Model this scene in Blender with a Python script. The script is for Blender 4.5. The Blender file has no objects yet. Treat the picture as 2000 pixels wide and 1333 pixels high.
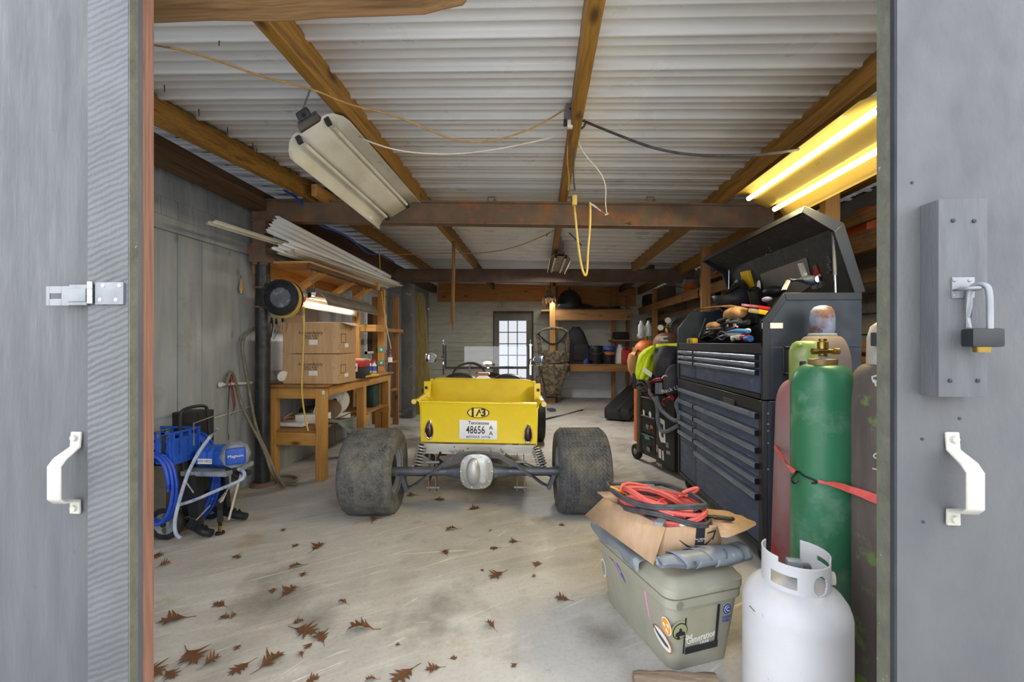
import bpy, bmesh, math, random
from mathutils import Vector as V, Matrix as MX, Euler
random.seed(11)
R = math.radians
SC = bpy.context.scene
COL = SC.collection
# ---------------------------------------------------------------- camera and the lines of sight used to measure positions
FPX = 850.0; CAMZ = 1.3; YAW = math.atan(55 / FPX)
cy_, sy_ = math.cos(YAW), math.sin(YAW)
def sight(px, py):
    u = (px - 1000) / FPX; v = (669 - py) / FPX
    return V((-sy_ + u * cy_, cy_ + u * sy_, v))
def P(px, py, X=None, Y=None, Z=None, d=None):
    r = sight(px, py)
    if X is not None: t = X / r.x
    elif Y is not None: t = Y / r.y
    elif Z is not None: t = (Z - CAMZ) / r.z
    else: t = d
    return V((0, 0, CAMZ)) + r * t
cam = bpy.data.cameras.new('camera'); co = bpy.data.objects.new('camera', cam); COL.objects.link(co)
cam.sensor_width = 36; cam.lens = 36 * FPX / 2000; cam.shift_y = 2.5 / 2000; cam.clip_start = .05
co.location = (0, 0, CAMZ); co.rotation_euler = (R(90), 0, YAW)
SC.camera = co

# ---------------------------------------------------------------- mesh builder
def frame(d, up=V((0, 0, 1))):
    d = d.normalized()
    if abs(d.dot(up)) > .98: up = V((0, 1, 0))
    x = d.cross(up).normalized(); y = x.cross(d).normalized()
    return x, y
class MB:
    def __init__(s): s.bm = bmesh.new()
    def face(s, vs):
        try: return s.bm.faces.new(vs)
        except ValueError: return None
    def box(s, c, size, rot=(0, 0, 0), bev=0):
        m = MX.Translation(V(c)) @ (rot.to_4x4() if isinstance(rot, MX) else Euler(rot).to_matrix().to_4x4()) @ MX.Diagonal((size[0], size[1], size[2], 1))
        r = bmesh.ops.create_cube(s.bm, size=1, matrix=m)
        if bev:
            es = list({e for v in r['verts'] for e in v.link_edges})
            bmesh.ops.bevel(s.bm, geom=es, offset=bev, segments=2, profile=.7, affect='EDGES')
        return s
    def span(s, a, b, bev=0):
        a, b = V(a), V(b)
        return s.box((a + b) / 2, [max(abs(b[i] - a[i]), 1e-4) for i in range(3)], bev=bev)
    def bar(s, p, q, w, h, up=V((0, 0, 1)), bev=0):
        p, q = V(p), V(q); d = q - p; x, y = frame(d, V(up))
        m = MX((x, d.normalized(), y)).transposed()
        return s.box((p + q) / 2, (w, d.length, h), m, bev)
    def ring(s, c, x, y, r, n): return [s.bm.verts.new(c + x * (r * math.cos(2 * math.pi * i / n)) + y * (r * math.sin(2 * math.pi * i / n))) for i in range(n)]
    def skin(s, rings, closed=False, cap=True):
        n = len(rings[0]); k = len(rings)
        for a in range(k if closed else k - 1):
            A, B = rings[a], rings[(a + 1) % k]
            for i in range(n): s.face((A[i], A[(i + 1) % n], B[(i + 1) % n], B[i]))
        if cap and not closed: s.face(rings[0][::-1]); s.face(rings[-1])
    def tube(s, pts, r, n=8, closed=False, smooth=0, ry=None):
        pts = [V(p) for p in pts]
        for _ in range(smooth):
            q = []
            m = len(pts)
            for i in range(m if closed else m - 1):
                a, b = pts[i], pts[(i + 1) % m]; q += [a * .75 + b * .25, a * .25 + b * .75]
            if not closed: q = [pts[0]] + q[1:-1] + [pts[-1]]
            pts = q
        m = len(pts); rings = []; x = None
        for i in range(m):
            if closed: d = pts[(i + 1) % m] - pts[i - 1]
            else: d = pts[min(i + 1, m - 1)] - pts[max(i - 1, 0)]
            if d.length < 1e-9: d = V((0, 0, 1))
            d.normalize()
            if x is None: x, y = frame(d)
            else:
                x = (x - d * x.dot(d))
                x = x.normalized() if x.length > 1e-6 else frame(d)[0]
                y = d.cross(x)
            rr = r[i * len(r) // m] if isinstance(r, (list, tuple)) else r
            k = ry or 1
            rings.append([s.bm.verts.new(pts[i] + x * (rr * math.cos(2 * math.pi * j / n)) + y * (rr * k * math.sin(2 * math.pi * j / n))) for j in range(n)])
        s.skin(rings, closed)
        return s
    def lathe(s, prof, c=(0, 0, 0), axis=(0, 0, 1), n=28, closed=False):
        c = V(c); a = V(axis).normalized(); x, y = frame(a, V((0, 0, 1)) if abs(a.z) < .9 else V((0, 1, 0)))
        rings = [s.ring(c + a * h, x, y, max(r, 1e-4), n) for r, h in prof]
        s.skin(rings, closed)
        return s
    def cyl(s, p, q, r, r2=None, n=16):
        p, q = V(p), V(q); d = q - p
        return s.lathe([(r, 0), (r if r2 is None else r2, d.length)], p, d, n)
    def ball(s, c, r, n=14, rot=(0, 0, 0)):
        r = (r, r, r) if not hasattr(r, '__len__') else r
        m = MX.Translation(V(c)) @ Euler(rot).to_matrix().to_4x4() @ MX.Diagonal((r[0], r[1], r[2], 1))
        bmesh.ops.create_uvsphere(s.bm, u_segments=n, v_segments=max(6, n // 2 + 1), radius=1, matrix=m)
        return s
    def prism(s, pts, vec):
        pts = [V(p) for p in pts]; vec = V(vec)
        A = [s.bm.verts.new(p) for p in pts]; B = [s.bm.verts.new(p + vec) for p in pts]
        s.face(A[::-1]); s.face(B); n = len(pts)
        for i in range(n): s.face((A[i], A[(i + 1) % n], B[(i + 1) % n], B[i]))
        return s
    def grid(s, fn, nu, nv):
        g = [[s.bm.verts.new(V(fn(i / nu, j / nv))) for j in range(nv + 1)] for i in range(nu + 1)]
        for i in range(nu):
            for j in range(nv): s.face((g[i][j], g[i + 1][j], g[i + 1][j + 1], g[i][j + 1]))
        return s
    def loft(s, secs, closed=False, cap=True):
        s.skin([[s.bm.verts.new(V(p)) for p in q] for q in secs], closed, cap)
        return s
    def text(s, st, size, m, ext=.0004, align='CENTER', bold=0):
        cu = bpy.data.curves.new('lettering', 'FONT'); cu.body = st; cu.size = size; cu.extrude = ext; cu.offset = bold
        cu.align_x = align; cu.align_y = 'CENTER'; cu.resolution_u = 3
        o = bpy.data.objects.new('lettering', cu); me = bpy.data.meshes.new_from_object(o)
        me.transform(m); s.bm.from_mesh(me)
        bpy.data.objects.remove(o); bpy.data.meshes.remove(me); bpy.data.curves.remove(cu)
        return s
    def build(s, name, mat, parent=None, loc=None, ang=58, solid=0, sub=0, bevel=0, weld=False, off=0):
        if weld: bmesh.ops.remove_doubles(s.bm, verts=s.bm.verts, dist=1e-5)
        bmesh.ops.recalc_face_normals(s.bm, faces=s.bm.faces)
        me = bpy.data.meshes.new(name)
        o = bpy.data.objects.new(name, me); COL.objects.link(o)
        org = V((0, 0, 0))
        if parent is not None:
            o.parent = parent; q = parent
            while q is not None: org = org + q.location; q = q.parent
        elif loc is not None: org = V(loc); o.location = org
        else:
            xs = [v.co for v in s.bm.verts]
            lo = V([min(v[i] for v in xs) for i in range(3)]); hi = V([max(v[i] for v in xs) for i in range(3)])
            org = V(((lo.x + hi.x) / 2, (lo.y + hi.y) / 2, lo.z)); o.location = org
        bmesh.ops.translate(s.bm, verts=s.bm.verts, vec=-org)
        for f in s.bm.faces: f.smooth = True
        s.bm.to_mesh(me); s.bm.free()
        me.set_sharp_from_angle(angle=R(ang))
        me.materials.append(mat)
        if solid:
            k = o.modifiers.new('thickness', 'SOLIDIFY'); k.thickness = solid; k.offset = off
        if bevel:
            k = o.modifiers.new('edges', 'BEVEL'); k.width = bevel; k.segments = 2; k.limit_method = 'ANGLE'; k.angle_limit = R(40)
        if sub:
            k = o.modifiers.new('smooth', 'SUBSURF'); k.levels = sub; k.render_levels = sub
        return o
def tag(o, label=None, cat=None, group=None, kind=None):
    if label: o['label'] = label
    if cat: o['category'] = cat
    if group: o['group'] = group
    if kind: o['kind'] = kind
    return o
def thing(name, label, cat, loc=(0, 0, 0), group=None):
    o = bpy.data.objects.new(name, None); o.empty_display_size = .1; COL.objects.link(o); o.location = V(loc)
    return tag(o, label, cat, group)
def dup(o, loc, rotz=None, label=None, group=None, rot=None):
    def cp(a, par):
        b = a.copy(); COL.objects.link(b)
        if par is not None: b.parent = par
        for ch in list(a.children): cp(ch, b)
        return b
    r = cp(o, None); r.location = V(loc)
    if rotz is not None: r.rotation_euler = (0, 0, rotz)
    if rot is not None: r.rotation_euler = rot
    if label: r['label'] = label
    if group: r['group'] = group
    return r
def struct(o): o['kind'] = 'structure'; return o
def plane_m(o, xdir, ydir):
    x = V(xdir).normalized(); y = V(ydir).normalized(); z = x.cross(y)
    m = MX((x, y, z)).transposed().to_4x4(); m.translation = V(o); return m
def rotm(rx=0, ry=0, rz=0): return Euler((R(rx), R(ry), R(rz))).to_matrix()
def sag(a, b, dip, n=10):
    a, b = V(a), V(b)
    return [a.lerp(b, i / n) - V((0, 0, dip * 4 * (i / n) * (1 - i / n))) for i in range(n + 1)]
def wob(pts, amt):
    return [V(p) + V((random.uniform(-1, 1), random.uniform(-1, 1), random.uniform(-1, 1))) * amt for p in pts]

# ---------------------------------------------------------------- materials
def lin(c):
    if isinstance(c, str):
        c = [int(c[i:i + 2], 16) / 255 for i in (0, 2, 4)]
    return tuple((x / 12.92 if x <= .04045 else ((x + .055) / 1.055) ** 2.4) for x in c[:3]) + (1,)
class NT:
    def __init__(s, name):
        s.m = bpy.data.materials.new(name); s.m.use_nodes = True; s.t = s.m.node_tree
        s.b = s.t.nodes['Principled BSDF']; s.co = s.n('ShaderNodeTexCoord')
    def n(s, k, **kw):
        q = s.t.nodes.new(k)
        for a, b in kw.items(): setattr(q, a, b)
        return q
    def l(s, a, b): s.t.links.new(a, b)
    def map(s, sc=(1, 1, 1), rot=(0, 0, 0), loc=(0, 0, 0), tex=False):
        q = s.n('ShaderNodeMapping')
        if tex: q.vector_type = 'TEXTURE'; sc = tuple(1 / k for k in sc)
        q.inputs['Scale'].default_value = sc; q.inputs['Rotation'].default_value = rot; q.inputs['Location'].default_value = loc
        s.l(s.co.outputs['Object'], q.inputs['Vector']); return q.outputs[0]
    def noise(s, vec, scale, detail=5, rough=.55, dist=0):
        q = s.n('ShaderNodeTexNoise'); q.inputs['Scale'].default_value = scale; q.inputs['Detail'].default_value = detail
        q.inputs['Roughness'].default_value = rough; q.inputs['Distortion'].default_value = dist
        s.l(vec, q.inputs['Vector']); return q.outputs['Fac']
    def voro(s, vec, scale, feat='F1'):
        q = s.n('ShaderNodeTexVoronoi', feature=feat); q.inputs['Scale'].default_value = scale; s.l(vec, q.inputs['Vector']); return q.outputs['Distance']
    def ramp(s, fac, stops):
        q = s.n('ShaderNodeValToRGB'); e = q.color_ramp.elements
        while len(e) < len(stops): e.new(.5)
        for i, (p, c) in enumerate(stops): e[i].position = p; e[i].color = lin(c) if not isinstance(c, (int, float)) else (c, c, c, 1)
        s.l(fac, q.inputs[0]); return q.outputs[0]
    def mix(s, fac, a, b, mode='MIX'):
        q = s.n('ShaderNodeMix', data_type='RGBA', blend_type=mode)
        for i, x in ((0, fac), (6, a), (7, b)):
            if isinstance(x, (int, float)): q.inputs[i].default_value = x if i == 0 else (x, x, x, 1)
            elif isinstance(x, (str, tuple)): q.inputs[i].default_value = lin(x)
            else: s.l(x, q.inputs[i])
        return q.outputs[2]
    def bump(s, h, st=.2, dist=.01):
        q = s.n('ShaderNodeBump'); q.inputs['Strength'].default_value = st; q.inputs['Distance'].default_value = dist
        s.l(h, q.inputs['Height'])
        if s.b.inputs['Normal'].is_linked: s.l(s.b.inputs['Normal'].links[0].from_socket, q.inputs['Normal'])
        s.l(q.outputs[0], s.b.inputs['Normal'])
    def set(s, **kw):
        for a, b in kw.items():
            i = s.b.inputs[a.replace('_', ' ')]
            if hasattr(b, 'is_linked') or isinstance(b, bpy.types.NodeSocket): s.l(b, i)
            else: i.default_value = b
        return s
def pm(name, c1, c2=None, scale=6, rough=.6, metal=0, bump=0, bs=80, st=(1, 1, 1), lo=.35, hi=.65, spot=None, ss=20, sl=.6, sh=.68, coat=0, rv=.12, det=6, **kw):
    n = NT(name); v = n.map(st)
    f = n.noise(v, scale, det)
    col = n.ramp(f, [(lo, c1), (hi, c2 or c1)])
    if spot:
        g = n.ramp(n.noise(n.map(loc=(3.1, 1.7, .4)), ss, 6, .65), [(sl, 0.0), (sh, 1.0)])
        col = n.mix(g, col, spot)
    n.l(col, n.b.inputs['Base Color'])
    n.set(Metallic=metal)
    if rv:
        n.l(n.ramp(n.noise(v, scale * 2.3, 4), [(.3, max(rough - rv, .03)), (.7, min(rough + rv, 1.0))]), n.b.inputs['Roughness'])
    else: n.set(Roughness=rough)
    if bump: n.bump(n.noise(v, bs, 5), bump, .004)
    if coat: n.set(Coat_Weight=coat, Coat_Roughness=.08)
    n.set(**kw)
    return n.m
def wood(name, ax, c1, c2, c3=None, rough=.7, sc=1., knots=True, bump=.25, spot=None):
    n = NT(name); st = [9 * sc] * 3; st[ax] = .55 * sc
    v = n.map(st); f = n.noise(v, 2.2, 6, .6, .6)
    col = n.ramp(f, [(.3, c1), (.5, c2), (.72, c3 or c1)])
    st2 = [60 * sc] * 3; st2[ax] = 1.6 * sc
    g = n.noise(n.map(st2), 3, 3)
    col = n.mix(n.ramp(g, [(.35, .0), (.75, .5)]), col, c1, 'MULTIPLY')
    if knots:
        s3 = [6.5] * 3; s3[ax] = 2.6
        k = n.voro(n.map(s3), 1.0)
        col = n.mix(n.ramp(k, [(.06, .85), (.17, 0.0)]), col, '3a2410')
    if spot: col = n.mix(n.ramp(n.noise(n.map((1, 1, 1)), 5, 6, .7), [(.5, 0.0), (.7, .8)]), col, spot)
    n.l(col, n.b.inputs['Base Color']); n.set(Roughness=rough)
    n.bump(g, bump, .003)
    return n.m
def emit(name, c, s):
    n = NT(name); n.set(Base_Color=lin(c), Emission_Color=lin(c), Emission_Strength=s); return n.m
m_ply = pm('grey painted plywood', '4f5154', '45474b', 3, .5, bump=.35, bs=20, st=(6, 6, 1), spot='3f4348', ss=30, sl=.66, sh=.74)
def rough_sawn():
    n = NT('rough sawn painted board'); v = n.map((1, 1, 1), (0, R(22), 0))
    w = n.n('ShaderNodeTexWave', wave_type='BANDS', bands_direction='Z'); w.inputs['Scale'].default_value = 22; w.inputs['Distortion'].default_value = 3
    w.inputs['Detail'].default_value = 4; w.inputs['Detail Scale'].default_value = 1.3; n.l(v, w.inputs['Vector'])
    n.l(n.ramp(n.noise(n.map((1, 1, 1)), 5, 6), [(.35, '595b5f'), (.65, '4c4e52')]), n.b.inputs['Base Color'])
    n.set(Roughness=.5); n.bump(w.outputs['Fac'], .35, .004); n.bump(n.noise(n.map((8, 8, 3)), 14, 5), .4, .004); return n.m
m_sawn = rough_sawn()
m_edgegrey = pm('weathered olive grey paint', '5f5f54', '515248', 20, .8, bump=.8, bs=60, spot='a9a598', ss=60, sl=.68, sh=.72)
m_rawred = wood('raw reddish door edge', 2, '6e4d3e', '86604e', '775445', knots=False)
m_doorR = pm('grey painted door skin', '535456', '4a4b4e', 4, .55, bump=.25, bs=40, st=(2, 2, 1))
m_blockg = pm('grey painted block', '56575a', '4b4d51', 5, .6, bump=.3, bs=30, st=(6, 6, 1))
m_darkgap = pm('dark groove shade', '2b2f35', '1f2226', 5, .8)  # dark colour stands in for the shade inside grooves
m_whitepaint = pm('chipped white enamel', 'aeaca3', 'a3a197', 12, .35, bump=.2, bs=40, spot='57554c', ss=45, sl=.7, sh=.73)
m_zinc = pm('zinc plated steel', '85888c', '777a7e', 10, .45, .5)
m_steelbright = pm('polished steel', 'd5d7da', 'bfc2c6', 6, .18, 1)
m_chrome = pm('chrome', 'eceef0', 'e2e4e8', 5, .06, 1, rv=.03)
m_lockblack = pm('black lock cover', '1d2024', '15171a', 5, .45)
m_brass = pm('brass', 'b49a55', '8b7438', 12, .35, 1)
def concrete():
    n = NT('stained concrete'); v = n.map((1, 1, 1))
    a = n.ramp(n.noise(v, .9, 8, .6, .4), [(.3, '8f8982'), (.45, 'aaa59e'), (.58, 'b8b5b0'), (.75, 'a3a2a1')])
    st = n.map((.7, 5, 1), (0, 0, R(28)), (0, 0, 0), True)
    a = n.mix(n.ramp(n.noise(st, 2.2, 7, .65, .6), [(.5, 0.0), (.72, .45)]), a, 'd6d0c4')
    a = n.mix(n.ramp(n.noise(n.map((1, 1, 1), loc=(5, 2, 0)), 1.6, 6, .6), [(.56, 0.0), (.72, .75)]), a, '6f675c')
    a = n.mix(n.ramp(n.noise(n.map((1, 1, 1), loc=(1, 9, 0)), 2.6, 7, .65), [(.6, 0.0), (.7, .55)]), a, 'a58a5e')
    w = n.n('ShaderNodeTexWave', wave_type='RINGS', rings_direction='Z'); w.inputs['Scale'].default_value = 1.1; w.inputs['Distortion'].default_value = 3.5; w.inputs['Detail'].default_value = 5
    n.l(n.map((1, 1, 1), loc=(-.3, -1.2, 0)), w.inputs['Vector'])
    a = n.mix(n.ramp(w.outputs['Fac'], [(.96, 0.0), (1.0, .0)]), a, 'e2ddd2')
    a = n.mix(n.ramp(n.noise(v, 55, 4, .7), [(.3, .28), (.5, 0.0)]), a, '7b756b')
    for rz, th, am in ((38, .645, .7), (12, .665, .5), (62, .665, .5)):
        a = n.mix(n.ramp(n.noise(n.map((1.1, 26, 1), (0, 0, R(rz)), (rz * .1, 1, 0), True), 1.5, 5, .6, .8), [(th, 0.0), (th + .04, am)]), a, 'e6e2da')
    a = n.mix(n.ramp(n.noise(n.map((1, 1, 1), loc=(4, 4, 1)), 9, 8, .75), [(.6, 0.0), (.68, .55)]), a, '8b8479')
    # oil spots where the paint and oil was spilt
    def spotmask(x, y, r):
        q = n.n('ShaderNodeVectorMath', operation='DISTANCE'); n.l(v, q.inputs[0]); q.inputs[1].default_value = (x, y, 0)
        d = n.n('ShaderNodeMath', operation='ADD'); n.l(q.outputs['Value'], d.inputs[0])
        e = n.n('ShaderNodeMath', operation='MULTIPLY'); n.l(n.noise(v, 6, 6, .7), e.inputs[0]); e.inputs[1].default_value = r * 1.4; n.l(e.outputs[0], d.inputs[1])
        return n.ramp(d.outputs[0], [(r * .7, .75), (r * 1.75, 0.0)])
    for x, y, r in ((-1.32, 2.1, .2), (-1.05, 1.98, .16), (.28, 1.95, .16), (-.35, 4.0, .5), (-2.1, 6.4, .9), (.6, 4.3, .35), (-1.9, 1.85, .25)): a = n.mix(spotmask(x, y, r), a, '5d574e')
    n.l(a, n.b.inputs['Base Color']); n.set(Roughness=.75)
    n.bump(n.noise(v, 40, 8, .7), .2, .004); return n.m
m_floor = concrete()
m_ground = pm('gravel ground outside', 'c4c0b8', 'b5b0a8', 8, .9, bump=.5, bs=60)
m_tin = pm('white roofing tin', 'e4e6e9', 'd9dadd', 1.2, .34, .0, spot='bcb9b5', ss=1.4, sl=.66, sh=.9)
def timber(k, ax, dark=1): pass
AX = 'xyz'
m_rafter = {a: wood('oiled rafter ' + AX[a], a, '6b4a1c', 'a67a30', '5e431f', .6) for a in (0, 1, 2)}
m_rafdark = {a: wood('dark old timber ' + AX[a], a, '4d3a28', '6b5138', '3a2b20', .75) for a in (0, 1, 2)}
m_pine = {a: wood('orange pine ' + AX[a], a, 'a8753a', 'c99850', 'b98544', .55) for a in (0, 1, 2)}
m_stud = {a: wood('weathered stud ' + AX[a], a, '8d6438', 'a97c4b', '775230', .7) for a in (0, 1, 2)}
m_shelf = {a: wood('dusty shelf plank ' + AX[a], a, '8a6237', 'a87a47', '70502f', .8, spot='5c4a38') for a in (0, 1, 2)}
m_lintel = wood('split log face', 0, '6f5236', 'a07d55', '86643f', .7, sc=.8)
m_chip = wood('plywood fascia', 0, 'a06c34', 'c08848', '8d5c2c', .65)
m_rust = pm('rusted steel', '64564c', '7a6350', 5, .8, .1, bump=.4, bs=40, spot='98603a', ss=7, sl=.52, sh=.70)
m_rust2 = pm('brown rusted steel', '5c4c44', '70594c', 5, .8, .1, bump=.4, bs=40, spot='70482f', ss=9, sl=.6, sh=.72)
m_pipe = pm('black tarred pipe', '3a3b3d', '26272a', 12, .42, .3, bump=.5, bs=45, spot='6b5a4a', ss=14, sl=.64, sh=.74)
def plankwall():
    n = NT('grey green painted planks'); v = n.map((1, 1, 1))
    a = n.ramp(n.noise(n.map((5, 5, .7)), 2.2, 6), [(.3, '8d9297'), (.55, '9da2a5'), (.75, 'a9adae')])
    k = n.voro(n.map((4.2, 4.2, 2.4)), 1.0)
    a = n.mix(n.ramp(k, [(.03, .6), (.12, 0.0)]), a, '6d6a50')
    a = n.mix(n.ramp(n.noise(v, 3.5, 7, .7), [(.56, 0.0), (.78, .6)]), a, '77755f')
    n.l(a, n.b.inputs['Base Color']); n.set(Roughness=.7); n.bump(n.noise(n.map((40, 40, 2)), 3, 4), .2, .003); return n.m
m_plank = plankwall()
m_shake = pm('grey painted shakes', '74767a', '64666b', 6, .8, bump=.6, bs=30, st=(12, 12, 1))
m_siding = pm('pale painted siding', 'c9c7bb', 'bab8ac', 3, .65, st=(1, 1, 4), spot='86836f', ss=3, sl=.58, sh=.8, bump=.1, bs=50)
m_sidelow = pm('siding with painted daylight bounce', 'd2d5da', 'c4c7cd', 3, .65, st=(1, 1, 4), spot='8d8c86', ss=4, sl=.62, sh=.8)  # whiter, bluer colour carries the daylight bounce on the lower siding
m_siddark = pm('old grey siding', '8b887d', '77746a', 3, .8, st=(1, 1, 4), spot='4a463e', ss=4, sl=.55, sh=.75)
m_doorgrey = pm('grey door paint', '77766d', '6c6b63', 4, .6)
m_glassclear = NT('window glass'); m_glassclear.set(Base_Color=(1, 1, 1, 1), Roughness=.02, Transmission_Weight=1, IOR=1.1); m_glassclear = m_glassclear.m
m_glassdim = NT('door glass tinted to dim sky'); m_glassdim.set(Base_Color=(.22, .22, .23, 1), Roughness=.05, Transmission_Weight=1, IOR=1.05); m_glassdim = m_glassdim.m  # grey tint dims the overbright sky seen through the panes
m_wind = NT('windscreen glass'); m_wind.set(Base_Color=(.86, .9, .9, 1), Roughness=.01, Transmission_Weight=1, IOR=1.45); m_wind = m_wind.m
m_neck = pm('tan brass neck', '97794a', '80653c', 9, .5, .3)
m_pillar = pm('galvanised grey pillar', '70706c', '56575a', 4, .6, .2, bump=.2, bs=20, spot='9d9c98', ss=5, sl=.58, sh=.7, st=(1, 1, .5))
m_yellow = pm('yellow car paint', 'e6cb12', 'dfc20f', 3, .28, coat=.7, rv=.05)
m_yellowin = pm('dusty yellow paint', 'd9c01a', 'cbb01a', 5, .6)
def rubber(name, c1, c2, tread=True):
    n = NT(name); v = n.map((1, 1, 1))
    a = n.ramp(n.noise(v, 14, 8, .75), [(.32, c1), (.6, c2)])
    a = n.mix(n.ramp(n.noise(n.map((1, 1, 1), loc=(2, 2, 2)), 4, 6), [(.5, 0.0), (.7, .5)]), a, '8b8473')
    a = n.mix(n.ramp(n.noise(v, 130, 6, .75), [(.52, 0.0), (.64, .42)]), a, 'a9a79f'); a = n.mix(n.ramp(n.noise(n.map((1, 1, 1), loc=(7, 1, 2)), 90, 5, .7), [(.55, 0.0), (.66, .45)]), a, '1f2125')
    n.l(a, n.b.inputs['Base Color']); n.set(Roughness=.85)
    n.bump(n.noise(v, 60, 8, .8), .9, .006); return n.m
m_tire = rubber('worn dusty tyre rubber', '303236', '6a6965')
m_tire2 = rubber('dark worn tyre rubber', '2b2e34', '54565b')
m_blackrub = pm('black rubber', '232427', '191a1c', 8, .75)
m_alu = pm('dull aluminium', 'bdbebc', 'a7a8a8', 8, .42, .6, spot='d5d6d6', ss=5)
m_apron = pm('brushed aluminium panel', 'd6d4d0', 'c2c1c0', 6, .4, .35, st=(1, 1, 6), spot='8d8a84', ss=9, sl=.6, sh=.68)
m_greymetal = pm('grey painted steel', '666a72', '555962', 9, .45, .5, spot='8e8f90', ss=12)
m_darkmetal = pm('dark greasy steel', '3b3936', '2b2a29', 9, .6, .5, spot='5c4c3e', ss=12)
m_seat = pm('black vinyl', '2c2d30', '222326', 12, .4, bump=.1)
m_mirror = pm('mirror glass', 'f0f0f0', 'e8e8e8', 5, .03, 1, rv=0)
m_white = pm('white paint', 'e9e8e4', 'dedcd7', 8, .5)
m_platew = pm('plate white', 'e6e7ea', 'dadbe0', 8, .4)
m_ink = pm('dark ink', '23262e', '1c1e25', 8, .6)
m_inkblue = pm('blue ink', '3057a8', '284a96', 8, .5)
m_lens = pm('dark red lens', '45201e', '2f1413', 8, .15, coat=.6)
m_redlens = pm('red lens', 'a3262f', '8a1e28', 8, .25, coat=.5)
m_bluep = pm('blue plastic', '1f4fb0', '2b5dc0', 10, .45, spot='9aa6bf', ss=26, sl=.66, sh=.72)
m_bluehose = pm('blue hose', '2048b8', '2b57c8', 20, .4, spot='aab4cc', ss=22, sl=.66, sh=.72)
m_whitehose = pm('paint spattered hose', 'b9bfc9', '8f9db8', 24, .55, spot='3f62ae', ss=20, sl=.58, sh=.66)
m_greypl = pm('spattered grey plastic', '8c929b', '737983', 14, .6, spot='d2d4d4', ss=30, sl=.62, sh=.7)
m_blackpl = pm('black plastic', '26282c', '1d1f22', 9, .5, spot='77777a', ss=50, sl=.7, sh=.76)
m_card = pm('cardboard', 'c3a079', 'b6926a', 6, .85, st=(8, 8, 1), bump=.08, bs=20, spot='96734c', ss=3, sl=.6, sh=.8)
m_cardlite = pm('light cardboard', 'b89a7c', 'ad8e70', 6, .85, st=(6, 6, 1))
m_cardedge = pm('torn cardboard edge', 'd9c2a6', 'c9ae90', 20, .9)
m_paper = pm('paper label', 'e8e6e0', 'dedcd5', 20, .7)
m_yellowcord = pm('yellow cord', 'd9b95a', 'c6a548', 20, .5)
m_orangepl = pm('orange plastic', 'e0601a', 'd0561a', 9, .45)
m_orangedull = pm('faded orange paint', 'cf6a2a', 'b85b26', 7, .55, spot='8b7a66', ss=9)
m_red = pm('red plastic', 'b9222a', 'a51d26', 8, .4)
m_redtool = pm('red tool case', 'b0272c', '9c2329', 8, .45, spot='6b4a44', ss=14)
m_lampwhite = pm('dirty white enamel', 'd9d5c8', 'cac5b6', 5, .4, spot='9a8a6e', ss=6, sl=.6, sh=.78, st=(1, 1, 1))
m_lampgrey = pm('brown aged fixture back', '6d6357', '5c5349', 6, .6)
m_tubeoff = pm('dusty glass tube', 'd6d2c4', 'c6c1b2', 8, .3)
m_tubeyel = emit('warm fluorescent tube', (1, .93, .62), 1.3)
m_reflbrown = pm('dull brown reflector', '8f8472', '7c7262', 6, .5)
m_reflyel = pm('enamel with painted yellow glow', 'd6b96a', 'cdae5c', 5, .4, spot='9a8238', ss=8, sl=.62, sh=.72)  # yellow light of the tubes is put into this reflector colour
m_tubewht = emit('white fluorescent tube', (1, .97, .9), 1.3)
m_chest = pm('navy black powder coat', '2d3646', '262e3d', 4, .45, .1, spot='3d4656', ss=14, sl=.62, sh=.75)
m_drawer = pm('slate drawer front', '485670', '3e4b63', 4, .45, .1, spot='5d6a80', ss=8, sl=.64, sh=.72, st=(1, 1, 3))
m_chestblk = pm('glossy black steel', '1d2028', '161920', 3, .38, .05, rv=.04)
m_pull = pm('satin drawer pull', '8b95a3', '717b89', 3, .35, .5)
m_lidin = pm('dusty black lid', '2f3235', '25272a', 9, .6, spot='474a4c', ss=11)
m_ssteel = pm('brushed stainless sheet', '8d8b86', '7b7975', 3, .4, .4)
m_cylgreen = pm('worn green enamel', '3b7d5c', '2c6b4a', 2.6, .38, .0, spot='8fa89a', ss=4, sl=.5, sh=.8, st=(3, 3, .6))
m_cylred = pm('faded red enamel', '9b5a60', '8d7a78', 3.4, .7, .1, spot='a8343a', ss=5, sl=.52, sh=.62, st=(2, 2, .7))
m_cylgrey = pm('dusty maroon enamel', '7f7672', '6e6260', 4, .75, .1, spot='5a3036', ss=5, sl=.6, sh=.68)
m_cylmoss = pm('mossy brown enamel', '6a605b', '524a46', 6, .8, .0, spot='6f8f3f', ss=8, sl=.55, sh=.66, bump=.3, st=(2, 2, .5))
m_caprust = pm('rusty blue cap', '7a5a50', '8f9bb8', 9, .55, .2, lo=.36, hi=.52, spot='5c3b34', ss=14, sl=.56, sh=.64)
m_capwhite = pm('flaking white cap', 'c4bdb6', 'a59c96', 14, .6, .2, spot='6b3b30', ss=12, sl=.56, sh=.62)
m_capgreen = pm('lime green guard', '8a9f55', '75894a', 9, .45, .1, spot='9a9c78', ss=7)
m_chalk = pm('chalk mark', 'cfcdca', 'b9b7b5', 20, .9)
m_propane = pm('white propane enamel', 'c3c3c7', 'b9b9be', 4, .5, bump=.12, bs=90, spot='8e8d92', ss=14, sl=.66, sh=.76)
m_strap = pm('red webbing strap', 'e0635c', 'd4554f', 30, .7)
m_hookblk = pm('black coated hook', '1c1d20', '141517', 9, .4)
m_cooler = pm('sand tan cooler plastic', 'a19f90', '979586', 6, .5, spot='9c9a88', ss=8, sl=.62, sh=.8, bump=.1, bs=120)
m_canvas = pm('grey vinyl tarp', '7f868f', '6b727b', 7, .5, spot='a3aab2', ss=9, bump=.2, bs=30)
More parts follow.
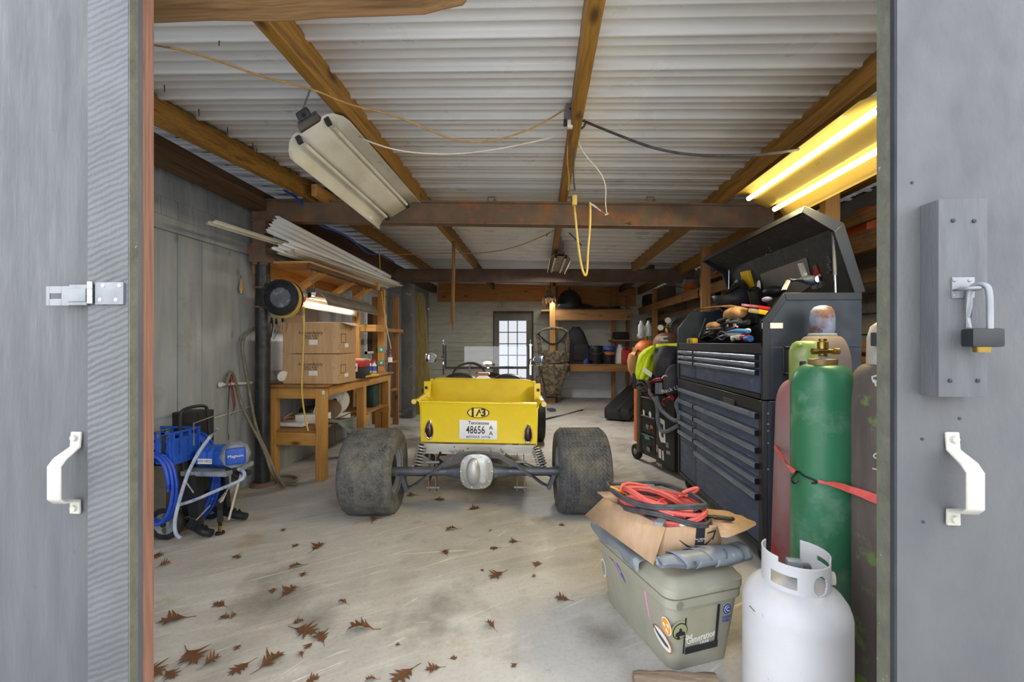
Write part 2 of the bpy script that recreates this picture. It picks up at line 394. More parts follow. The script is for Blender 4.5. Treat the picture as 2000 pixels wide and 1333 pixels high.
m_redcable = pm('salmon jumper cable', 'd9675e', 'cf564f', 20, .5)
m_blkcable = pm('dusty black cable', '4b4a4e', '38373b', 20, .6)
m_bark = wood('split firewood', 0, '6b5847', '9a8873', '51433a', .9, knots=False, bump=.6)
m_leaf = pm('dry oak leaf', '6f461f', '4a2d16', 30, .75)
m_camo = pm('camouflage cloth', '857560', '4f4a3e', 16, .9, lo=.42, hi=.56, spot='8a7c62', ss=22, sl=.58, sh=.63)
m_darkcloth = pm('black nylon', '26262a', '1c1c1f', 30, .8, bump=.5, bs=50)
m_hivis = pm('lime hi-vis cloth', 'd3ea1c', 'bcd814', 9, .7, bump=.2, bs=30)
m_greycloth = pm('charcoal cloth', '4a4a51', '3c3c42', 9, .8, bump=.3)
m_welder = pm('dark stickered case', '2e2d2f', '242426', 9, .5)
m_welderpost = pm('olive steel frame', '6b6452', '5b5545', 9, .6, .3)
m_greylead = pm('grey leather lead cover', '737b87', '626a76', 20, .75, bump=.3)
m_hose = pm('dirty grey hose', '7c7464', '6a6255', 20, .6)
m_pvc = pm('white pvc', 'ddd9cc', 'cfcabb', 10, .45)
m_slab = wood('live edge slab', 2, '77683f', '9b8a56', '5c5132', .85)
m_stick = wood('hanging stick', 2, '6d4a24', '8b6233', '533818', .8, knots=False)
m_tan = pm('tan leather', 'c79a68', 'b58757', 14, .7)
m_blued = pm('light blue nitrile', '3a8ad0', '2f78be', 14, .5)
m_yelp = pm('yellow plastic', 'e3bd25', 'd2ab1c', 9, .45)
m_teal = pm('teal outlet plate', '5fa08f', '4d8c7c', 9, .5)
m_purple = pm('purple can', '6b3250', '562743', 9, .35)
m_skyw = pm('clear plastic', 'b9c4c8', 'a4b0b5', 9, .25)
m_pink = pm('pink ribbon', 'd9a3c0', 'cf95b4', 9, .6)
m_orange2 = pm('orange sticker', 'f0a020', 'e6941a', 9, .5)
m_greent = pm('green plastic', '3f7a46', '356a3c', 9, .5)
m_rope = pm('white string', 'd9d5ca', 'c6c2b6', 40, .9)
m_twine = pm('tan wire', 'b08d55', '98773f', 30, .7)
m_tarp = pm('dark tarpaulin', '2e2c2b', '232222', 9, .7, bump=.4)
m_kettle = pm('dull black enamel', '2d2f31', '232527', 8, .4, .1, spot='4a4038', ss=8)
# ================================================================ the building
WL, WR, YB, YF = -2.66, 2.72, 10.25, 1.04
def roofz(x): return 2.65 - .031 * x
# floor slab and ground outside
struct(MB().span((-6, YF - .02, -.12), (3.4, YB + .1, 0)).build('floor', m_floor, loc=(0, 0, 0)))
struct(MB().span((-14, -14, -.2), (14, YF - .02, -.015)).build('ground', m_ground))
# corrugated tin ceiling: the ribs run across the room
def tin_profile():
    p = 1.897 - 5 * .2333; out = []
    while p < YB + .2:
        out += [(p - .020, 0), (p - .009, -.019), (p + .009, -.019), (p + .022, 0)]
        for q in (.080, .150): out += [(p + q - .008, 0), (p + q - .003, -.004), (p + q + .003, -.004), (p + q + .008, 0)]
        p += .2333
    return [(y, z) for y, z in out if y > YF - .1]
m = MB(); prof = tin_profile()
rows = [[m.bm.verts.new((x, y, roofz(x) + z)) for y, z in prof] for x in (-3.2, 3.2)]
for i in range(len(prof) - 1): m.face((rows[0][i], rows[1][i], rows[1][i + 1], rows[0][i + 1]))
ceil = struct(m.build('ceiling', m_tin, loc=(0, 0, 2.6), ang=10, solid=.004, off=1))
# left wall: upright planks below, painted shakes above
m = MB(); y = 1.3; random.seed(3)
while y < YB:
    w = random.uniform(.19, .245)
    m.span((WL - .03, y, 0), (WL + random.uniform(-.004, .004), y + w - .006, 2.09)); y += w
m.span((WL - .05, 1.3, 0), (WL - .012, YB, 2.9))
m.span((WL - .03, 1.3, 2.1), (WL + .006, YB, 2.2))
r = 0
for z in (2.2, 2.33, 2.46, 2.59):
    y = 1.3 - .1 * (r % 2); r += 1
    while y < YB:
        w = random.uniform(.13, .24)
        m.box((WL + .002, y + w / 2, z + .065), (.016, w - .006, .135), (0, R(-4), 0)); y += w
struct(m.build('wall_left', m_plank, loc=(WL, 5, 0)))
# back wall: lapped siding
def siding(m, a, b, z0, z1, pitch, axis):
    z = z0
    while z < z1 - .01:
        zz = min(z + pitch, z1)
        if axis == 'x':
            m.prism([(a, YB, z + .009), (a, YB - .024, z + .009), (a, YB - .006, zz), (a, YB, zz)], (b - a, 0, 0))
        else:
            m.prism([(WR, a, z + .004), (WR - .026, a, z + .010), (WR - .006, a, zz), (WR, a, zz)], (0, b - a, 0))
        z += pitch
dL, dR, dT = P(964, 640, Y=YB).x, P(1042, 640, Y=YB).x, P(1000, 610, Y=YB).z
m = MB()
siding(m, WL, dL, 0, roofz(0) + .05, .215, 'x'); siding(m, dR, WR, .645, roofz(0) + .05, .215, 'x'); siding(m, dL, dR, dT, roofz(0) + .05, .215, 'x')
m.span((WL, YB, 0), (dL, YB + .05, 2.75)); m.span((dR, YB, 0), (WR, YB + .05, 2.75)); m.span((dL, YB, dT), (dR, YB + .05, 2.75))
struct(m.build('wall_back', m_siding, loc=(0, YB, 0)))
m = MB(); siding(m, dR, WR, 0, .645, .215, 'x')
wl = m.build('lower_siding', m_sidelow, loc=(0, YB, 0)); struct(wl); wl.name = 'wall_back_lower'
m = MB(); siding(m, 1.3, YB, 0, 2.62, .17, 'y'); m.span((WR, 1.3, 0), (WR + .05, YB, 2.75))
struct(m.build('wall_right', m_siddark, loc=(WR, 5, 0)))
# plywood fascia over the back wall, in two lengths
a, b = P(855, 590, Y=YB - .06), P(1066, 548, Y=YB - .06)
o = MB().span((a.x, YB - .06, a.z), (b.x, YB - .025, b.z), bev=.004).build('trim_1', m_chip); struct(o)
a, b = P(1068, 600, Y=YB - .04), P(1242, 550, Y=YB - .04)
o = MB().span((a.x, YB - .05, a.z), (b.x, YB - .025, b.z), bev=.004).build('trim_2', m_chip); struct(o)
# back door with a glazed leaf
door = struct(thing('door_1', None, None, ((dL + dR) / 2, YB, 0)))
y0 = YB - .03
m = MB(); w = .045
m.span((dL, y0 - .02, 0), (dL + w * .4, YB + .04, dT)); m.span((dR - w * .7, y0 - .03, 0), (dR, YB + .04, dT)); m.span((dL, y0 - .03, dT - .03), (dR, YB + .04, dT + .02))
m.build('door_frame', m_rafdark[2], door)
gl, gr, gt, gb = P(975, 640, Y=YB).x, P(1028, 640, Y=YB).x, P(1000, 627, Y=YB).z, .18
m = MB(); il, ir = dL + .018, dR - .032
m.span((il, YB - .02, 0), (gl, YB + .025, dT - .03)); m.span((gr, YB - .02, 0), (ir, YB + .025, dT - .03))
m.span((gl, YB - .02, gt), (gr, YB + .025, dT - .03)); m.span((gl, YB - .02, 0), (gr, YB + .025, gb))
m.build('door_leaf', m_doorgrey, door)
m = MB()
for i in (1, 2): x = gl + (gr - gl) * i / 3; m.span((x - .011, YB - .012, gb), (x + .011, YB + .012, gt))
for i in range(1, 6): z = gb + (gt - gb) * i / 6; m.span((gl, YB - .012, z - .011), (gr, YB + .012, z + .011))
m.build('glazing_bars', m_greymetal, door)
MB().span((gl, YB + .002, gb), (gr, YB + .006, gt)).build('door_glass', m_glassdim, door)
# small dark window in the left wall behind the bench shelves
wy0, wy1 = P(712, 650, X=WL).y, P(752, 650, X=WL).y
wz0, wz1 = P(735, 690, X=WL).z, P(735, 608, X=WL).z
win = struct(thing('window_1', None, None, (WL, (wy0 + wy1) / 2, wz0)))
m = MB(); t = .035
for a, b in (((wy0, wz0), (wy1, wz0 + t)), ((wy0, wz1 - t), (wy1, wz1)), ((wy0, wz0), (wy0 + t, wz1)), ((wy1 - t, wz0), (wy1, wz1))):
    m.span((WL, a[0], a[1]), (WL + .03, b[0], b[1]))
m.build('window_frame', m_white, win)
MB().span((WL + .006, wy0 + t, wz0 + t), (WL + .012, wy1 - t, wz1 - t)).build('window_pane', pm('dark window glass', '20262b', '2a3136', 4, .08, coat=.5), win)
# ---- steel beams, posts and rafters
def ibeam(name, y, x0, x1, z0top, slope, h, mat):
    m = MB(); w = .05; pr = []
    for (yy, zz) in ((-w, 0), (w, 0), (w, -.014), (.006, -.02), (.006, -h + .02), (w, -h + .014), (w, -h), (-w, -h), (-w, -h + .014), (-.03, -h + .02), (-.03, -.02), (-w, -.014)): pr.append((yy, zz))
    m.prism([(x0, y + a, z0top + b + slope * x0) for a, b in pr], (0, 0, 0))
    m.bm.clear()
    m.loft([[(x, y + a, z0top + b + slope * x) for a, b in pr] for x in (x0, x1)])
    return struct(m.build(name, mat, loc=((x0 + x1) / 2, y, z0top - h)))
B1 = ibeam('steel_beam', 3.80, -2.6, 1.95, 2.512, -.031, .20, m_rust)
tag(B1, 'rusty steel beam crossing the room nearest the doors')
B2 = ibeam('steel_beam', 7.25, -2.55, 2.5, 2.512, -.012, .215, m_rust2)
tag(B2, 'brown steel beam crossing the room further back')
m = MB()
for px in (628, 1110, 1270, 960):
    p = P(px, 392, Y=3.76); m.tube([p + V((-.03, 0, .0)), p + V((-.03, 0, .03)), p + V((.03, 0, .03)), p + V((.03, 0, 0))], .006, 6)
    m.ball(p + V((.03, -.01, .0)), .012, 8)
m.build('beam_clip', m_rust, B1)
m = MB()
for px in (950, 1232):
    p = P(px, 436, Y=3.74); m.ball(p, .014, 8)
m.build('bolt', m_rust, B1)
# rusty pipe column under the front beam
px0 = P(505, 952, Z=0); pc = V((px0.x, px0.y + .06, 0)); PIPE = pc
col = struct(thing('support_column', 'black pipe column beside the left wall', None, pc))
MB().lathe([(.062, 0), (.062, 2.02)], pc, n=24).build('column_shaft', m_pipe, col)
m = MB(); m.span(pc + V((-.085, -.07, 2.02)), pc + V((.075, .07, 2.10))); m.span(pc + V((-.13, -.02, 2.1)), pc + V((-.02, .09, 2.2)))
m.span(pc + V((-.06, -.06, 2.0)), pc + V((.06, .06, 2.39)))
m.build('column_head', m_rust, col)
for z in (1.62, 1.795):
    MB().lathe([(.062, -.008), (.067, -.008), (.067, .008), (.062, .008)], pc + V((0, 0, z)), n=20).build('hose_clamp', m_rust, col)
MB().lathe([(.11, 0), (.10, .02), (.066, .03)], pc, n=20).build('column_base', m_rust, col)
# grey pillar under the back beam
pp = P(804, 818, Z=0)
o = MB().span((P(783, 700, Y=pp.y).x, pp.y, 0), (P(806, 700, Y=pp.y).x, pp.y + .22, 2.31), bev=.03).build('support_pillar', m_pillar); struct(o)
# rafters
def rafter(x, y0, y1, w, h, mat, dz=0, twist=0):
    zb = roofz(x) - .004
    o = MB().bar((x, y0, zb - h / 2 + dz), (x, y1, zb - h / 2 + dz), w, h, bev=.005).build('roof_beam', mat)
    return struct(o)
rafter(-1.08, YF, 7.25, .06, .14, m_rafter[1]); rafter(.2, YF, 7.25, .06, .14, m_rafter[1]); rafter(1.52, YF, 7.25, .06, .14, m_rafter[1]); rafter(-2.05, 3.5, 8.3, .055, .14, m_rafter[1])
zb = roofz(-2.2) - .09; o = MB().bar((-2.40, YF, zb + .006), (-1.97, 3.95, zb - .004), .055, .15, bev=.005).build('roof_beam', m_rafter[1]); struct(o)
rafter(-1.1, 7.3, YB, .06, .13, m_rafdark[1]); rafter(.3, 7.3, YB, .06, .13, m_rafdark[1]); rafter(1.85, 7.3, YB, .06, .13, m_rafdark[1])
rafter(2.28, 2.2, YB, .07, .17, m_rafter[1])
rafter(-2.52, YF, YB, .12, .16, m_rafdark[1], -.08)
# short yellow block scabbed to the left rafter over the beam
a = P(603, 372, Y=3.66); o = MB().bar((-1.9, 3.55, 2.585), (-1.9, 4.0, 2.60), .05, .10, bev=.006).build('roof_beam', m_pine[1]); struct(o)
# split log lintel above the doorway
yl = 1.21
bot = [P(px, py, Y=yl) - V((0, 0, .013)) for px, py in ((150, 46), (300, 41), (420, 36), (560, 38), (640, 31), (760, 27), (830, 24), (868, 14), (905, 6), (915, -2))]
top = [V((p.x, yl, 2.42)) for p in (bot[-1], bot[0])]
o = MB().prism([p for p in bot] + top, (0, -.13, 0)).build('lintel', m_lintel, bevel=.012); struct(o)
# ---- roofing screws that poke through the tin at the left
m = MB(); random.seed(5)
for px, py in ((321, 165), (388, 212), (444, 248), (493, 278), (501, 290), (535, 304), (567, 328), (428, 70), (600, 350)):
    p = P(px, py, Z=2.7); t = (roofz(p.x) - CAMZ) / 1.4; p = V((p.x * t, p.y * t, roofz(p.x * t)))
    m.cyl(p + V((0, 0, .01)), p + V((random.uniform(-.006, .006), 0, -.045)), .003, .002, 6)
o = m.build('roofing_screw', m_darkmetal, ceil); o['kind'] = 'stuff'

# ================================================================ sliding doors
DY = .95
def handle(root, side, zt, zb, x):
    # strap bent out from the door: flat foot, sloping arm, upright grip, arm, foot
    w = .033; st = .048
    path = [(0, -.0, zt + .014), (0, -.003, zt - .022), (0, -st * .75, zt - .042), (0, -st, zt - .056), (0, -st, zb + .03), (0, -st * .8, zb + .02), (0, -.003, zb + .012), (0, -.003, zb - .02)]
    m = MB(); secs = []
    for i, (dx, dy, z) in enumerate(path):
        ww = w * (.8 if i in (0, 1, 6, 7) else 1)
        q = V((x + dx, DY - .012 + dy, z)) if False else V((x + dx, DYf[side] - .002 + dy, z))
        nx = V(path[min(i + 1, 7)]) - V(path[max(i - 1, 0)]); nx = V((0, nx.z, -nx.y)).normalized() * .0035
        secs.append([q + V((-ww / 2, 0, 0)) - nx, q + V((ww / 2, 0, 0)) - nx, q + V((ww / 2, 0, 0)) + nx, q + V((-ww / 2, 0, 0)) + nx])
    m.loft(secs)
    h = m.build('door_handle', m_whitepaint, root, bevel=.003)
    m = MB()
    for z in (zt, zb - .006): m.cyl((x, DYf[side] - .004, z), (x, DYf[side] - .013, z), .0085, .007, 8)
    m.build('bolt_head', m_whitepaint, h)
DYf = {'L': .972, 'R': .95}
xe = P(250, 600, Y=.95).x
dl = struct(thing('door_2', 'grey sliding barn door on the left with a white handle and folded hasp', None, (xe - .6, .985, 0)))
MB().span((xe - 1.3, .972, .02), (xe + .004, 1.012, 2.5)).build('door_panel', m_ply, dl)
MB().span((xe - .02, .984, .02), (xe + .0055, 1.0118, 2.5)).build('panel_edge', m_rawred, dl)
tx = P(171, 600, Y=.95).x
MB().span((tx, .95, .02), (xe, .972, 2.5), bev=.002).build('edge_board', m_sawn, dl)
MB().span((xe - .002, .951, .02), (xe + .0035, .9835, 2.5)).build('board_edge', m_edgegrey, dl)
zt, zb = P(150, 857, Y=.96).z, P(150, 990, Y=.96).z
handle(dl, 'L', zt, zb, P(152, 857, Y=.972).x)
# hasp: fixed leaf on the edge board, knuckle, slotted flap folded back over the panel
h = thing('hasp', None, None, V((tx, .95, 1.4))); h.parent = dl; h.location = h.location - dl.location
HB = V((0, 0, 0))
def hz(px, py, y=.947): return P(px, py, Y=y)
a, b = hz(242, 595), hz(187, 552)
m = MB().span((a.x, .945, a.z), (b.x, .9495, b.z), bev=.001)
m.build('fixed_leaf', m_zinc, h)
m = MB()
for px, py in ((203, 558), (235, 558), (197, 586), (228, 586)):
    p = hz(px, py); m.lathe([(.0045, 0), (.0045, .0012), (.002, .002)], (p.x, .9455, p.z), (0, -1, 0), 10)
m.build('screw', m_steelbright, h)
m = MB(); za, zb2 = hz(180, 594).z, hz(180, 551).z; xk = hz(180, 570).x
for i in range(3):
    z0 = za + (zb2 - za) * i / 3; m.cyl((xk, .943, z0 + .0005), (xk, .943, z0 + (zb2 - za) / 3 - .0005), .006, n=12)
m.build('hinge_knuckle', m_steelbright, h)
# flap with a slot
fl, fr = hz(93, 580).x, hz(173, 570).x
zc0, zc1 = hz(130, 598).z, hz(130, 557).z; zm = (zc0 + zc1) / 2 - .002
m = MB()
def flap_box(x0, x1, z0, z1): m.span((x0, .943, z0), (x1, .9465, z1))
s0, s1 = hz(100, 577).x, hz(123, 577).x; sz0, sz1 = zm - .006, zm + .006
xm = hz(139, 575).x
flap_box(fl, s0, zc0, zc1 - .003); flap_box(s1, xm, zc0, zc1 - .003); flap_box(s0, s1, zc0, sz0); flap_box(s0, s1, sz1, zc1 - .003); 
m.span((xm, .942, zc0 + .001), (fr, .9475, zc1)); m.span((xm, .9395, zc0 + .009), (fr, .943, zc1 - .009))
m.build('slotted_flap', m_zinc, h, bevel=.0012)
# right door
xr = P(1752, 600, Y=.95).x
dr = struct(thing('door_3', 'grey sliding barn door on the right with padlock block and white handle', None, (xr + .6, .985, 0)))
MB().span((xr, .95, .02), (xr + 1.3, 1.0, 2.5)).build('door_panel', m_doorR, dr)
MB().span((xr - .0045, .951, .02), (xr + .01, .962, 2.5)).build('edge_groove_shade', m_darkgap, dr)  # dark sliver painted as the shaded groove of the door edge
MB().span((xr - .003, .964, .02), (xr + .01, 1.0005, 2.5)).build('edge_board', m_edgegrey, dr)
bx0 = P(1797, 600, Y=.95).x; byf = .908
bx1 = P(1929, 600, Y=byf).x; bz1, bz0 = P(1850, 389, Y=byf).z, P(1850, 776, Y=byf).z
blk = MB().span((bx0, byf, bz0), (bx1, .95, bz1), bev=.002).build('lock_block', m_blockg, dr)
m = MB()
for px, py in ((1861, 431), (1902, 432), (1855, 744), (1909, 744)):
    p = P(px, py, Y=byf); m.lathe([(.0038, 0), (.0038, .002), (.002, .003)], p, (0, -1, 0), 10)
m.build('screw_head', m_ink, blk)
pl = thing('padlock_staple', None, None, V((0, 0, 0))); pl.parent = dr; pl.location = V((0, 0, 0)); 
a, b = P(1857, 583, Y=byf), P(1901, 542, Y=byf)
m = MB(); m.span((a.x, byf - .003, a.z), (b.x, byf, b.z), bev=.001)
m.build('staple_plate', m_zinc, pl)
sc = P(1884, 566, Y=byf - .01)
m = MB(); m.tube([(sc.x - .012, byf, sc.z), (sc.x - .012, byf - .025, sc.z), (sc.x - .006, byf - .034, sc.z), (sc.x + .006, byf - .034, sc.z), (sc.x + .012, byf - .025, sc.z), (sc.x + .012, byf, sc.z)], .0038, 10, smooth=2)
for px, py in ((1864, 548), (1894, 548), (1864, 577), (1893, 577)): m.lathe([(.0035, 0), (.0035, .001), (.001, .002)], P(px, py, Y=byf - .003), (0, -1, 0), 8)
m.build('staple_loop', m_zinc, pl)
# padlock hanging from the staple
yk = byf - .026
sx, szt = sc.x + .013, P(1905, 556, Y=yk).z
zb1 = P(1905, 640, Y=yk).z
lk = thing('padlock', 'black covered padlock hanging open on the staple of the right door', 'padlock', (sx, yk, P(1910, 692, Y=yk).z))
MB().tube([(sx - .004, yk + .018, zb1), (sx - .004, yk + .018, szt - .012), (sx - .002, yk + .010, szt), (sx + .002, yk - .006, szt), (sx + .004, yk - .014, szt - .012), (sx + .004, yk - .014, zb1 - .01)], .0052, 12, smooth=2).build('shackle', m_zinc, lk)
bz = P(1910, 676, Y=yk).z
MB().box((sx + .004, yk - .0, (zb1 + bz) / 2 - .002), (.046, .040, zb1 - bz), rotm(0, 0, -18), bev=.006).build('lock_body', m_lockblack, lk)
MB().box((sx + .012, yk - .0215, bz + .018), (.016, .001, .005), rotm(0, 0, -18)).build('maker_plate', m_zinc, lk)
MB().cyl((sx + .003, yk, bz - .012), (sx + .003, yk, bz), .012, .014, 14).build('key_cylinder', m_brass, lk)
handle(dr, 'R', P(1856, 857, Y=.95).z, P(1856, 1006, Y=.95).z, P(1857, 857, Y=.95).x)
m = MB()
for px, py in ((1781, 357), (1801, 858), (1803, 1020), (1874, 818)):
    m.lathe([(.003, 0), (.003, .0012), (.001, .002)], P(px, py, Y=.95), (0, -1, 0), 10)
m.build('nail_head', m_ink, dr)
# ================================================================ workbench along the left wall
BZ = .90; bY0, bY1 = 3.93, 5.75; bX0, bX1 = WL + .03, -2.0
wb = thing('workbench', 'orange pine workbench on square posts along the left wall', 'workbench', ((bX0 + bX1) / 2, (bY0 + bY1) / 2, 0))
m = MB(); m.grid(lambda u, v: (bX0 + (bX1 + .02 - bX0) * u + (.012 * math.sin(v * 37) * math.sin(v * 11) if u == 1 else 0), bY0 - .02 + (bY1 - bY0 + .02) * v, BZ), 6, 40)
m.build('bench_top', m_shelf[1], wb, solid=.022, off=-1)
leg = lambda x, y, w=.085: MB().span((x - w / 2, y - w / 2, 0), (x + w / 2, y + w / 2, BZ - .03), bev=.006).build('leg', m_pine[2], wb)
for x, y in ((bX1 - .055, bY0 + .05), (bX0 + .10, bY0 + .05), (bX1 - .05, bY0 + .95), (bX1 - .05, bY1 - .06), (bX1 - .15, bY1 - .06), (bX0 + .1, bY1 - .06)): leg(x, y)
for a, b in (((bX0 + .1, bY0 + .02, .77), (bX1 - .1, bY0 + .06, .875)),): MB().span(a, b, bev=.004).build('apron', m_pine[0], wb)
MB().span((bX1 - .045, bY0 + .1, .79), (bX1 - .008, bY1, .875), bev=.004).build('apron', m_pine[1], wb)
MB().span((bX0 + .1, bY0 + .02, .33), (bX1 - .1, bY0 + .06, .45), bev=.004).build('stretcher', m_pine[0], wb)
MB().span((bX0 + .06, bY0 + .03, .452), (bX1 - .10, bY0 + 1.0, .474)).build('lower_shelf', m_shelf[0], wb)
MB().span((bX0 + .3, bY0 + 1.0, .46), (bX1 - .02, bY1 + .02, .485)).build('lower_shelf', m_shelf[1], wb)
MB().span((bX1 - .08, bY0 + .97, .37), (bX1 - .01, bY0 + 1.10, .455)).build('stretcher', m_pine[0], wb)
MB().span((bX1 - .12, bY1 - .11, .38), (bX1 + .0, bY1 - .03, .458)).build('stretcher', m_pine[0], wb)
p = P(631, 768, Y=bY0); MB().span((p.x - .008, bY0 - .006, p.z - .014), (p.x + .012, bY0 + .006, p.z + .02), bev=.002).build('paper_tag', m_paper, wb)
# two big cartons stacked on the bench
def carton(name, label, x0, x1, y0, y1, z0, h, lift=0):
    o = thing(name, label, 'box', ((x0 + x1) / 2, (y0 + y1) / 2, z0), 'cartons on the workbench')
    m = MB()
    m.span((x0, y0, z0), (x1, y1, z0 + h), bev=.008)
    m.build('carton_body', m_card, o)
    m = MB(); m.span((x1 - .05, y0 - .0015, z0 + .01), (x1 + .0015, y0 + .04, z0 + h - .01)); m.build('packing_tape', pm('tape ' + name + str(z0), 'c9a680', 'c3a078', 8, .3), o)
    m = MB(); m.span((x1 - .285, y0 - .002, z0 + h * .28), (x1 - .2, y0, z0 + h * .44)); m.build('address_label', m_paper, o)
    m = MB(); m.span((x1, y0 + .14, z0 + h * .2), (x1 + .002, y0 + .22, z0 + h * .33)); m.build('side_label', m_paper, o)
    m = MB()
    f = plane_m((x1 - .27, y0 - .001, z0 + h * .66), (1, 0, 0), (0, 0, 1)); m.text('A.Greenfamily', .042, f)
    f = plane_m((x1 - .27, y0 - .001, z0 + h * .56), (1, 0, 0), (0, 0, 1)); m.text('TABLE 4 SET', .03, f)
    f = plane_m((x1 - .27, y0 - .001, z0 + h * .485), (1, 0, 0), (0, 0, 1)); m.text('MODEL: 4-06', .024, f)
    m.build('printed_lettering', m_ink, o); m = MB()
    x = x1 + .001
    for q in (0, .1): m.span((x - .0005, y0 + .06 + q, z0 + h * .34), (x + .0008, y0 + .065 + q, z0 + h * .62))
    for q in (.34, .62): m.span((x - .0005, y0 + .06, z0 + h * q), (x + .0008, y0 + .165, z0 + h * q + .005))
    m.build('printed_mark', m_ink, o)
    return o
cy0 = 4.02
cx0, cx1 = P(552, 750, Y=cy0).x, P(660, 750, Y=cy0).x
carton('carton', 'lower tan cardboard carton standing directly on the workbench', cx0, cx1, cy0, cy0 + .40, BZ + .002, .285)
up = carton('carton', 'upper cardboard carton with open flaps stacked on another carton', cx0 + .005, cx1 + .004, cy0 - .004, cy0 + .40, BZ + .292, .30)
zt = BZ + .592; x0, x1 = cx0 + .005, cx1 + .004
m = MB()
m.prism([(x0 + .05, cy0 + .0, zt), (x0 + .21, cy0, zt), (x0 + .19, cy0 - .01, zt + .065), (x0 + .03, cy0 - .02, zt + .07)], (0, .004, 0)); m.build('top_flap', m_cardlite, up)
m = MB()
m.prism([(x1, cy0 + .05, zt), (x1, cy0 + .37, zt), (x1 + .09, cy0 + .36, zt - .04), (x1 + .08, cy0 + .1, zt - .03)], (0, 0, .004))
m.build('top_flap', m_cardlite, up)
# red and black tool case, yellow level case, tools and cans behind the cartons
def on_bench(px, py): return P(px, py, Z=BZ + .002)
q = on_bench(703, 738)
tx = V((q.x - .10, q.y + .02, BZ + .002))
tc = thing('tool_case', 'red and black power tool case at an angle behind the cartons', 'tool case', tx)
m = MB(); m.box(tx + V((0, 0, .06)), (.34, .26, .12), rotm(0, 0, 8), bev=.015); m.build('case_base', m_blackpl, tc)
m = MB(); m.box(tx + V((0, 0, .155)), (.34, .26, .07), rotm(0, 0, 8), bev=.015); m.build('case_lid', m_redtool, tc)
m = MB(); m.box(tx + V((0, .0, .20)), (.32, .22, .02), rotm(0, 0, 8), bev=.004); m.build('folded_cardboard', m_cardlite, tc)
m = MB(); m.box(tx + V((.08, -.135, .12)), (.08, .012, .09), rotm(0, 0, 8), bev=.003); m.build('latch_plate', m_white, tc)
m = MB(); m.box(tx + V((.08, -.143, .12)), (.055, .004, .03), rotm(0, 0, 8)); m.build('maker_mark', m_ink, tc)
q = on_bench(716, 737)
yl_ = thing('plastic_tray', 'flat yellow plastic tray lying near the front edge of the workbench', 'tray', q)
MB().box(q + V((-.06, .04, .011)), (.22, .34, .02), rotm(0, 0, -8), bev=.008).build('tray_base', m_yelp, yl_)
q = q + V((-.06, -.13, .0))
gb = thing('tool_bag', 'dark flat tool roll lying on the yellow tray', 'bag', q + V((-.05, .09, .022)))
m = MB(); m.grid(lambda u, v: q + V((-.15 + .22 * u, -.01 + .26 * v, .026 + .03 * math.sin(u * 3.1) * (1 - .5 * v) + .012 * math.sin(v * 9 + u * 4))), 10, 10); m.build('roll_cloth', m_greycloth, gb, solid=.012)
q = on_bench(733, 727) + V((-.10, .05, 0))
gc = thing('gas_can', 'small red plastic fuel can at the far end of the workbench', 'fuel can', q)
m = MB(); m.box(q + V((0, 0, .065)), (.16, .13, .13), rotm(0, 0, 5), bev=.02); m.build('can_body', m_red, gc)
m = MB(); m.tube([q + V((-.05, 0, .13)), q + V((-.05, 0, .165)), q + V((.03, 0, .165)), q + V((.03, 0, .13))], .011, 8, smooth=1); m.build('carry_handle', m_red, gc)
m = MB(); m.cyl(q + V((.06, 0, .12)), q + V((.075, 0, .155)), .018); m.build('cap', m_blackpl, gc)
def spray(px, Y, body, lab, dz=0, h=.16, nozzle=None):
    x = P(px, 700, Y=Y).x; q = V((x, Y, BZ + .002 + dz))
    o = thing('spray_bottle', lab, 'bottle', q, 'bottles at the back of the workbench')
    MB().lathe([(.028, 0), (.03, .005), (.03, h * .7), (.012, h * .85), (.012, h)], q, n=14).build('bottle_body', body, o)
    m = MB(); m.box(q + V((0, 0, h + .012)), (.022, .05, .025)); m.box(q + V((0, -.03, h + .015)), (.012, .02, .012)); m.build('spray_head', nozzle or m_red, o)
    m = MB(); m.lathe([(.0305, h * .2), (.0305, h * .6)], q, n=14); m.build('wrap_label', m_inkblue if body is m_skyw else m_paper, o)
spray(721, 5.45, m_skyw, 'clear spray bottle with blue label nearest the tool case', nozzle=m_skyw)
spray(731, 5.5, m_skyw, 'clear spray bottle with blue wrap beside the shelf post', h=.15, nozzle=m_red)
spray(762, 5.88, m_purple, 'purple aerosol can with red nozzle hanging end of yellow cord', dz=.09, h=.17, nozzle=m_red)
# caged drop light and metal bits at the near left corner of the bench
q = on_bench(541, 752); q = V((q.x, 4.02, BZ + .004))
dl_ = thing('work_light', 'silver tin clamp light lying on the near corner of the workbench', 'lamp', q)
a = (q + V((.015, -.03, .075)))
MB().lathe([(.05, 0), (.055, .01), (.052, .03), (.035, .075), (.02, .1), (.02, .15)], a, (-.85, .45, .3), 20).build('reflector', m_alu, dl_)
m = MB(); ax = V((-.85, .45, .3)).normalized(); fx, fy = frame(ax)
for k in range(6):
    t = k * math.pi / 3; m.ball(a + (fx * math.cos(t) + fy * math.sin(t)) * .033 - ax * .001, .006, 8)
m.lathe([(.052, -.002), (.01, -.004)], a, ax, 20)
m.build('face_plate', m_white, dl_)
m = MB()
for k in range(7): m.tube(wob([q + V((-.15 + .03 * k, -.04 + .012 * k, .012)), q + V((-.08 + .02 * k, .01, .03 + .01 * k)), q + V((-.02, .03 - .01 * k, .05))], .01), .005, 6, smooth=1)
m.build('wire_guard', m_alu, dl_)
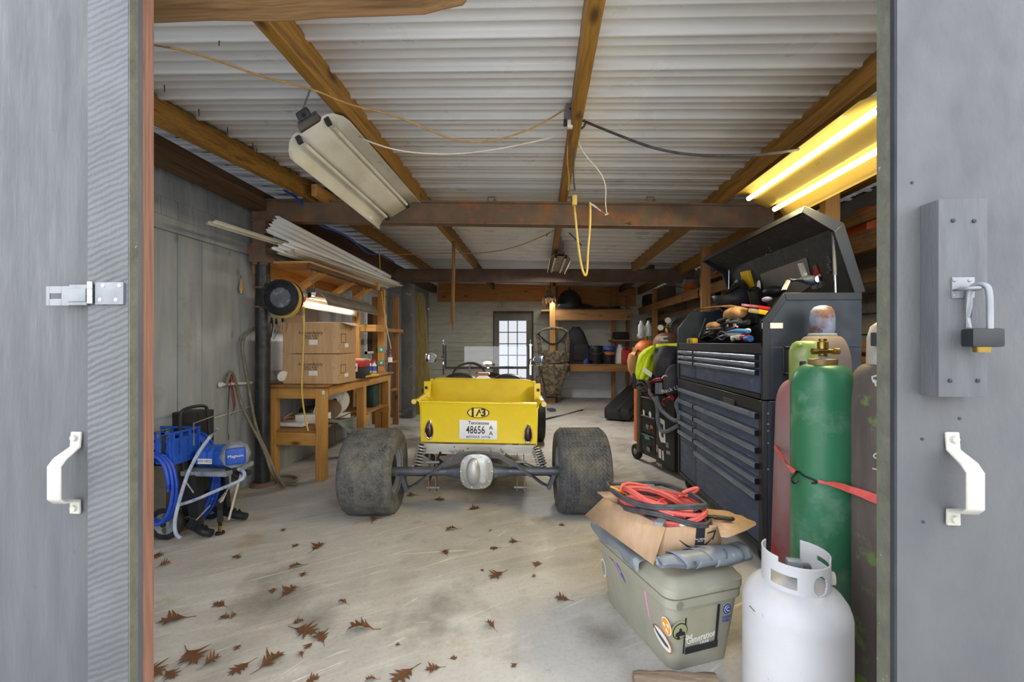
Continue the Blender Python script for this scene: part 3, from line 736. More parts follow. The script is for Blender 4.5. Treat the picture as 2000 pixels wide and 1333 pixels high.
# wall bracketed shelf over the bench
sy0, sy1, sz = 3.85, 5.62, 2.0
sx1 = WL + .56
sh = thing('wall_shelf', 'pine overhead shelf on diagonal brackets above the workbench', 'shelf', (WL + .3, (sy0 + sy1) / 2, sz))
MB().span((WL + .02, sy0, sz + .025), (sx1, sy1, sz + .045)).build('shelf_board', m_pine[1], sh)
MB().span((WL + .012, sy0, sz - .07), (WL + .055, sy1, sz + .024), bev=.004).build('ledger', m_pine[1], sh)
MB().span((sx1 - .04, sy0 + .02, sz - .02), (sx1, sy1 + .05, sz + .024), bev=.003).build('front_edge', m_rafdark[1], sh)
for y in (4.18, 4.85, 5.4):
    MB().bar((WL + .06, y, sz - .30), (sx1 - .03, y, sz + .0), .042, .09, (0, 1, 0), bev=.004).build('bracket', m_pine[0], sh)
# roofing offcuts lying on the shelf
def sheet(name, lab, a, b, dirw, wid, waves, mat, drop=0, amp=.016):
    a, b = V(a), V(b); dirw = V(dirw).normalized()
    n = (b - a).cross(dirw).normalized()
    m = MB(); m.grid(lambda u, v: a.lerp(b, v) + dirw * wid * (u - .5) + n * amp * .5 * math.sin(u * waves * 2 * math.pi) - V((0, 0, drop * 4 * v * (1 - v))) + (b - a) * (.006 * math.sin(u * 40) if v == 0 else 0), waves * 8, 8)
    return tag(m.build(name, mat, solid=.0018), lab, 'metal sheet', 'roofing offcuts on the overhead shelf')
sheet('roofing_sheet', 'white ribbed roofing offcut with the raised near edge, top of the pile', P(530, 437, Y=3.45), P(758, 549, Y=5.75), (.62, 0, .78), .17, 4, m_tin)
sheet('roofing_sheet', 'narrow white trim offcut reaching furthest toward the doors', P(412, 434, Y=2.9), P(700, 522, Y=5.2), (1, 0, .15), .085, 2, m_lampwhite, amp=.02)
sheet('roofing_sheet', 'pale ribbed offcut wedged under the top roofing sheet', P(548, 478, Y=3.55), P(770, 558, Y=5.9), (.95, 0, .35), .2, 4, m_tin)
sheet('roofing_sheet', 'dirty lowest ribbed offcut resting on the overhead shelf edge', P(560, 492, Y=3.7), P(775, 560, Y=5.95), (1, 0, .1), .2, 4, m_lampwhite)
# cord reel on the pipe with its yellow drop cord
rc = P(550, 582, Y=3.72)
ax = (V((.1, -.9, 0)) - V((0, 0, 0))).normalized()
reel = thing('cord_reel', 'black wire reel wound with yellow cord strapped to the pipe column', 'cord reel', rc)
MB().lathe([(.075, -.02), (.075, .07)], rc, -ax, 28).build('hub', m_blackpl, reel)
def spokes(off):
    m = MB(); fx, fy = frame(ax); c = rc + ax * off
    for r in (.155, .142, .125, .108, .092): m.tube([c + (fx * math.cos(t) + fy * math.sin(t)) * r for t in [k * math.pi / 20 for k in range(40)]], .0035 if r < .15 else .007, 6, closed=True)
    for k in range(12): t = k * math.pi / 6; d = fx * math.cos(t) + fy * math.sin(t); m.tube([c + d * .08, c + d * .155], .003, 5)
    return m
spokes(.022).build('wire_flange', m_blackpl, reel); spokes(-.072).build('wire_flange', m_blackpl, reel)
MB().lathe([(.094, .012), (.094, .022), (.01, .024)], rc, ax, 28).build('hub_plate', m_greymetal, reel)
MB().lathe([(.148, .018), (.15, .016), (.15, .0165), (.09, .017)], rc, ax, 28).build('flange_disc', m_ink, reel)
m = MB()
for k in range(9):
    r = .135 + .006 * (k % 3); off = .01 - k * .0085; fx, fy = frame(ax)
    m.tube([rc + ax * off + (fx * math.cos(t) + fy * math.sin(t)) * (r + .003 * math.sin(3 * t + k)) + V((0, 0, -.012 * (k % 3) * max(0, -math.sin(t)))) for t in [j * math.pi / 24 for j in range(48)]], .0065, 6, closed=True)
m.build('wound_cord', m_yellowcord, reel)
m = MB(); a = P(591, 585, Y=3.85)
m.box(a, (.035, .05, .05), rotm(0, 20, 0), bev=.006); m.box(a + V((-.01, -.02, -.045)), (.04, .03, .03), rotm(0, 30, 10), bev=.006)
m.build('plug_end', m_orangepl, reel)
m = MB(); m.box(a + V((-.012, -.01, .0)), (.06, .05, .022), bev=.006); m.build('outlet_block', m_blackpl, reel)
m = MB(); m.tube([rc + V((-.06, .09, 0)), PIPE + V((.03, -.065, 1.70))], .014, 8); m.box(PIPE + V((.05, -.06, 1.7)), (.05, .06, .16), bev=.004); m.build('mount_bracket', m_blackpl, reel)
m = MB(); q0 = P(593, 600, Y=3.86)
pts = [q0, P(594, 640, Y=3.86), P(592, 700, Y=3.86), P(589, 750, Y=3.86), P(591, 785, Y=3.87), P(597, 822, Y=3.88), P(602, 842, Y=3.88)]
m.tube(pts, .0085, 8, smooth=2)
tag(m.build('extension_cord', m_yellowcord), 'yellow cord hanging straight down past the cartons from the reel', 'cord')
# pliers and clamps hung under the reel
def plier(px0, py0, px1, py1, Y, lab, mat):
    a, b = P(px0, py0, Y=Y), P(px1, py1, Y=Y); d = b - a; s = V((.012, 0, 0))
    o = thing('pliers', lab, 'hand tool', a, 'hand tools hung below the cord reel')
    m = MB(); m.ball(a, (.014, .007, .02), 10); m.box(a + V((0, 0, .022)), (.016, .009, .03), bev=.003); m.build('jaw', m_darkmetal, o)
    for k in (-1, 1): MB().tube([a + s * .5 * k, a + d * .35 + s * 1.3 * k, a + d * .75 + s * 1.2 * k, b + s * .6 * k], .0055, 6, smooth=1).build('grip', mat, o)
YH = WL + 0; 
plier(531, 628, 527, 660, 3.95, 'dark straight pliers, leftmost tool hung under the cord reel', m_darkmetal)
plier(540, 630, 533, 664, 3.96, 'bowed steel tin snips hung in the middle under the cord reel', m_alu)
plier(552, 626, 551, 650, 3.97, 'stubby tan handled pliers nearest the upper carton', m_tan)
# framed shelving behind the bench
def rackpost(x, y, w=.09, z1=2.0, t=.04): return [(x - w / 2, y - t / 2, 0), (x + w / 2, y + t / 2, z1)]
rk = thing('shelf_rack', 'open stud framed shelving at the far end of the workbench', 'shelf rack', (WL + .4, 6.1, 0))
fx_ = -1.95
posts = []
for px, Y, zlo, mat in ((745, 5.85, .0, m_pine[2]), (773, 6.75, .0, m_stud[2]), (696, 5.5, .9, m_pine[2]), (733, 6.75, 0, m_stud[2])):
    x = P(px, 650, Y=Y).x
    MB().span((x - .045, Y - .02, zlo), (x + .045, Y + .03, sz + .02), bev=.004).build('post', mat, rk); posts.append((x, Y))
xa, xb = posts[2][0], posts[0][0]
MB().span((xa, 5.52, 1.44), (xb + .05, 5.86, 1.53), bev=.004).build('shelf_board', m_pine[0], rk)
MB().span((xb + .02, 5.86, 1.45), (posts[1][0] + .05, 6.75, 1.50)).build('shelf_board', m_shelf[1], rk)
for z in (.98, .55): MB().span((xb - .5, 5.86, z), (posts[1][0] + .03, 6.8, z + .035)).build('shelf_board', m_shelf[1], rk)
MB().span((xa - .25, 5.47, sz - .03), (xb + .1, 5.52, sz + .06)).build('header', m_pine[0], rk)
for z in (1.20, 1.02):
    q = V((xb + .012, 5.825, z)); m = MB(); m.span(q + V((-.045, -.012, -.035)), q + V((.045, .0, .035)), bev=.004); o = m.build('outlet_box', m_teal, rk)
    m = MB(); m.lathe([(.016, 0), (.016, .004)], q + V((0, -.012, 0)), (0, -1, 0), 14); m.build('outlet_face', m_white, o)
m = MB(); a = P(712, 636, Y=5.48)
m.tube([a, a + V((.0, 0, -.12)), a + V((.03, 0, -.13))], .005, 6); m.tube([a + V((.0, 0, 0)), a + V((.03, 0, .01))], .006, 6)
m.build('window_latch', m_zinc, rk)
# yellow cord dropping from the ceiling past the rack to the purple can
m = MB(); m.tube([P(740, 480, Y=5.5), P(742, 520, Y=5.6), P(746, 585, Y=5.78), P(755, 640, Y=5.8), P(764, 682, Y=5.82)], .006, 6, smooth=2)
tag(m.build('extension_cord', m_yellowcord), 'thin yellow cord slanting down the shelf rack posts', 'cord')
# things stored under the bench
def under(px, py, z=.476): return P(px, py, Z=z)
q = under(668, 820); q = V((-2.3, 4.75, .487))
rl = thing('wire_reel', 'white faced spool of grey wire on the shelf under the bench', 'reel', q)
c = q + V((0, 0, .16)); ax = V((.35, -.93, 0)).normalized()
MB().lathe([(.155, 0), (.155, .012), (.01, .014)], c, ax, 28).build('spool_face', m_white, rl)
MB().lathe([(.14, -.16), (.15, -.1), (.15, -.02), (.14, 0)], c, ax, 24).build('wound_wire', m_greymetal, rl)
m = MB(); m.lathe([(.025, 0), (.025, .03)], c + ax * .012, ax, 12); m.build('hub', m_darkmetal, rl)
m = MB(); m.tube([c + V((.1, -.05, .14)), c + V((.16, -.12, .05)), c + V((.05, -.08, -.04)), c + V((-.1, -.05, -.06))], .005, 6, smooth=2); m.build('tie_string', m_rope, rl)
q = V((-2.25, 4.52, .477))
dk = tag(MB().lathe([(.12, 0), (.125, .004), (.12, .008), (.02, .012)], q + V((0, 0, .1)), (.15, -.75, .62), 26).build('saw_blade', m_rust), 'rusty round saw blade leaning against the white spool', 'blade')
for k, (x, y, sxx, syy, szz, rz, lab) in enumerate(((-2.33, 4.34, .30, .16, .09, 8, 'white block lying under the bench nearest the front leg'), (-2.22, 4.6, .3, .14, .04, 25, 'flat white board offcut under the rusty blade'), (-2.42, 4.12, .26, .10, .035, -6, 'broken white strip where the yellow cord ends'))):
    tag(MB().box((x, y, .477 + szz / 2 + (.005 if k else 0)), (sxx, syy, szz), rotm(0, 0, rz), bev=.004).build('foam_block', m_white), lab, 'offcut', 'white offcuts under the bench')
q = V((-2.5, 5.1, .487)); tag(MB().lathe([(.14, 0), (.16, .3), (.165, .3), (.165, .31), (.15, .31)], q, n=24).build('storage_tub', m_blackpl), 'dark round tub behind the wire spool under the bench', 'tub')
q = V((-2.12, 5.42, .487)); tag(MB().box(q + V((-.02, 0, .15)), (.12, .2, .3), bev=.02).build('jug', pm('dark green jug', '26433c', '1d332e', 6, .4)), 'dark green jug on the far end of the bench lower shelf', 'jug')
q = V((-2.16, 5.18, .487)); tag(MB().box(q + V((0, 0, .19)), (.05, .10, .38), bev=.006).build('caulk_box', m_white), 'upright white carton beside the far bench leg', 'box')
m = MB(); random.seed(8)
q = V((-2.1, 4.35, .478))
m.grid(lambda u, v: q + V((-.12 + .3 * u, -.08 + .2 * v, .01 + .02 * math.sin(6 * u) * math.sin(5 * v) - (.11 * max(0, u - .6) / .4 if v < .7 else 0))), 12, 10)
tag(m.build('rag', pm('grey green rag', '7c857d', '69726b', 20, .9), solid=.006), 'grey rag hanging off the bench lower shelf', 'rag')
q = V((-2.42, 4.45, .48)); bl = thing('bench_grinder', 'small black and white power tool left of the wire spool', 'power tool', q)
MB().lathe([(.05, 0), (.06, .02), (.06, .14), (.04, .17)], q + V((-.09, 0, .08)), (1, -.2, .15), 16).build('motor_body', m_blackpl, bl)
MB().box(q + V((.1, -.03, .12)), (.05, .1, .09), rotm(0, 20, 0), bev=.015).build('guard', m_white, bl)
MB().box(q + V((0, 0, .015)), (.2, .12, .03), bev=.005).build('tool_base', m_greymetal, bl)
m = MB(); m.tube(wob([q + V((-.2, -.2, .01)), q + V((-.14, -.26, .04)), q + V((-.05, -.2, .02)), q + V((-.12, -.12, .06)), q + V((-.22, -.18, .03)), q + V((-.16, -.05, .09))], .01), .011, 7, smooth=2)
tag(m.build('hose_scrap', m_tan), 'coil of brown hose scrap on the bench lower shelf', 'hose')
m = MB(); m.tube([V((-2.28, 4.28, .60)), V((-2.2, 4.3, .53)), V((-2.12, 4.35, .5)), V((-2.06, 4.62, .53)), V((-2.1, 4.8, .52))], .006, 6, smooth=2)
tag(m.build('power_cord', m_blkcable), 'dark power cord trailing across white offcuts under the bench', 'cord')
# ---------------------------------------------------------------- hoses and bits on the left wall
m = MB()
hp = [P(448, 735, X=WL + .05), P(440, 760, X=WL + .05), P(450, 722, X=WL + .05), P(459, 740, X=WL + .05), P(470, 790, X=WL + .06), P(490, 830, Y=3.62), P(507, 860, Y=3.62), P(520, 890, Y=3.62), P(530, 925, Y=3.62)]
e_ = P(550, 948, Z=.02)
m.tube(hp + [e_, P(585, 938, Z=.02), P(570, 930, Z=.02), P(535, 930, Z=.02), P(545, 944, Z=.02), P(580, 947, Z=.02)], .013, 8, smooth=2)
m.tube([P(497, 640, X=WL + .06), P(478, 655, X=WL + .06), P(472, 675, X=WL + .06), P(477, 710, X=WL + .06), P(488, 770, X=WL + .05), P(500, 840, Y=3.64), P(522, 885, Y=3.64), P(540, 930, Y=3.65), P(556, 950, Z=.03)], .013, 8, smooth=2)
tag(m.build('air_hose', m_hose), 'long dusty grey air hose draped from the wall hook to the floor', 'hose')
m = MB(); a = P(430, 752, X=WL + .04); b = P(492, 748, X=WL + .04); m.cyl(a, b, .012); m.lathe([(.02, 0), (.02, .02)], a, (0, 1, 0), 12)
o = m.build('hose_hook', m_pvc); tag(o, 'white plastic pipe hook carrying the air hose on the wall', 'hook')
m = MB(); a = P(452, 742, X=WL + .06); m.tube([a + V((0, 0, .04)), a + V((0, .02, 0)), a + V((0, -.02, -.03)), P(458, 800, X=WL + .03)], .004, 5, smooth=1); m.ball(a, (.01, .012, .012), 8)
tag(m.build('twine', m_red), 'short red twine knotted at the hose hook', 'cord')
m = MB(); m.tube([P(449, 735, X=WL + .02), P(446, 800, X=WL + .02), P(447, 860, X=WL + .02)], .004, 5); m.tube([P(448, 735, X=WL + .02), P(462, 790, X=WL + .02), P(452, 812, X=WL + .02)], .003, 5, smooth=2)
tag(m.build('rope', m_blkcable), 'thin dark rope hanging down the wall behind the sprayer', 'rope')
m = MB(); m.tube(sag(P(292, 846, X=WL + .03), P(500, 790, X=WL + .03), .02), .003, 5)
tag(m.build('string', m_rope), 'pale string strung low along the plank wall', 'string')
a = P(471, 560, X=WL + .03); bt = thing('bottle_opener', 'small brass and wood tool hanging on the plank wall', 'tool', a)
MB().lathe([(.010, -.05), (.018, -.03), (.018, .0), (.008, .02), (.006, .07)], a, n=12).build('handle', m_tan, bt); MB().lathe([(.012, -.06), (.012, -.05)], a, n=12).build('ferrule', m_brass, bt)
m = MB(); m.tube([a + V((0, 0, .07)), a + V((0, 0, .1))], .003, 5); m.build('hook', m_darkmetal, bt)
# live edge slab leaning by the pillar
m = MB(); q0, q1 = P(822, 806, Y=7.7), P(818, 572, Y=7.75)
sec = []
for k in range(13):
    t = k / 12; c = q0.lerp(q1, t); c.z = .0 + t * (q1.z); wl_ = .155 - .025 * t + .012 * math.sin(t * 9); 
    sec.append([c + V((-wl_ - .02, 0, 0)), c + V((wl_ + .035 * (1 - t * t) - (.06 * t * t), -.01, 0)), c + V((wl_ + .035 * (1 - t * t) - .06 * t * t, .05, 0)), c + V((-wl_ - .02, .05, 0))])
m.loft(sec); tag(m.build('wood_slab', m_slab), 'tall live edge wood slab leaning beside the grey pillar', 'slab')
# ================================================================ fluorescent shop lights
def shoplight(lab, a, b, roll, lit=None, w=.27, deep=1, shell=None, us=(-.24, .24), open_=True, chain=True, tubes=True, back=m_lampgrey, refl=m_lampwhite, rad=.0165):
    a, b = V(a), V(b); d = (b - a); L = d.length; d.normalize()
    x, y = frame(d); q = MX.Rotation(R(roll), 3, d); x = q @ x; y = q @ y      # y points up out of the back
    o = thing('shop_light', lab, 'lamp', (a + b) / 2, 'fluorescent shop lights')
    prof = [(p_, h_ * deep) for p_, h_ in [(-.5, -.065), (-.46, -.035), (-.36, -.008), (-.27, 0), (-.21, -.0), (-.17, -.022), (-.12, -.024), (0, -.024), (.12, -.024), (.17, -.022), (.21, 0), (.27, 0), (.36, -.008), (.46, -.035), (.5, -.065)]]
    at = lambda u, h, s: a + d * (s * L) + x * (u * w) + y * h
    m = MB(); n = len(prof)
    def fn(i, j):
        k = min(int(round(i * (n - 1))), n - 1); u, h = prof[k]
        s = j
        if j == 0: s = .0 + .05 * (abs(u) * 2) ** 4
        return at(u, h, s)
    m.grid(fn, n - 1, 6); m.build('reflector', refl, o, solid=.0015)
    if shell:
        m = MB(); m.grid(lambda i, j: fn(i, j) + y * .004 + x * (.004 if i > .5 else -.004), n - 1, 6); m.build('outer_shell', shell, o, solid=.0015)
    m = MB(); m.box((a + b) / 2 + y * .022, (w * .34, L * .98, .04), MX((x, d, y)).transposed(), bev=.004); m.build('housing', back, o)
    for u in us:
        m = MB(); m.cyl(at(u, -.034, .03), at(u, -.034, .97), rad if tubes else rad * .6, n=12)
        if tubes: m.build('tube', lit or m_tubeoff, o)
        else: m.bm.free()
        for s in (.025, .975):
            m = MB(); m.box(at(u, -.022, s), (.03, .016, .05), MX((x, d, y)).transposed(), bev=.003); m.build('tube_socket', m_blackpl, o)
    return o, at, x, y, d
# left fixture without tubes hung from the rafter
l1, at, x, y, d = shoplight('white tubeless shop light hanging crooked from the left rafter', P(603, 243, d=2.33), P(776, 411, d=3.42), -29, w=.39, tubes=False)
m = MB()
for u in (-.24, .24): m.cyl(at(u, -.02, .07), at(u, -.02, .98), .012, n=10)
m.build('tube_channel', m_lampwhite, l1)
e0 = at(0, .012, .035)
m = MB(); m.box(e0 - d * .012 + y * .03, (.12, .012, .06), MX((x, d, y)).transposed(), bev=.003); m.box(e0 - d * .014 + y * .08 - x * .01, (.075, .010, .06), MX((x, d, y)).transposed(), bev=.012)
m.build('end_plate', pm('dark grey bracket', '55575c', '484a4f', 9, .5, .3), l1)
m = MB(); m.lathe([(.013, 0), (.013, .003)], e0 - d * .019 + y * .075 - x * .01, -d, 12); m.build('knockout', m_ink, l1)
def chain(a, b, n, r=.009, par=None):
    m = MB(); a, b = V(a), V(b)
    for k in range(n):
        c = a.lerp(b, (k + .5) / n); dd = (b - a).normalized(); h = (b - a).length / n * .68; sx_ = V((1, 0, 0)) if k % 2 else V((0, 1, 0))
        m.tube([c + dd * h * math.cos(t) + sx_ * r * .55 * math.sin(t) for t in [j * math.pi / 5 for j in range(10)]], .0022, 5, closed=True)
    return m.build('hanging_chain', m_zinc, par)
top1 = P(607, 172, d=2.36)
chain(e0 - d * .014 + y * .115, top1, 9, par=l1)
fe = at(.0, .03, .85); chain(fe, V((fe.x + .02, fe.y, roofz(fe.x) - .14)), 6, par=l1)
# right fixture, both tubes lit
l2, at2, x2, y2, d2 = shoplight('lit shop light with two glowing yellow tubes above the tool chest', (1.56, 1.93, 2.30), (1.56, 3.19, 2.30), 24, lit=m_tubeyel, w=.40, refl=m_reflyel)
for s in (.1, .9):
    q = at2(0, .04, s); chain(q, V((q.x, q.y, roofz(q.x) - .0)), 8, par=l2)
# lit fixture over the workbench
a3, b3 = P(606, 582, d=4.15), P(716, 606, d=5.4)
l3, at3, x3, y3, d3 = shoplight('lit shop light with one bright tube hanging over the cartons', a3 + V((0, 0, .05)), b3 + V((0, 0, .05)), -4, lit=m_tubewht, w=.27, deep=1.9, shell=m_lampgrey, us=(-.1,))
q = at3(0, .045, .05); chain(q, V((q.x - .02, q.y, 2.02)), 7, par=l3); q = at3(0, .045, .93); chain(q, V((q.x, q.y, 2.0)), 7, par=l3)
def tube_and_fill(at, d, y, us, power, colr):
    for u in us:
        la = bpy.data.lights.new('tube_and_fill_lamp', 'AREA'); la.shape = 'RECTANGLE'; la.size = 1.1; la.size_y = .03; la.energy = power; la.color = colr
        o = bpy.data.objects.new('tube_and_fill_lamp', la); COL.objects.link(o)
        z = y; x = d; yy = z.cross(x); mt = MX((x, yy, z)).transposed().to_4x4(); mt.translation = at(u, -.053, .5); o.matrix_world = mt
tube_and_fill(at2, d2, y2, (-.24, .24), 6, (1, .82, .42)); tube_and_fill(at3, d3, y3, (-.1,), 3, (1, .94, .84))
# two more fixtures down the middle
l4, at4, x4, y4, d4 = shoplight('brown backed shop light with two white tubes just before the back beam', P(1096, 497, d=5.6), P(1086, 528, d=6.8), 6, w=.27, refl=m_reflbrown)
q = at4(0, .04, .02); chain(q, V((q.x - .02, q.y, roofz(q.x) - .14)), 7, par=l4)
m = MB(); q = at4(.05, .06, -.01); m.tube([q, q + V((.01, 0, .1))], .004, 6); m.build('supply_lead', m_blkcable, l4)
l5, at5, x5, y5, d5 = shoplight('furthest and smallest looking shop light hung near the back wall', P(1072, 578, d=8.6), P(1073, 590, d=9.6), 0, w=.28, refl=m_reflbrown)
q = at5(0, .04, .02); chain(q, V((q.x, q.y, roofz(q.x) - .12)), 12, par=l5)
m = MB(); q = at5(0, .05, -.01); m.box(q, (.10, .012, .12), bev=.02); m.build('end_plate', m_lampgrey, l5)
tube_and_fill(at4, d4, y4, (-.24, .24), 8, (1, .95, .87)); tube_and_fill(at5, d5, y5, (-.24, .24), 1.5, (1, .95, .87))  # fill lamps added on these unlit tubes to brighten the back
# ================================================================ wiring
bx = P(1113, 222, d=2.42)
eb = thing('outlet_box', 'grey metal outlet box on the middle rafter', 'outlet box', bx)
MB().box(bx, (.055, .06, .085), rotm(0, 0, 12), bev=.004).build('box_body', m_zinc, eb)
m = MB(); m.lathe([(.006, 0), (.006, .002)], bx + V((.0, -.032, .01)), (0, -1, 0), 8); m.lathe([(.004, 0), (.004, .002)], bx + V((-.015, -.031, .03)), (0, -1, 0), 8); m.build('knockout', m_ink, eb)
m = MB(); m.box(bx + V((0, -.005, -.06)), (.03, .025, .05), bev=.005); m.build('white_plug', m_pvc, eb)
m = MB(); m.box(bx + V((-.025, 0, -.05)), (.02, .03, .03), bev=.004); m.build('black_plug', m_blackpl, eb)
def cord(name, pts, r, mat, lab, sm=2, n=7):
    return tag(MB().tube(pts, r, n, smooth=sm).build(name, mat), lab, 'cord')
cord('electric_wire', [P(300, 88, d=1.74), P(360, 98, d=1.78), P(430, 120, d=1.82), P(520, 153, d=1.93), P(610, 173, d=2.02), P(680, 205, d=2.1), P(760, 222, d=2.16), P(830, 250, d=2.22), P(890, 276, d=2.28), P(950, 278, d=2.32), P(1020, 260, d=2.36), P(1070, 235, d=2.38), P(1108, 210, d=2.4)], .0045, m_twine, 'tan wire looping from the left doorway to the outlet box')
cord('power_cord', [at(.4, .0, .22), P(720, 277, d=2.45), P(770, 293, d=2.5), P(830, 301, d=2.55), P(900, 301, d=2.6), P(970, 292, d=2.6), P(1040, 278, d=2.6), P(1100, 263, d=2.6), P(1114, 238, d=2.6)], .0045, m_pvc, 'white lamp cord running from the tubeless light to the outlet box')
cord('power_cord', [P(1130, 232, d=2.62), P(1160, 245, d=2.6), P(1210, 265, d=2.55), P(1270, 288, d=2.5), P(1330, 301, d=2.45), P(1400, 305, d=2.4), P(1470, 304, d=2.35), P(1530, 297, d=2.3), P(1560, 292, d=2.3)], .0075, m_blkcable, 'black power cord swinging from the outlet box to the lit yellow fixture')
m = MB(); c = P(1133, 240, d=2.58); m.tube([c + V((.03 * math.cos(t), 0, .035 * math.sin(t))) for t in [k * math.pi / 9 for k in range(18)]], .006, 6, closed=True); m.tube([P(1120, 205, d=2.62), P(1124, 222, d=2.58), P(1134, 228, d=2.58)], .006, 6, smooth=1)
tag(m.build('power_cord', m_blkcable), 'black cord loop tied round the middle rafter', 'cord')
cord('power_cord', [P(1124, 262, d=2.65), P(1121, 300, d=2.7), P(1120, 345, d=2.75), P(1123, 372, d=2.8)], .006, m_blkcable, 'black cord hanging from the middle rafter to the yellow connector')
yc = thing('extension_cord', 'yellow extension cord hanging in a narrow loop under the front beam', 'cord', P(1142, 540, d=2.9))
m = MB(); m.tube([P(1122, 400, d=2.82), P(1124, 430, d=2.84), P(1128, 470, d=2.86), P(1134, 515, d=2.88), P(1140, 535, d=2.9), P(1144, 540, d=2.9), P(1147, 530, d=2.9), P(1148, 490, d=2.9), P(1152, 450, d=2.88), P(1153, 408, d=2.86), P(1152, 396, d=2.9)], .0075, 8, smooth=2); m.build('cord_loop', m_yellowcord, yc)
a = P(1122, 392, d=2.81); m = MB(); m.box(a, (.03, .035, .065), bev=.006); m.build('connector', m_yellowcord, yc)
cord('string', [P(1131, 250, d=2.6), P(1128, 275, d=2.6), P(1140, 300, d=2.6), P(1160, 322, d=2.62), P(1178, 345, d=2.65), P(1184, 370, d=2.7), P(1182, 395, d=2.7), P(1185, 416, d=2.7)], .0032, m_rope, 'white string trailing from the rafter beside the yellow cord', n=5)
m = MB(); c = P(1184, 419, d=2.7); random.seed(4)
m.tube(wob([c] * 9, .012), .003, 5, smooth=1); m.tube([c, P(1165, 406, d=2.7), P(1150, 397, d=2.72), P(1160, 400, d=2.72), P(1172, 412, d=2.7)], .003, 5, smooth=2)
tag(m.build('string', m_rope), 'knotted clump at the end of the white string', 'string')
cord('electric_wire', [P(1110, 264, d=2.65), P(1107, 310, d=2.7), P(1112, 350, d=2.8), P(1110, 372, d=2.8)], .0035, m_twine, 'thin tan wire hanging along the middle rafter', n=5)
cord('electric_wire', [P(1087, 448, d=4.95), P(1060, 462, d=5.1), P(1000, 486, d=5.4), P(940, 495, d=5.6), P(880, 495, d=5.7), P(800, 497, d=5.7), P(742, 497, d=5.7)], .006, m_twine, 'tan wire sagging behind the front beam toward the left', n=5)
m = MB(); m.tube([P(1067, 462, d=5.3), P(1078, 447, d=5.3), P(1090, 443, d=5.3), P(1105, 449, d=5.3), P(1122, 465, d=5.3), P(1136, 480, d=5.3)], .007, 6, smooth=2)
tag(m.build('power_cord', m_blkcable), 'black cord over the middle rafter behind the front beam', 'cord')
a = P(1094, 470, d=5.4); ob = tag(MB().box(a, (.04, .05, .09), bev=.004).build('outlet_box', m_zinc), 'small galvanised outlet box above the brown backed middle fixture', 'outlet box')
cord('air_line', [P(555, 372, Y=3.5), P(580, 385, Y=3.7), P(620, 440, Y=4.0), P(660, 452, Y=4.3), P(690, 470, Y=4.7), P(720, 498, Y=5.4), P(742, 496, Y=6), P(770, 512, Y=6.6)], .011, m_bluehose, 'blue air line running along the top of the left wall')
# stick hanging from the left rafter
a, b = P(886, 472, d=5.0), P(884, 632, d=5.0)
m = MB(); m.tube([a, a.lerp(b, .3) + V((.004, 0, 0)), a.lerp(b, .7) - V((.004, 0, 0)), b], [.02, .019, .022, .02], 8); m.tube([b, b + V((0, 0, -.1))], [.008, .002], 6)
tag(m.build('hanging_stick', m_stick), 'slim bark covered stick hanging down from the rafter behind the beam', 'stick')
# ================================================================ yellow hot rod
CD = 3.41
def ax_(d): return 991 - 59 * CD / d
def L(px, py, d): return V(((px - ax_(d)) * d / FPX, d - CD, CAMZ - (py - 669) * d / FPX))
car = thing('hot_rod', 'yellow open roadster hot rod seen from behind with huge rear tyres', 'car', (0, 0, 0))
def rolled(m):
    for v in m.bm.verts: v.co.z -= .022 * v.co.x
    return m
def mirrored(fn):
    for s in (-1, 1): fn(s)
# rear wheels
TR, TX0, TX1 = .318, .605, .995
def rear(s):
    wheel = thing('rear_wheel', None, None, (s * .8, 0, TR - .012)); wheel.parent = car
    c = V((s * .8, 0, TR - .012))
    w = (TX1 - TX0) / 2
    m = MB()
    prof = [(.17, -w * .86), (.20, -w * .93), (.25, -w * 1.0), (.285, -w * .98), (.305, -w * .9), (TR, -w * .8)]
    n = 40; pr = prof + [(TR + .003, -w * .4), (TR + .003, w * .4)] + [(r, -h) for r, h in prof[::-1]]
    m.lathe(pr + [(.165, w * .5), (.165, -w * .5)], c, (1, 0, 0), 110, closed=True)
    for v in m.bm.verts:       # flat patch and sidewall bulge at the floor, heavier on the slack left tyre
        sagz = .008 + (.008 if s < 0 else 0)
        if v.co.z < sagz:
            k = sagz - v.co.z
            v.co.x += (v.co.x - c.x) * .9 * k / .03 * .12; v.co.z = .001 + .0 * k
    t = m.build('tyre', m_tire if s < 0 else m_tire2, wheel, ang=60)
    # zig-zag tread grooves, raised ribs round the tread
    m = MB(); k = 11
    for q in range(k):
        off = -w * .74 + 2 * w * .74 * q / (k - 1); N = 120
        pts = [(c.x + off + (.008 if j % 2 else -.008), (TR + .0025) * math.sin(2 * math.pi * j / N), c.z + (TR + .0025) * math.cos(2 * math.pi * j / N)) for j in range(N)]
        pts = [p for p in pts if p[2] > .02]
        i0 = max(range(len(pts)), key=lambda i: (V(pts[i]) - V(pts[i - 1])).length); pts = pts[i0:] + pts[:i0]
        m.tube(pts, .0034, 4)
    m.build('tread_pattern', m_tire if s < 0 else m_tire2, t)
    m = MB()
    m.lathe([(.172, -w * .86), (.176, -w * .9), (.165, -w * .84), (.155, -w * .7), (.15, -w * .2), (.06, -w * .12), (.06, -w * .05), (.15, -w * .0), (.15, w * .6), (.172, w * .86), (.176, w * .9), (.18, w * .86), (.16, w * .6), (.16, -w * .6)], c, (1, 0, 0), 40, closed=True)
    m.build('rim', m_alu, wheel)
    m = MB(); m.lathe([(.12, 0), (.13, .01), (.13, .06), (.07, .075)], c - V((s * .14, 0, 0)), (s, 0, 0), 28); m.build('brake_drum', m_darkmetal, wheel)
mirrored(rear)
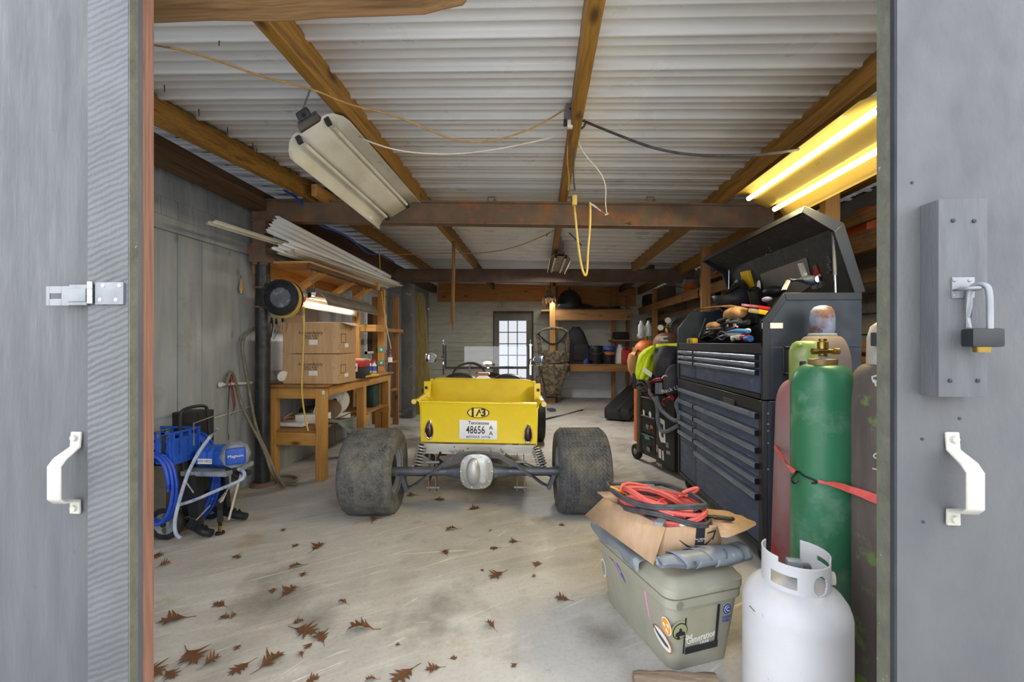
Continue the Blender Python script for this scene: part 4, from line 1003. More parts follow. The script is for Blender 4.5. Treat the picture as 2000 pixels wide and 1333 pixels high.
# front wheels
def front(s):
    c = V((s * .63, 2.35, .285)); wheel = thing('front_wheel', None, None, c); wheel.parent = car
    m = MB(); m.lathe([(.2, -.07), (.25, -.085), (.275, -.075), (.285, -.05), (.285, .05), (.275, .075), (.25, .085), (.2, .07)], c, (1, 0, 0), 40, closed=True)
    m.build('tyre', m_blackrub, wheel)
    MB().lathe([(.2, -.05), (.19, -.02), (.05, 0), (.05, .01), (.19, .02), (.2, .05)], c, (1, 0, 0), 30, closed=True).build('rim', m_alu, wheel)
mirrored(front)
# axle, differential
AZ = .295
m = MB(); m.cyl((-.70, 0, AZ), (.70, 0, AZ), .036, n=16); m.cyl((-.24, 0, AZ), (-.08, 0, AZ), .04, .07, 16); m.cyl((.24, 0, AZ), (.08, 0, AZ), .04, .07, 16)
m.build('axle_tube', m_greymetal, car)
dc = L(932, 920, 3.28)
m = MB(); m.lathe([(.10, .12), (.12, .0), (.125, -.03)], (0, dc.y + .04, dc.z), (0, 1, 0), 20); m.build('differential_case', m_darkmetal, car)
def octo(r, k=.78): return [(r * math.copysign(abs(math.cos(t)) ** .72, math.cos(t)), r * math.copysign(abs(math.sin(t)) ** .72, math.sin(t))) for t in [math.pi / 24 + j * math.pi / 12 for j in range(24)]]
m = MB()
sec = []
for rr, yy in ((.128, .01), (.128, -.008), (.112, -.014), (.098, -.02), (.075, -.03)):
    sec.append([(x * .96, dc.y + yy, dc.z + z * 1.02) for x, z in octo(rr)])
m.loft(sec); cov = m.build('differential_cover', m_alu, car)
m = MB(); m.ball((-.022, dc.y - .018, dc.z + .004), (.056, .042, .104), 22); m.build('cover_bulge', m_alu, cov)
m = MB()
for j in range(10): t = j * math.pi / 5; m.lathe([(.008, 0), (.008, .006), (.001, .007)], (.117 * math.cos(t), dc.y - .009, dc.z + .122 * math.sin(t)), (0, -1, 0), 6)
m.build('cover_bolt', m_steelbright, cov)
m = MB(); m.lathe([(.022, 0), (.022, .016), (.012, .016), (.012, .02)], (.048, dc.y - .022, dc.z - .055), (0, -1, 0), 12); m.build('filler_plug', m_alu, cov)
# transverse leaf spring arching over the axle
lp = [L(795, 953, 3.42), L(812, 944, 3.40), L(838, 924, 3.38), L(866, 903, 3.36), L(893, 886, 3.36), L(932, 879, 3.37), L(973, 887, 3.36), L(1003, 903, 3.36), L(1034, 926, 3.38), L(1058, 944, 3.40), L(1070, 950, 3.42)]
for k in range(4):
    n0 = k; q = lp if k == 0 else lp[k // 1 if k < 2 else k - 0:len(lp) - k] if k < 5 else lp
    m = MB(); sec = []
    for p in q:
        p = p + V((0, 0, .0 - .0085 * k - (.016 if abs(p.x) < .12 else .0))); sec.append([p + V((0, -.03, 0)), p + V((0, .03, 0)), p + V((0, .03, .007)), p + V((0, -.03, .007))])
    m.loft(sec); m.build('spring_leaf', m_greymetal, car)
for px, py in ((795, 953), (1070, 950)):
    m = MB(); p = L(px, py, 3.42); m.tube([p + V((0, -.035, 0)), p + V((0, .035, 0))], .016, 10); m.bar(p, p + V((.05 if px > 932 else -.04, 0, .13)), .012, .03); m.bar(p + V((0, -.03, 0)), p + V((.05 if px > 932 else -.04, -.03, .13)), .012, .03); m.build('spring_shackle', m_greymetal, car)
# coil-over shocks
def shock(px0, py0, px1, py1, name):
    a, b = L(px0, py0, 3.5), L(px1, py1, 3.44)
    o = MB().cyl(a, b, .016, n=12).build('shock_absorber', m_darkmetal, car)
    d = (b - a); fx, fy = frame(d); N = 90
    m = MB(); m.tube([a + d * (.08 + .84 * j / N) + (fx * math.cos(j * .5) + fy * math.sin(j * .5)) * .036 for j in range(N + 1)], .0062, 6); m.build('coil_spring', m_alu, o)
    MB().lathe([(.03, 0), (.036, .02), (.02, .05)], b + d.normalized() * -.01, d, 16).build('lower_mount', m_alu, o)
shock(824, 866, 814, 915, 'l'); shock(1044, 872, 1059, 914, 'r')
# links, brackets and hanging bolts
m = MB(); m.tube([L(985, 888, 3.42), L(1020, 905, 3.44), L(1085, 932, 3.46)], .017, 8); m.build('panhard_bar', m_greymetal, car)
def bracket(px):
    m = MB()
    for e in (-7, 7): m.bar(L(px + e * .9, 886, 3.47), L(px + e, 958, 3.40), .006, .05, (0, 1, 0))
    o = m.build('axle_bracket', m_rust, car)
    for py in (902, 951):
        m = MB(); p = L(px, py, 3.40); m.cyl(p + V((-.05, 0, 0)), p + V((.05, 0, 0)), .011, n=8); m.build('bracket_bolt', m_zinc, o)
bracket(845); bracket(1015)
m = MB(); m.bar(L(826, 880, 3.6), L(862, 905, 3.6), .03, .04); m.build('exhaust_stub', m_darkmetal, car); m = MB(); m.tube([L(860, 882, 3.5), L(852, 900, 3.46), L(843, 925, 3.42), L(838, 938, 3.4)], .009, 6, smooth=1); m.build('brake_line', m_darkmetal, car); m = MB(); m.tube([L(918, 885, 3.45), L(915, 897, 3.4)], .012, 6); m.build('spring_clamp', m_darkmetal, car); m = MB(); m.tube([L(950, 885, 3.45), L(950, 893, 3.4)], .012, 6)
m.build('spring_clamp', m_darkmetal, car)
m = MB()
for s in (-1, 1): m.span((s * .30 - .025, .22, .36), (s * .30 + .025, 2.6, .44))
m.span((-.32, .24, .37), (.32, .29, .43)); m.span((-.30, 1.0, .34), (.30, 1.06, .4)); m.span((-.6, 2.33, .25), (.6, 2.37, .3))
m.build('chassis_frame', m_darkmetal, car)
# apron under the tailgate
a, b = L(823, 884, 3.58), L(1043, 866, 3.58)
tz = .468
m = MB(); m.prism([(-.463, .155, .392), (-.463, .148, tz), (.463, .148, tz), (.463, .155, .392)], (0, .02, 0)); m.span((-.463, .15, .385), (.463, .3, .395))
rolled(m); apr = m.build('rear_apron', m_apron, car, bevel=.002)
m = MB()
for px, py in ((887, 873), (913, 876), (904, 880), (958, 880), (977, 876)):
    p = L(px, py, 3.56); m.lathe([(.006, 0), (.006, .002)], (p.x, .148, p.z), (0, -1, 0), 8)
rolled(m); m.build('rivet', m_greymetal, apr)
# pickup bed: tailgate, sides with rolled rails, floor
gx, gz0, gz1 = .472, .472, .815
m = MB(); sec = []
for x in (-gx, gx): sec.append([(x, .165, gz0), (x, .148, gz0 + .01), (x, .15, gz1 - .03), (x, .14, gz1 - .01), (x, .145, gz1), (x, .165, gz1 + .004), (x, .185, gz1 - .005), (x, .185, gz0)])
m.loft(sec); rolled(m); gate = m.build('tailgate', m_yellow, car, bevel=.003)
def side(s):
    m = MB(); sec = []
    for y in (.155, .70):
        sec.append([(s * x, y, z) for x, z in ((.462, .47), (.474, .47), (.480, .76), (.49, .80), (.512, .818), (.512, .808), (.484, .79), (.468, .76))])
    m.loft(sec); m.tube([(s * .528, .148, .806), (s * .528, .70, .806)], .021, 14); rolled(m); o = m.build('bed_side', m_yellow, car)
    m = MB(); m.lathe([(.013, 0), (.013, .001)], (s * .528, .1475, .806), (0, -1, 0), 14); rolled(m); m.build('rail_end', m_cardedge, o)
    m = MB(); m.span((s * .475, .60, .76), (s * .535, .66, .93)); rolled(m); o2 = m.build('stake_post', m_yellow, car, bevel=.004)
    m = MB(); m.span((s * .50, .597, .86), (s * .525, .6, .885)); rolled(m); m.build('stake_slot', m_darkmetal, o2)
mirrored(side)
m = MB(); m.span((-.465, .18, .47), (.465, .75, .49)); rolled(m); m.build('bed_floor', m_yellowin, car)
# body tub with rolled top edge
def tubsec(y, w, z0, z1, r=.10, n=6):
    pts = [(-w + .03, z0)]
    for j in range(n + 1): t = math.pi - j * math.pi / 2 / n; pts.append((-w + r + r * math.cos(t), z1 - r * .8 + r * .8 * math.sin(t)))
    for j in range(n + 1): t = math.pi / 2 - j * math.pi / 2 / n; pts.append((w - r + r * math.cos(t), z1 - r * .8 + r * .8 * math.sin(t)))
    pts.append((w - .03, z0)); return [(x, y, z) for x, z in pts]
m = MB(); m.loft([tubsec(.70, .485, .45, .935), tubsec(.715, .50, .45, .952), tubsec(.74, .505, .45, .958), tubsec(.76, .50, .45, .95), tubsec(.775, .48, .45, .93)])
rolled(m); m.build('cab_back', m_yellowin, car, ang=50)
def door(s):
    m = MB(); m.loft([[(s * .47, y, .45), (s * .50, y, .45), (s * .505, y, z - .03), (s * .495, y, z), (s * .47, y, z)] for y, z in ((.74, .945), (.95, .82), (1.25, .82), (1.45, .86), (1.62, .88))])
    rolled(m); m.build('body_side', m_yellow, car, ang=50)
mirrored(door)
m = MB(); m.loft([[(-.48, y, z - .16), (-.42, y, z - .03), (-.2, y, z), (.2, y, z), (.42, y, z - .03), (.48, y, z - .16)] for y, z in ((1.52, .885), (1.65, .885), (1.85, .85))]); rolled(m); m.build('cowl', m_yellow, car)
m = MB(); m.span((-.47, .8, .42), (.47, 1.8, .45)); m.build('cab_floor', m_darkmetal, car)
m = MB(); m.box((0, 2.1, .62), (.5, .55, .45), bev=.05); m.cyl((0, 2.45, .6), (0, 2.5, .6), .3, n=20); m.build('engine', m_darkmetal, car)
def seat(x0, x1):
    m = MB(); w = (x1 - x0) / 2; c = (x0 + x1) / 2
    def fn(u, v):
        t = u * math.pi; return (c + w * math.cos(t) * (-1), .81 + .12 * v, .55 + (.425 * min(1, 1.35 * math.sin(t)) if True else 0) + .012 * math.sin(t))
    m.loft([[(c - w * math.cos(t), y, .52 + (g * (.455 * math.sin(t) ** .22))) for t in [math.pi * j / 20 for j in range(21)]] for y, g in ((.80, .99), (.82, 1.03), (.88, 1.05), (.93, 1.02), (.95, .95))])
    rolled(m); o = m.build('seat_back', m_seat, car, ang=50)
    m = MB(); m.box((c, 1.14, .56), (2 * w, .42, .14), bev=.04); rolled(m); m.build('seat_cushion', m_seat, o)
seat(-.42, -.035); seat(.06, .43)
# high mounted brake light
p = L(950, 736, 4.15)
m = MB(); m.prism([(-.075, .725, .955), (.075, .725, .955), (.04, .725, .985), (-.04, .725, .985)], (0, .02, 0)); hb = m.build('brake_light', m_white, car)
m = MB(); m.box((0, .715, 1.005), (.135, .02, .028), bev=.012); m.build('lamp_housing', m_chrome, hb)
m = MB(); m.box((0, .703, 1.007), (.118, .006, .018), bev=.003); m.build('lamp_lens', m_redlens, hb)
for nm in hb.children: nm.location = (0, 0, 0)
# steering wheel
c = V((-.19, 1.36, .93)); ax = V((0, -.75, .66)).normalized(); fx, fy = frame(ax)
sw = MB().tube([c + (fx * math.cos(t) + fy * math.sin(t)) * .18 for t in [k * math.pi / 20 for k in range(40)]], .012, 8, closed=True).build('steering_wheel', m_seat, car)
m = MB()
for k in range(3): t = k * 2.094 + 1.57; m.tube([c, c + (fx * math.cos(t) + fy * math.sin(t)) * .175], .007, 6)
m.lathe([(.03, 0), (.03, .02)], c, ax, 12); m.tube([c, c - ax * .35], .014, 8); m.build('steering_spokes', m_alu, sw)
# windscreen
WY = 1.54
def W(px, py): return L(px, py, WY + CD)
zb, zt = W(950, 717).z, W(950, 677).z; hw = .455
ws = MB().span((-hw, WY, zb), (hw, WY + .006, zt)).build('windscreen_glass', m_wind, car)
m = MB(); m.span((-hw - .022, WY - .012, zb - .022), (hw + .022, WY + .016, zb)); m.span((-hw - .022, WY - .012, zb), (-hw, WY + .016, zt + .015)); m.span((hw, WY - .012, zb), (hw + .022, WY + .016, zt + .015))
m.build('windscreen_frame', m_lockblack, car, bevel=.003)
def stan(s):
    x = s * (hw + .038); m = MB()
    m.tube([(x, WY, .93), (x, WY, zt + .03)], .009, 8); m.ball((x, WY, zt + .06), (.01, .01, .018), 8); m.ball((x, WY, zt + .035), .013, 8); m.cyl((x - .02, WY, zt + .015), (x + .02, WY, zt + .015), .009); m.cyl((x - .02, WY, zb + .02), (x + .02, WY, zb + .02), .009)
    m.lathe([(.016, 0), (.016, .03)], (x, WY, zb + .03), (0, 0, 1), 10)
    st = m.build('windscreen_post', m_chrome, car)
    px, py = (841, 699) if s < 0 else (1051, 704)
    q = L(px, py, WY + CD - .06)
    m = MB(); m.lathe([(.055, .03), (.064, .012), (.066, 0), (.062, -.003)], q, (0, -1, 0) if False else (0, 1, 0), 26); m.tube([q + V((-s * .06, 0, .0)), q + V((-s * .10, .02, .004)), V((x, WY, q.z + .01))], .009, 8); m.tube([q + V((-s * .10, .02, .004)), V((x, WY, q.z - .02))], .007, 8)
    mr = m.build('side_mirror', m_chrome, st)
    m = MB(); m.lathe([(.058, 0), (.058, .001)], q + V((0, -.005, 0)), (-.2 if s < 0 else .24, -1, 0), 26)
    g = m.build('mirror_glass', m_mirror, st)
mirrored(stan)
p = W(952, 709); m = MB(); m.ball((p.x, WY - .05, p.z), (.056, .012, .028), 18); m.tube([(p.x, WY - .04, p.z), (p.x, WY - .02, zb - .01)], .008, 6); m.box((p.x, WY - .02, zb - .012), (.04, .02, .02), bev=.005)
mi = m.build('rear_mirror', m_chrome, car)
m = MB(); m.lathe([(.05, 0), (.05, .001)], (0, 0, 0), (0, -1, 0), 24)
for v in m.bm.verts: v.co.z *= .48
bmesh.ops.translate(m.bm, verts=m.bm.verts, vec=V((p.x, WY - .0625, p.z))); m.build('mirror_glass', m_mirror, mi)
# number plate and badge
gy = .146
pc_ = L(933, 839, gy + CD)
pt = MB().box((pc_.x, gy - .001, pc_.z), (.305, .004, .155), bev=.0018); rolled(pt); plate = pt.build('licence_plate', m_platew, car)
def ptext(st, dx, dz, size, mt, nm='lettering', par=None, al='CENTER', sx=1):
    m = MB(); f = plane_m((pc_.x + dx, gy - .0035, pc_.z + dz), (1, 0, 0), (0, 0, 1)) @ MX.Diagonal((sx, 1, 1, 1)); m.text(st, size, f, .0004, al, bold=size * .012); rolled(m); return m.build(nm, mt, par or plate)
ptext('48656', -.022, -.004, .088, m_ink, 'plate_number', sx=.70)
ptext('A', .103, .018, .046, m_ink, 'plate_letter'); ptext('A', .103, -.028, .046, m_ink, 'plate_letter')
ptext('Tennessee', .003, .055, .040, m_ink, 'state_name'); ptext('ANTIQUE  AUTO', .0, -.058, .024, m_inkblue, 'plate_caption')
m = MB()
for x in (-.09, .09): m.lathe([(.006, 0), (.006, .002)], (pc_.x + x, gy - .003, pc_.z - .06), (0, -1, 0), 8)
rolled(m); m.build('plate_screw', m_greymetal, plate)
bc = L(933, 806, gy + CD)
m = MB(); m.lathe([(.05, 0), (.05, .0015)], (0, 0, 0), (0, -1, 0), 36)
for v in m.bm.verts: v.co.x *= 1.82; v.co.z *= .84
bmesh.ops.translate(m.bm, verts=m.bm.verts, vec=V((bc.x, gy + .0005, bc.z))); rolled(m); bdg = m.build('oval_badge', m_ink, car)
m = MB(); m.lathe([(.0455, 0), (.0455, .0015)], (0, 0, 0), (0, -1, 0), 36)
for v in m.bm.verts: v.co.x *= 1.80; v.co.z *= .82
bmesh.ops.translate(m.bm, verts=m.bm.verts, vec=V((bc.x, gy - .0005, bc.z))); rolled(m); m.build('badge_face', m_yellow, bdg)
def btext(st, dx, dz, size, rz=0, bold=.0035):
    m = MB(); f = plane_m((bc.x + dx, gy - .0022, bc.z + dz), (math.cos(rz), 0, math.sin(rz)), (-math.sin(rz), 0, math.cos(rz))); m.text(st, size, f, .0005, bold=bold); rolled(m); m.build('badge_figure', m_ink, bdg)
btext('1', -.045, .0, .098); btext('3', .042, -.0, .088)
m = MB(); m.box((bc.x - .002, gy - .0022, bc.z), (.012, .001, .062), rotm(0, 28, 0)); m.box((bc.x + .012, gy - .0022, bc.z + .012), (.010, .001, .035), rotm(0, -25, 0)); rolled(m); m.build('badge_slash', m_ink, bdg)
# teardrop tail lights
def tear(r, c, dy):
    pts = []
    for j in range(28):
        t = 2 * math.pi * j / 28; k = (1 + math.sin(t)) / 2
        pts.append((c.x + r * .60 * math.cos(t) * (1 - .30 * k ** 2), c.y + dy, c.z + r * 1.22 * math.sin(t)))
    return pts
def tail(px, py):
    c = L(px, py, gy + CD); c.y = gy + .006
    m = MB(); m.loft([tear(.068, c, 0), tear(.068, c, -.010), tear(.060, c, -.016), tear(.056, c, -.012)]); rolled(m); t = m.build('tail_light', m_chrome, car)
    m = MB(); m.loft([tear(.054, c, -.012), tear(.048, c, -.020), tear(.03, c, -.026), tear(.01, c, -.028)]); rolled(m); m.build('light_lens', m_lens, t)
tail(838, 841); tail(1030, 845)
car.location = (-.485, 3.365, 0); car.rotation_euler = (0, 0, R(4.3))
# ================================================================ airless paint sprayer on its cart
def F0(px, py): return P(px, py, Z=0)
nw = V((-2.46, 2.72, 0)); fw = V((-2.42, 3.06, 0))
sp = thing('paint_sprayer', 'blue airless paint sprayer on a two wheeled cart by the plank wall', 'paint sprayer', (-2.3, 2.9, 0))
def wheel(c, ax=(0.12, -1, 0)):
    c = V(c); ax = V(ax).normalized()
    w = MB().lathe([(.07, -.022), (.095, -.026), (.105, -.018), (.107, 0), (.105, .018), (.095, .026), (.07, .022)], c, ax, 30, closed=True).build('cart_wheel', m_blackrub, sp)
    m = MB(); m.lathe([(.072, .018), (.075, .022), (.068, .02), (.03, .012), (.02, .03), (.001, .031)], c, ax, 24); m.lathe([(.072, -.02), (.01, -.02)], c, ax, 24)
    fx, fy = frame(ax)
    for k in range(6): t = k * math.pi / 3; m.bar(c + ax * .017 + (fx * math.cos(t) + fy * math.sin(t)) * .02, c + ax * .02 + (fx * math.cos(t) + fy * math.sin(t)) * .07, .008, .008)
    o = m.build('wheel_hub', m_greypl, w)
    MB().lathe([(.018, .028), (.018, .036), (.001, .037)], c, ax, 12).build('axle_cap', m_blackpl, w)
wheel(nw + V((0, 0, .108))); wheel(fw + V((0, 0, .108)))
m = MB(); m.cyl(nw + V((0, 0, .108)), fw + V((0, 0, .108)), .01); m.build('axle', m_greymetal, sp)
for y in (2.78, 3.04):
    e = F0(384, 1068) if y < 2.9 else F0(470, 1024)
    a = V((-2.42, y, .10)); mid = V((-2.30, y, .055)); e = V((e.x, y - .02 * (1 if y < 2.9 else 0), .03))
    m = MB(); m.tube([a, mid, e + V((-.05, 0, .006)), e], [.03, .03, .032, .028], 10, smooth=2, ry=.9)
    for k in range(5): t = .3 + .12 * k; q = a.lerp(e, t); m.tube([q + V((0, -.034, -.01)), q + V((.01, 0, .035)), q + V((0, .034, -.01))], .006, 5)
    m.build('skid_foot', m_blackpl, sp)
    MB().bar((-2.30, y, .06), (-2.33, y, .41), .04, .07, (1, 0, 0)).build('upright', m_blackpl, sp)
MB().box((-2.24, 2.9, .42), (.32, .28, .03), rotm(0, 0, 0), bev=.004).build('mounting_plate', m_greypl, sp)
MB().span((-2.42, 2.80, .12), (-2.30, 2.84, .40)).build('side_panel', m_blackpl, sp)
# handle loop
hy0, hy1 = 2.80, 3.05; hx = -2.44
m = MB(); m.tube([(hx + .08, hy0, .14), (hx + .02, hy0, .5), (hx, hy0, .80), (hx, hy0 + .03, .845), (hx, hy1 - .03, .845), (hx, hy1, .80), (hx + .02, hy1, .5), (hx + .08, hy1, .14)], .011, 8, smooth=2)
m.build('push_handle', m_darkmetal, sp)
m = MB(); m.tube([(hx + .10, hy0 - .0, .60), (hx + .10, hy0, .75), (hx + .12, hy1 + .05, .79), (hx + .12, hy1 + .05, .62)], .005, 6, smooth=0); m.tube([(hx + .1, hy0, .30), (hx + .18, hy0 - .1, .32), (hx + .12, hy0 - .1, .40)], .005, 6); m.tube([(hx + .1, hy0 - .05, .14), (hx + .22, hy0 - .12, .15), (hx + .26, hy0 - .05, .22)], .005, 6)
m.build('hose_rack', m_zinc, sp)
# motor housing, gearbox face and pump
def at_s(px, py, Y): return P(px, py, Y=Y)
mc0, mc1 = V((-2.35, 2.9, .51)), V((-2.14, 2.88, .52))
m = MB(); sec = []
for t, w, h in ((0, .085, .055), (.04, .10, .07), (.35, .10, .072), (.4, .092, .066), (.45, .10, .072), (.6, .10, .074), (.65, .092, .068), (.7, .10, .076), (1, .10, .08)):
    c = mc0.lerp(mc1, t); sec.append([c + V((0, w * math.cos(a) if abs(math.cos(a)) < .8 else w * math.copysign(.85, math.cos(a)), h * (math.sin(a) if abs(math.sin(a)) < .8 else math.copysign(.88, math.sin(a))))) for a in [math.pi * j / 8 + .2 for j in range(16)]])
m.loft(sec); mot = m.build('motor_housing', m_bluep, sp, ang=35)
m = MB(); m.box((-2.26, 2.799, .495), (.10, .002, .035)); m.build('model_label', m_paper, mot)
m = MB(); m.text('490 PRO', .026, plane_m((-2.26, 2.7975, .495), (1, 0, 0), (0, 0, 1))); m.build('label_text', m_inkblue, mot)
gc_ = V((-2.09, 2.86, .525)); ga = V((.62, -.78, .0)).normalized()
m = MB(); m.lathe([(.085, -.07), (.095, -.03), (.092, .01), (.08, .045), (.07, .05)], gc_, ga, 10); gbx = m.build('gearbox', m_greypl, sp, ang=25)
fx, fy = frame(ga)
m = MB(); m.box(gc_ + ga * .052 + V((0, 0, .005)), (.115, .008, .11), MX((fx, ga, fy)).transposed(), bev=.018); fp = m.build('front_badge', m_bluep, gbx)
m = MB(); f = plane_m(gc_ + ga * .0575 + V((0, 0, .005)), fx if fx.x > 0 else -fx, (0, 0, 1)); m.text('Magnum', .027, f)
m.build('badge_text', m_white, fp)
m = MB(); m.lathe([(.006, 0), (.006, .001)], gc_ + ga * .0575 + V((0, 0, -.028)), ga, 10); m.build('badge_dot', m_redlens, fp)
pb = gc_ + ga * .02 + V((.0, 0, -.11))
m = MB(); m.cyl(pb + V((0, 0, .05)), pb + V((0, 0, -.06)), .024); m.tube([pb + V((-.05, 0, 0)), pb + V((.09, -.02, .005))], .016, 8); m.lathe([(.02, 0), (.02, .03)], pb + V((.09, -.02, .005)), (.8, -.3, 0), 10); m.ball(pb + V((-.03, -.03, .01)), .022, 8); m.ball(pb + V((.03, -.03, -.02)), .018, 8)
m.build('pump_valve', m_darkmetal, sp)
ib = F0(430, 1044); ib = V((ib.x, ib.y, 0))
m = MB(); m.tube([pb + V((-.01, 0, -.05)), V((ib.x, ib.y, .22))], .017, 10); s1 = m.build('suction_tube', m_pvc, sp)
MB().tube([V((ib.x, ib.y, .23)), V((ib.x, ib.y, .09))], .018, 10).build('tube_sleeve', m_darkmetal, s1)
MB().tube([V((ib.x, ib.y, .09)), V((ib.x, ib.y, .02))], .013, 10).build('tube_end', m_brass, s1)
MB().lathe([(.028, 0), (.028, .012), (.014, .014)], V((ib.x, ib.y, .004)), n=14).build('strainer', m_blackpl, s1)
m = MB(); m.tube([pb + V((.05, -.02, -.02)), P(447, 1015, Y=2.92)], .008, 8); m.build('return_tube', m_pvc, sp)
# spattered delivery hose looping from the pump
tag(MB().tube([pb + V((.09, -.02, .0)), P(462, 915, Y=2.78), P(478, 922, Y=2.74), P(477, 935, Y=2.72), P(455, 946, Y=2.70), P(420, 960, Y=2.69), P(380, 978, Y=2.68), P(340, 990, Y=2.68)], .011, 8, smooth=3).build('delivery_hose', m_whitehose), 'white spattered delivery hose curling from the sprayer pump', 'hose')
tag(MB().tube([P(425, 838, Y=2.72), P(400, 865, Y=2.69), P(370, 915, Y=2.66), P(352, 970, Y=2.64), P(340, 1020, Y=2.62), P(343, 1045, Y=2.6), P(352, 1052, Y=2.6)], .011, 8, smooth=2).build('whip_hose', m_whitehose), 'pale spattered hose end slanting down across the blue coil', 'hose')
# big coil of blue hose
m = MB(); random.seed(12); pts = []
c0 = P(364, 930, Y=2.98)
for k in range(5 * 26):
    t = 2 * math.pi * k / 26; q = k / 26
    pts.append(c0 + V(((.22 + .008 * math.sin(q * 5)) * math.cos(t) + .03 * math.sin(t) * (1 if math.sin(t) > 0 else .2), -.0 + .022 * (q - 2.2) + .015 * math.sin(2 * t + q), (.325 + .01 * math.sin(q * 3)) * math.sin(t) - .02)))
m.tube(pts, .0115, 7, smooth=1)
tag(m.build('blue_hose', m_bluehose), 'thick coil of blue paint hose hung on the sprayer cart', 'hose')
m = MB(); pts = []
c1 = P(300, 960, Y=2.62)
for k in range(3 * 24):
    t = 2 * math.pi * k / 24; q = k / 24; pts.append(c1 + V(((.10 + .01 * q) * math.cos(t), .02 * q, .22 * math.sin(t))))
m.tube(pts, .0115, 7, smooth=1)
tag(m.build('blue_hose', m_bluehose), 'second blue hose coil hanging below the blue crate', 'hose')
# blue crate and boxes behind the door edge
cr0, cr1 = P(286, 910, Y=2.68), P(336, 846, Y=2.68)
cb = V((cr1.x - .13, 2.78, cr0.z))
cr = thing('plastic_crate', 'blue slatted plastic crate standing on a stack beside the left door', 'crate', cb)
hgt = cr1.z - cr0.z; m = MB()
x0, x1, y0, y1 = cr1.x - .32, cr1.x, 2.68, 2.90
for f in (0, .18, .42, .7, .94):
    z = cr0.z + hgt * f; hh = hgt * .06 if f else hgt * .1
    for a, b in (((x0, y0), (x1, y0 + .012)), ((x0, y1 - .012), (x1, y1)), ((x0, y0), (x0 + .012, y1)), ((x1 - .012, y0), (x1, y1))): m.span((a[0], a[1], z), (b[0], b[1], z + hh))
for q in range(6):
    x = x0 + (x1 - x0) * q / 5
    for yy in (y0, y1 - .01): m.span((x - .012, yy, cr0.z), (x + .012, yy + .01, cr1.z))
for q in range(4):
    yy = y0 + (y1 - y0) * q / 3
    for xx in (x0, x1 - .01): m.span((xx, yy - .012, cr0.z), (xx + .01, yy + .012, cr1.z))
m.span((x0, y0, cr0.z), (x1, y1, cr0.z + .008))
m.span((x0, y0 + .004, cr0.z), (x1, y0 + .008, cr0.z + hgt * .80)); m.span((x1 - .008, y0, cr0.z), (x1 - .004, y1, cr0.z + hgt * .80))
m.build('crate_walls', m_bluep, cr)
m = MB(); m.span((x1 - .07, y0 - .003, cr0.z + .02), (x1 - .045, y0, cr1.z - .02)); m.build('crate_slot', m_blackpl, cr)
tag(MB().span((x0 + .0, 2.99, 0), (x1 - .09, 3.16, .79), bev=.006).build('storage_box', m_greypl if False else m_darkmetal), 'dark box standing behind the blue crate by the plank wall', 'box')
tag(MB().span((x0 + .02, 2.70, 0), (x1 - .06, 2.88, cr0.z - .002), bev=.006).build('crate_stand', m_welderpost), 'olive stand under the blue plastic crate', 'stand')
m = MB(); m.lathe([(.03, 0), (.04, .02), (.04, .06), (.02, .08)], P(303, 823, Y=3.0), n=12); a = P(303, 823, Y=3.0); m.tube([a, a + V((.02, 0, .06)), a + V((-.03, 0, .16)), a + V((-.08, 0, .2))], .006, 6, smooth=1)
tag(m.build('spray_gun', m_tan), 'small tan spray gun resting on the dark box', 'tool')
# ================================================================ rolling tool cabinet and top chest along the right side
CX, CY0, CY1 = 1.26, 2.56, 4.08
CX1 = P(1683, 700, Y=CY0).x
def cz(px, py): return P(px, py, X=CX).z
zc_top = P(1560, 783, Y=CY0).z            # seam between cabinet and top chest
cab = thing('tool_cabinet', 'large navy black rolling tool cabinet with long slate drawers on the right', 'tool cabinet', ((CX + CX1) / 2, (CY0 + CY1) / 2, 0))
zb = .10
m = MB(); m.span((CX + .022, CY0, zb), (CX1, CY1, zc_top - .004)); m.build('cabinet_body', m_chest, cab, bevel=.004)
m = MB(); m.span((CX, CY0 - .002, zb), (CX + .03, CY0 + .045, zc_top - .004)); m.build('corner_post', m_chestblk, cab, bevel=.004)
m = MB(); m.span((CX, CY1 - .03, zb), (CX + .03, CY1, zc_top - .004)); m.build('corner_post', m_chestblk, cab, bevel=.004)
m = MB(); m.span((CX + .004, CY0 + .04, zb), (CX + .03, CY1 - .03, zb + .03)); m.build('toe_rail', m_chestblk, cab, bevel=.003); m = MB(); m.span((CX + .004, CY0 + .04, zc_top - .075), (CX + .03, CY1 - .03, zc_top - .004)); m.build('front_rail', m_chestblk, cab, bevel=.003)
def drawer(par, y0, y1, z0, z1, pull=.032):
    o = MB().span((CX + .008, y0, z0), (CX + .03, y1, z1), bev=.002).build('drawer', m_drawer, par)
    m = MB(); sec = []
    for y in (y0 + .004, y1 - .004): sec.append([(CX + .008, y, z1 - .004), (CX - .012, y, z1 - .002), (CX - .018, y, z1 - .012), (CX - .016, y, z1 - pull), (CX - .010, y, z1 - pull), (CX - .011, y, z1 - .014), (CX + .008, y, z1 - .012)])
    m.loft(sec); m.build('drawer_pull', m_pull, o, ang=60)
    m = MB()
    for y in (y0 + .001, y1 - .006): m.prism([(CX - .018, y, z1 - .002), (CX - .018, y, z1 - pull - .004), (CX + .006, y, z1 - pull - .004), (CX + .006, y, z1 - .002)], (0, .005, 0))
    m.build('pull_end', m_chestblk, o)
    return o
ya, yb, yc = CY0 + .048, 3.60, CY1 - .034        # near column of wide drawers, far column of narrow ones
ydiv = P(1357, 760, X=CX).y
zt = zc_top - .08
zs = [zt, zt - .10]
drawer(cab, ya, yc, zs[1] + .004, zs[0])
z = zs[1]
hs = [.10, .09, .09, .09]
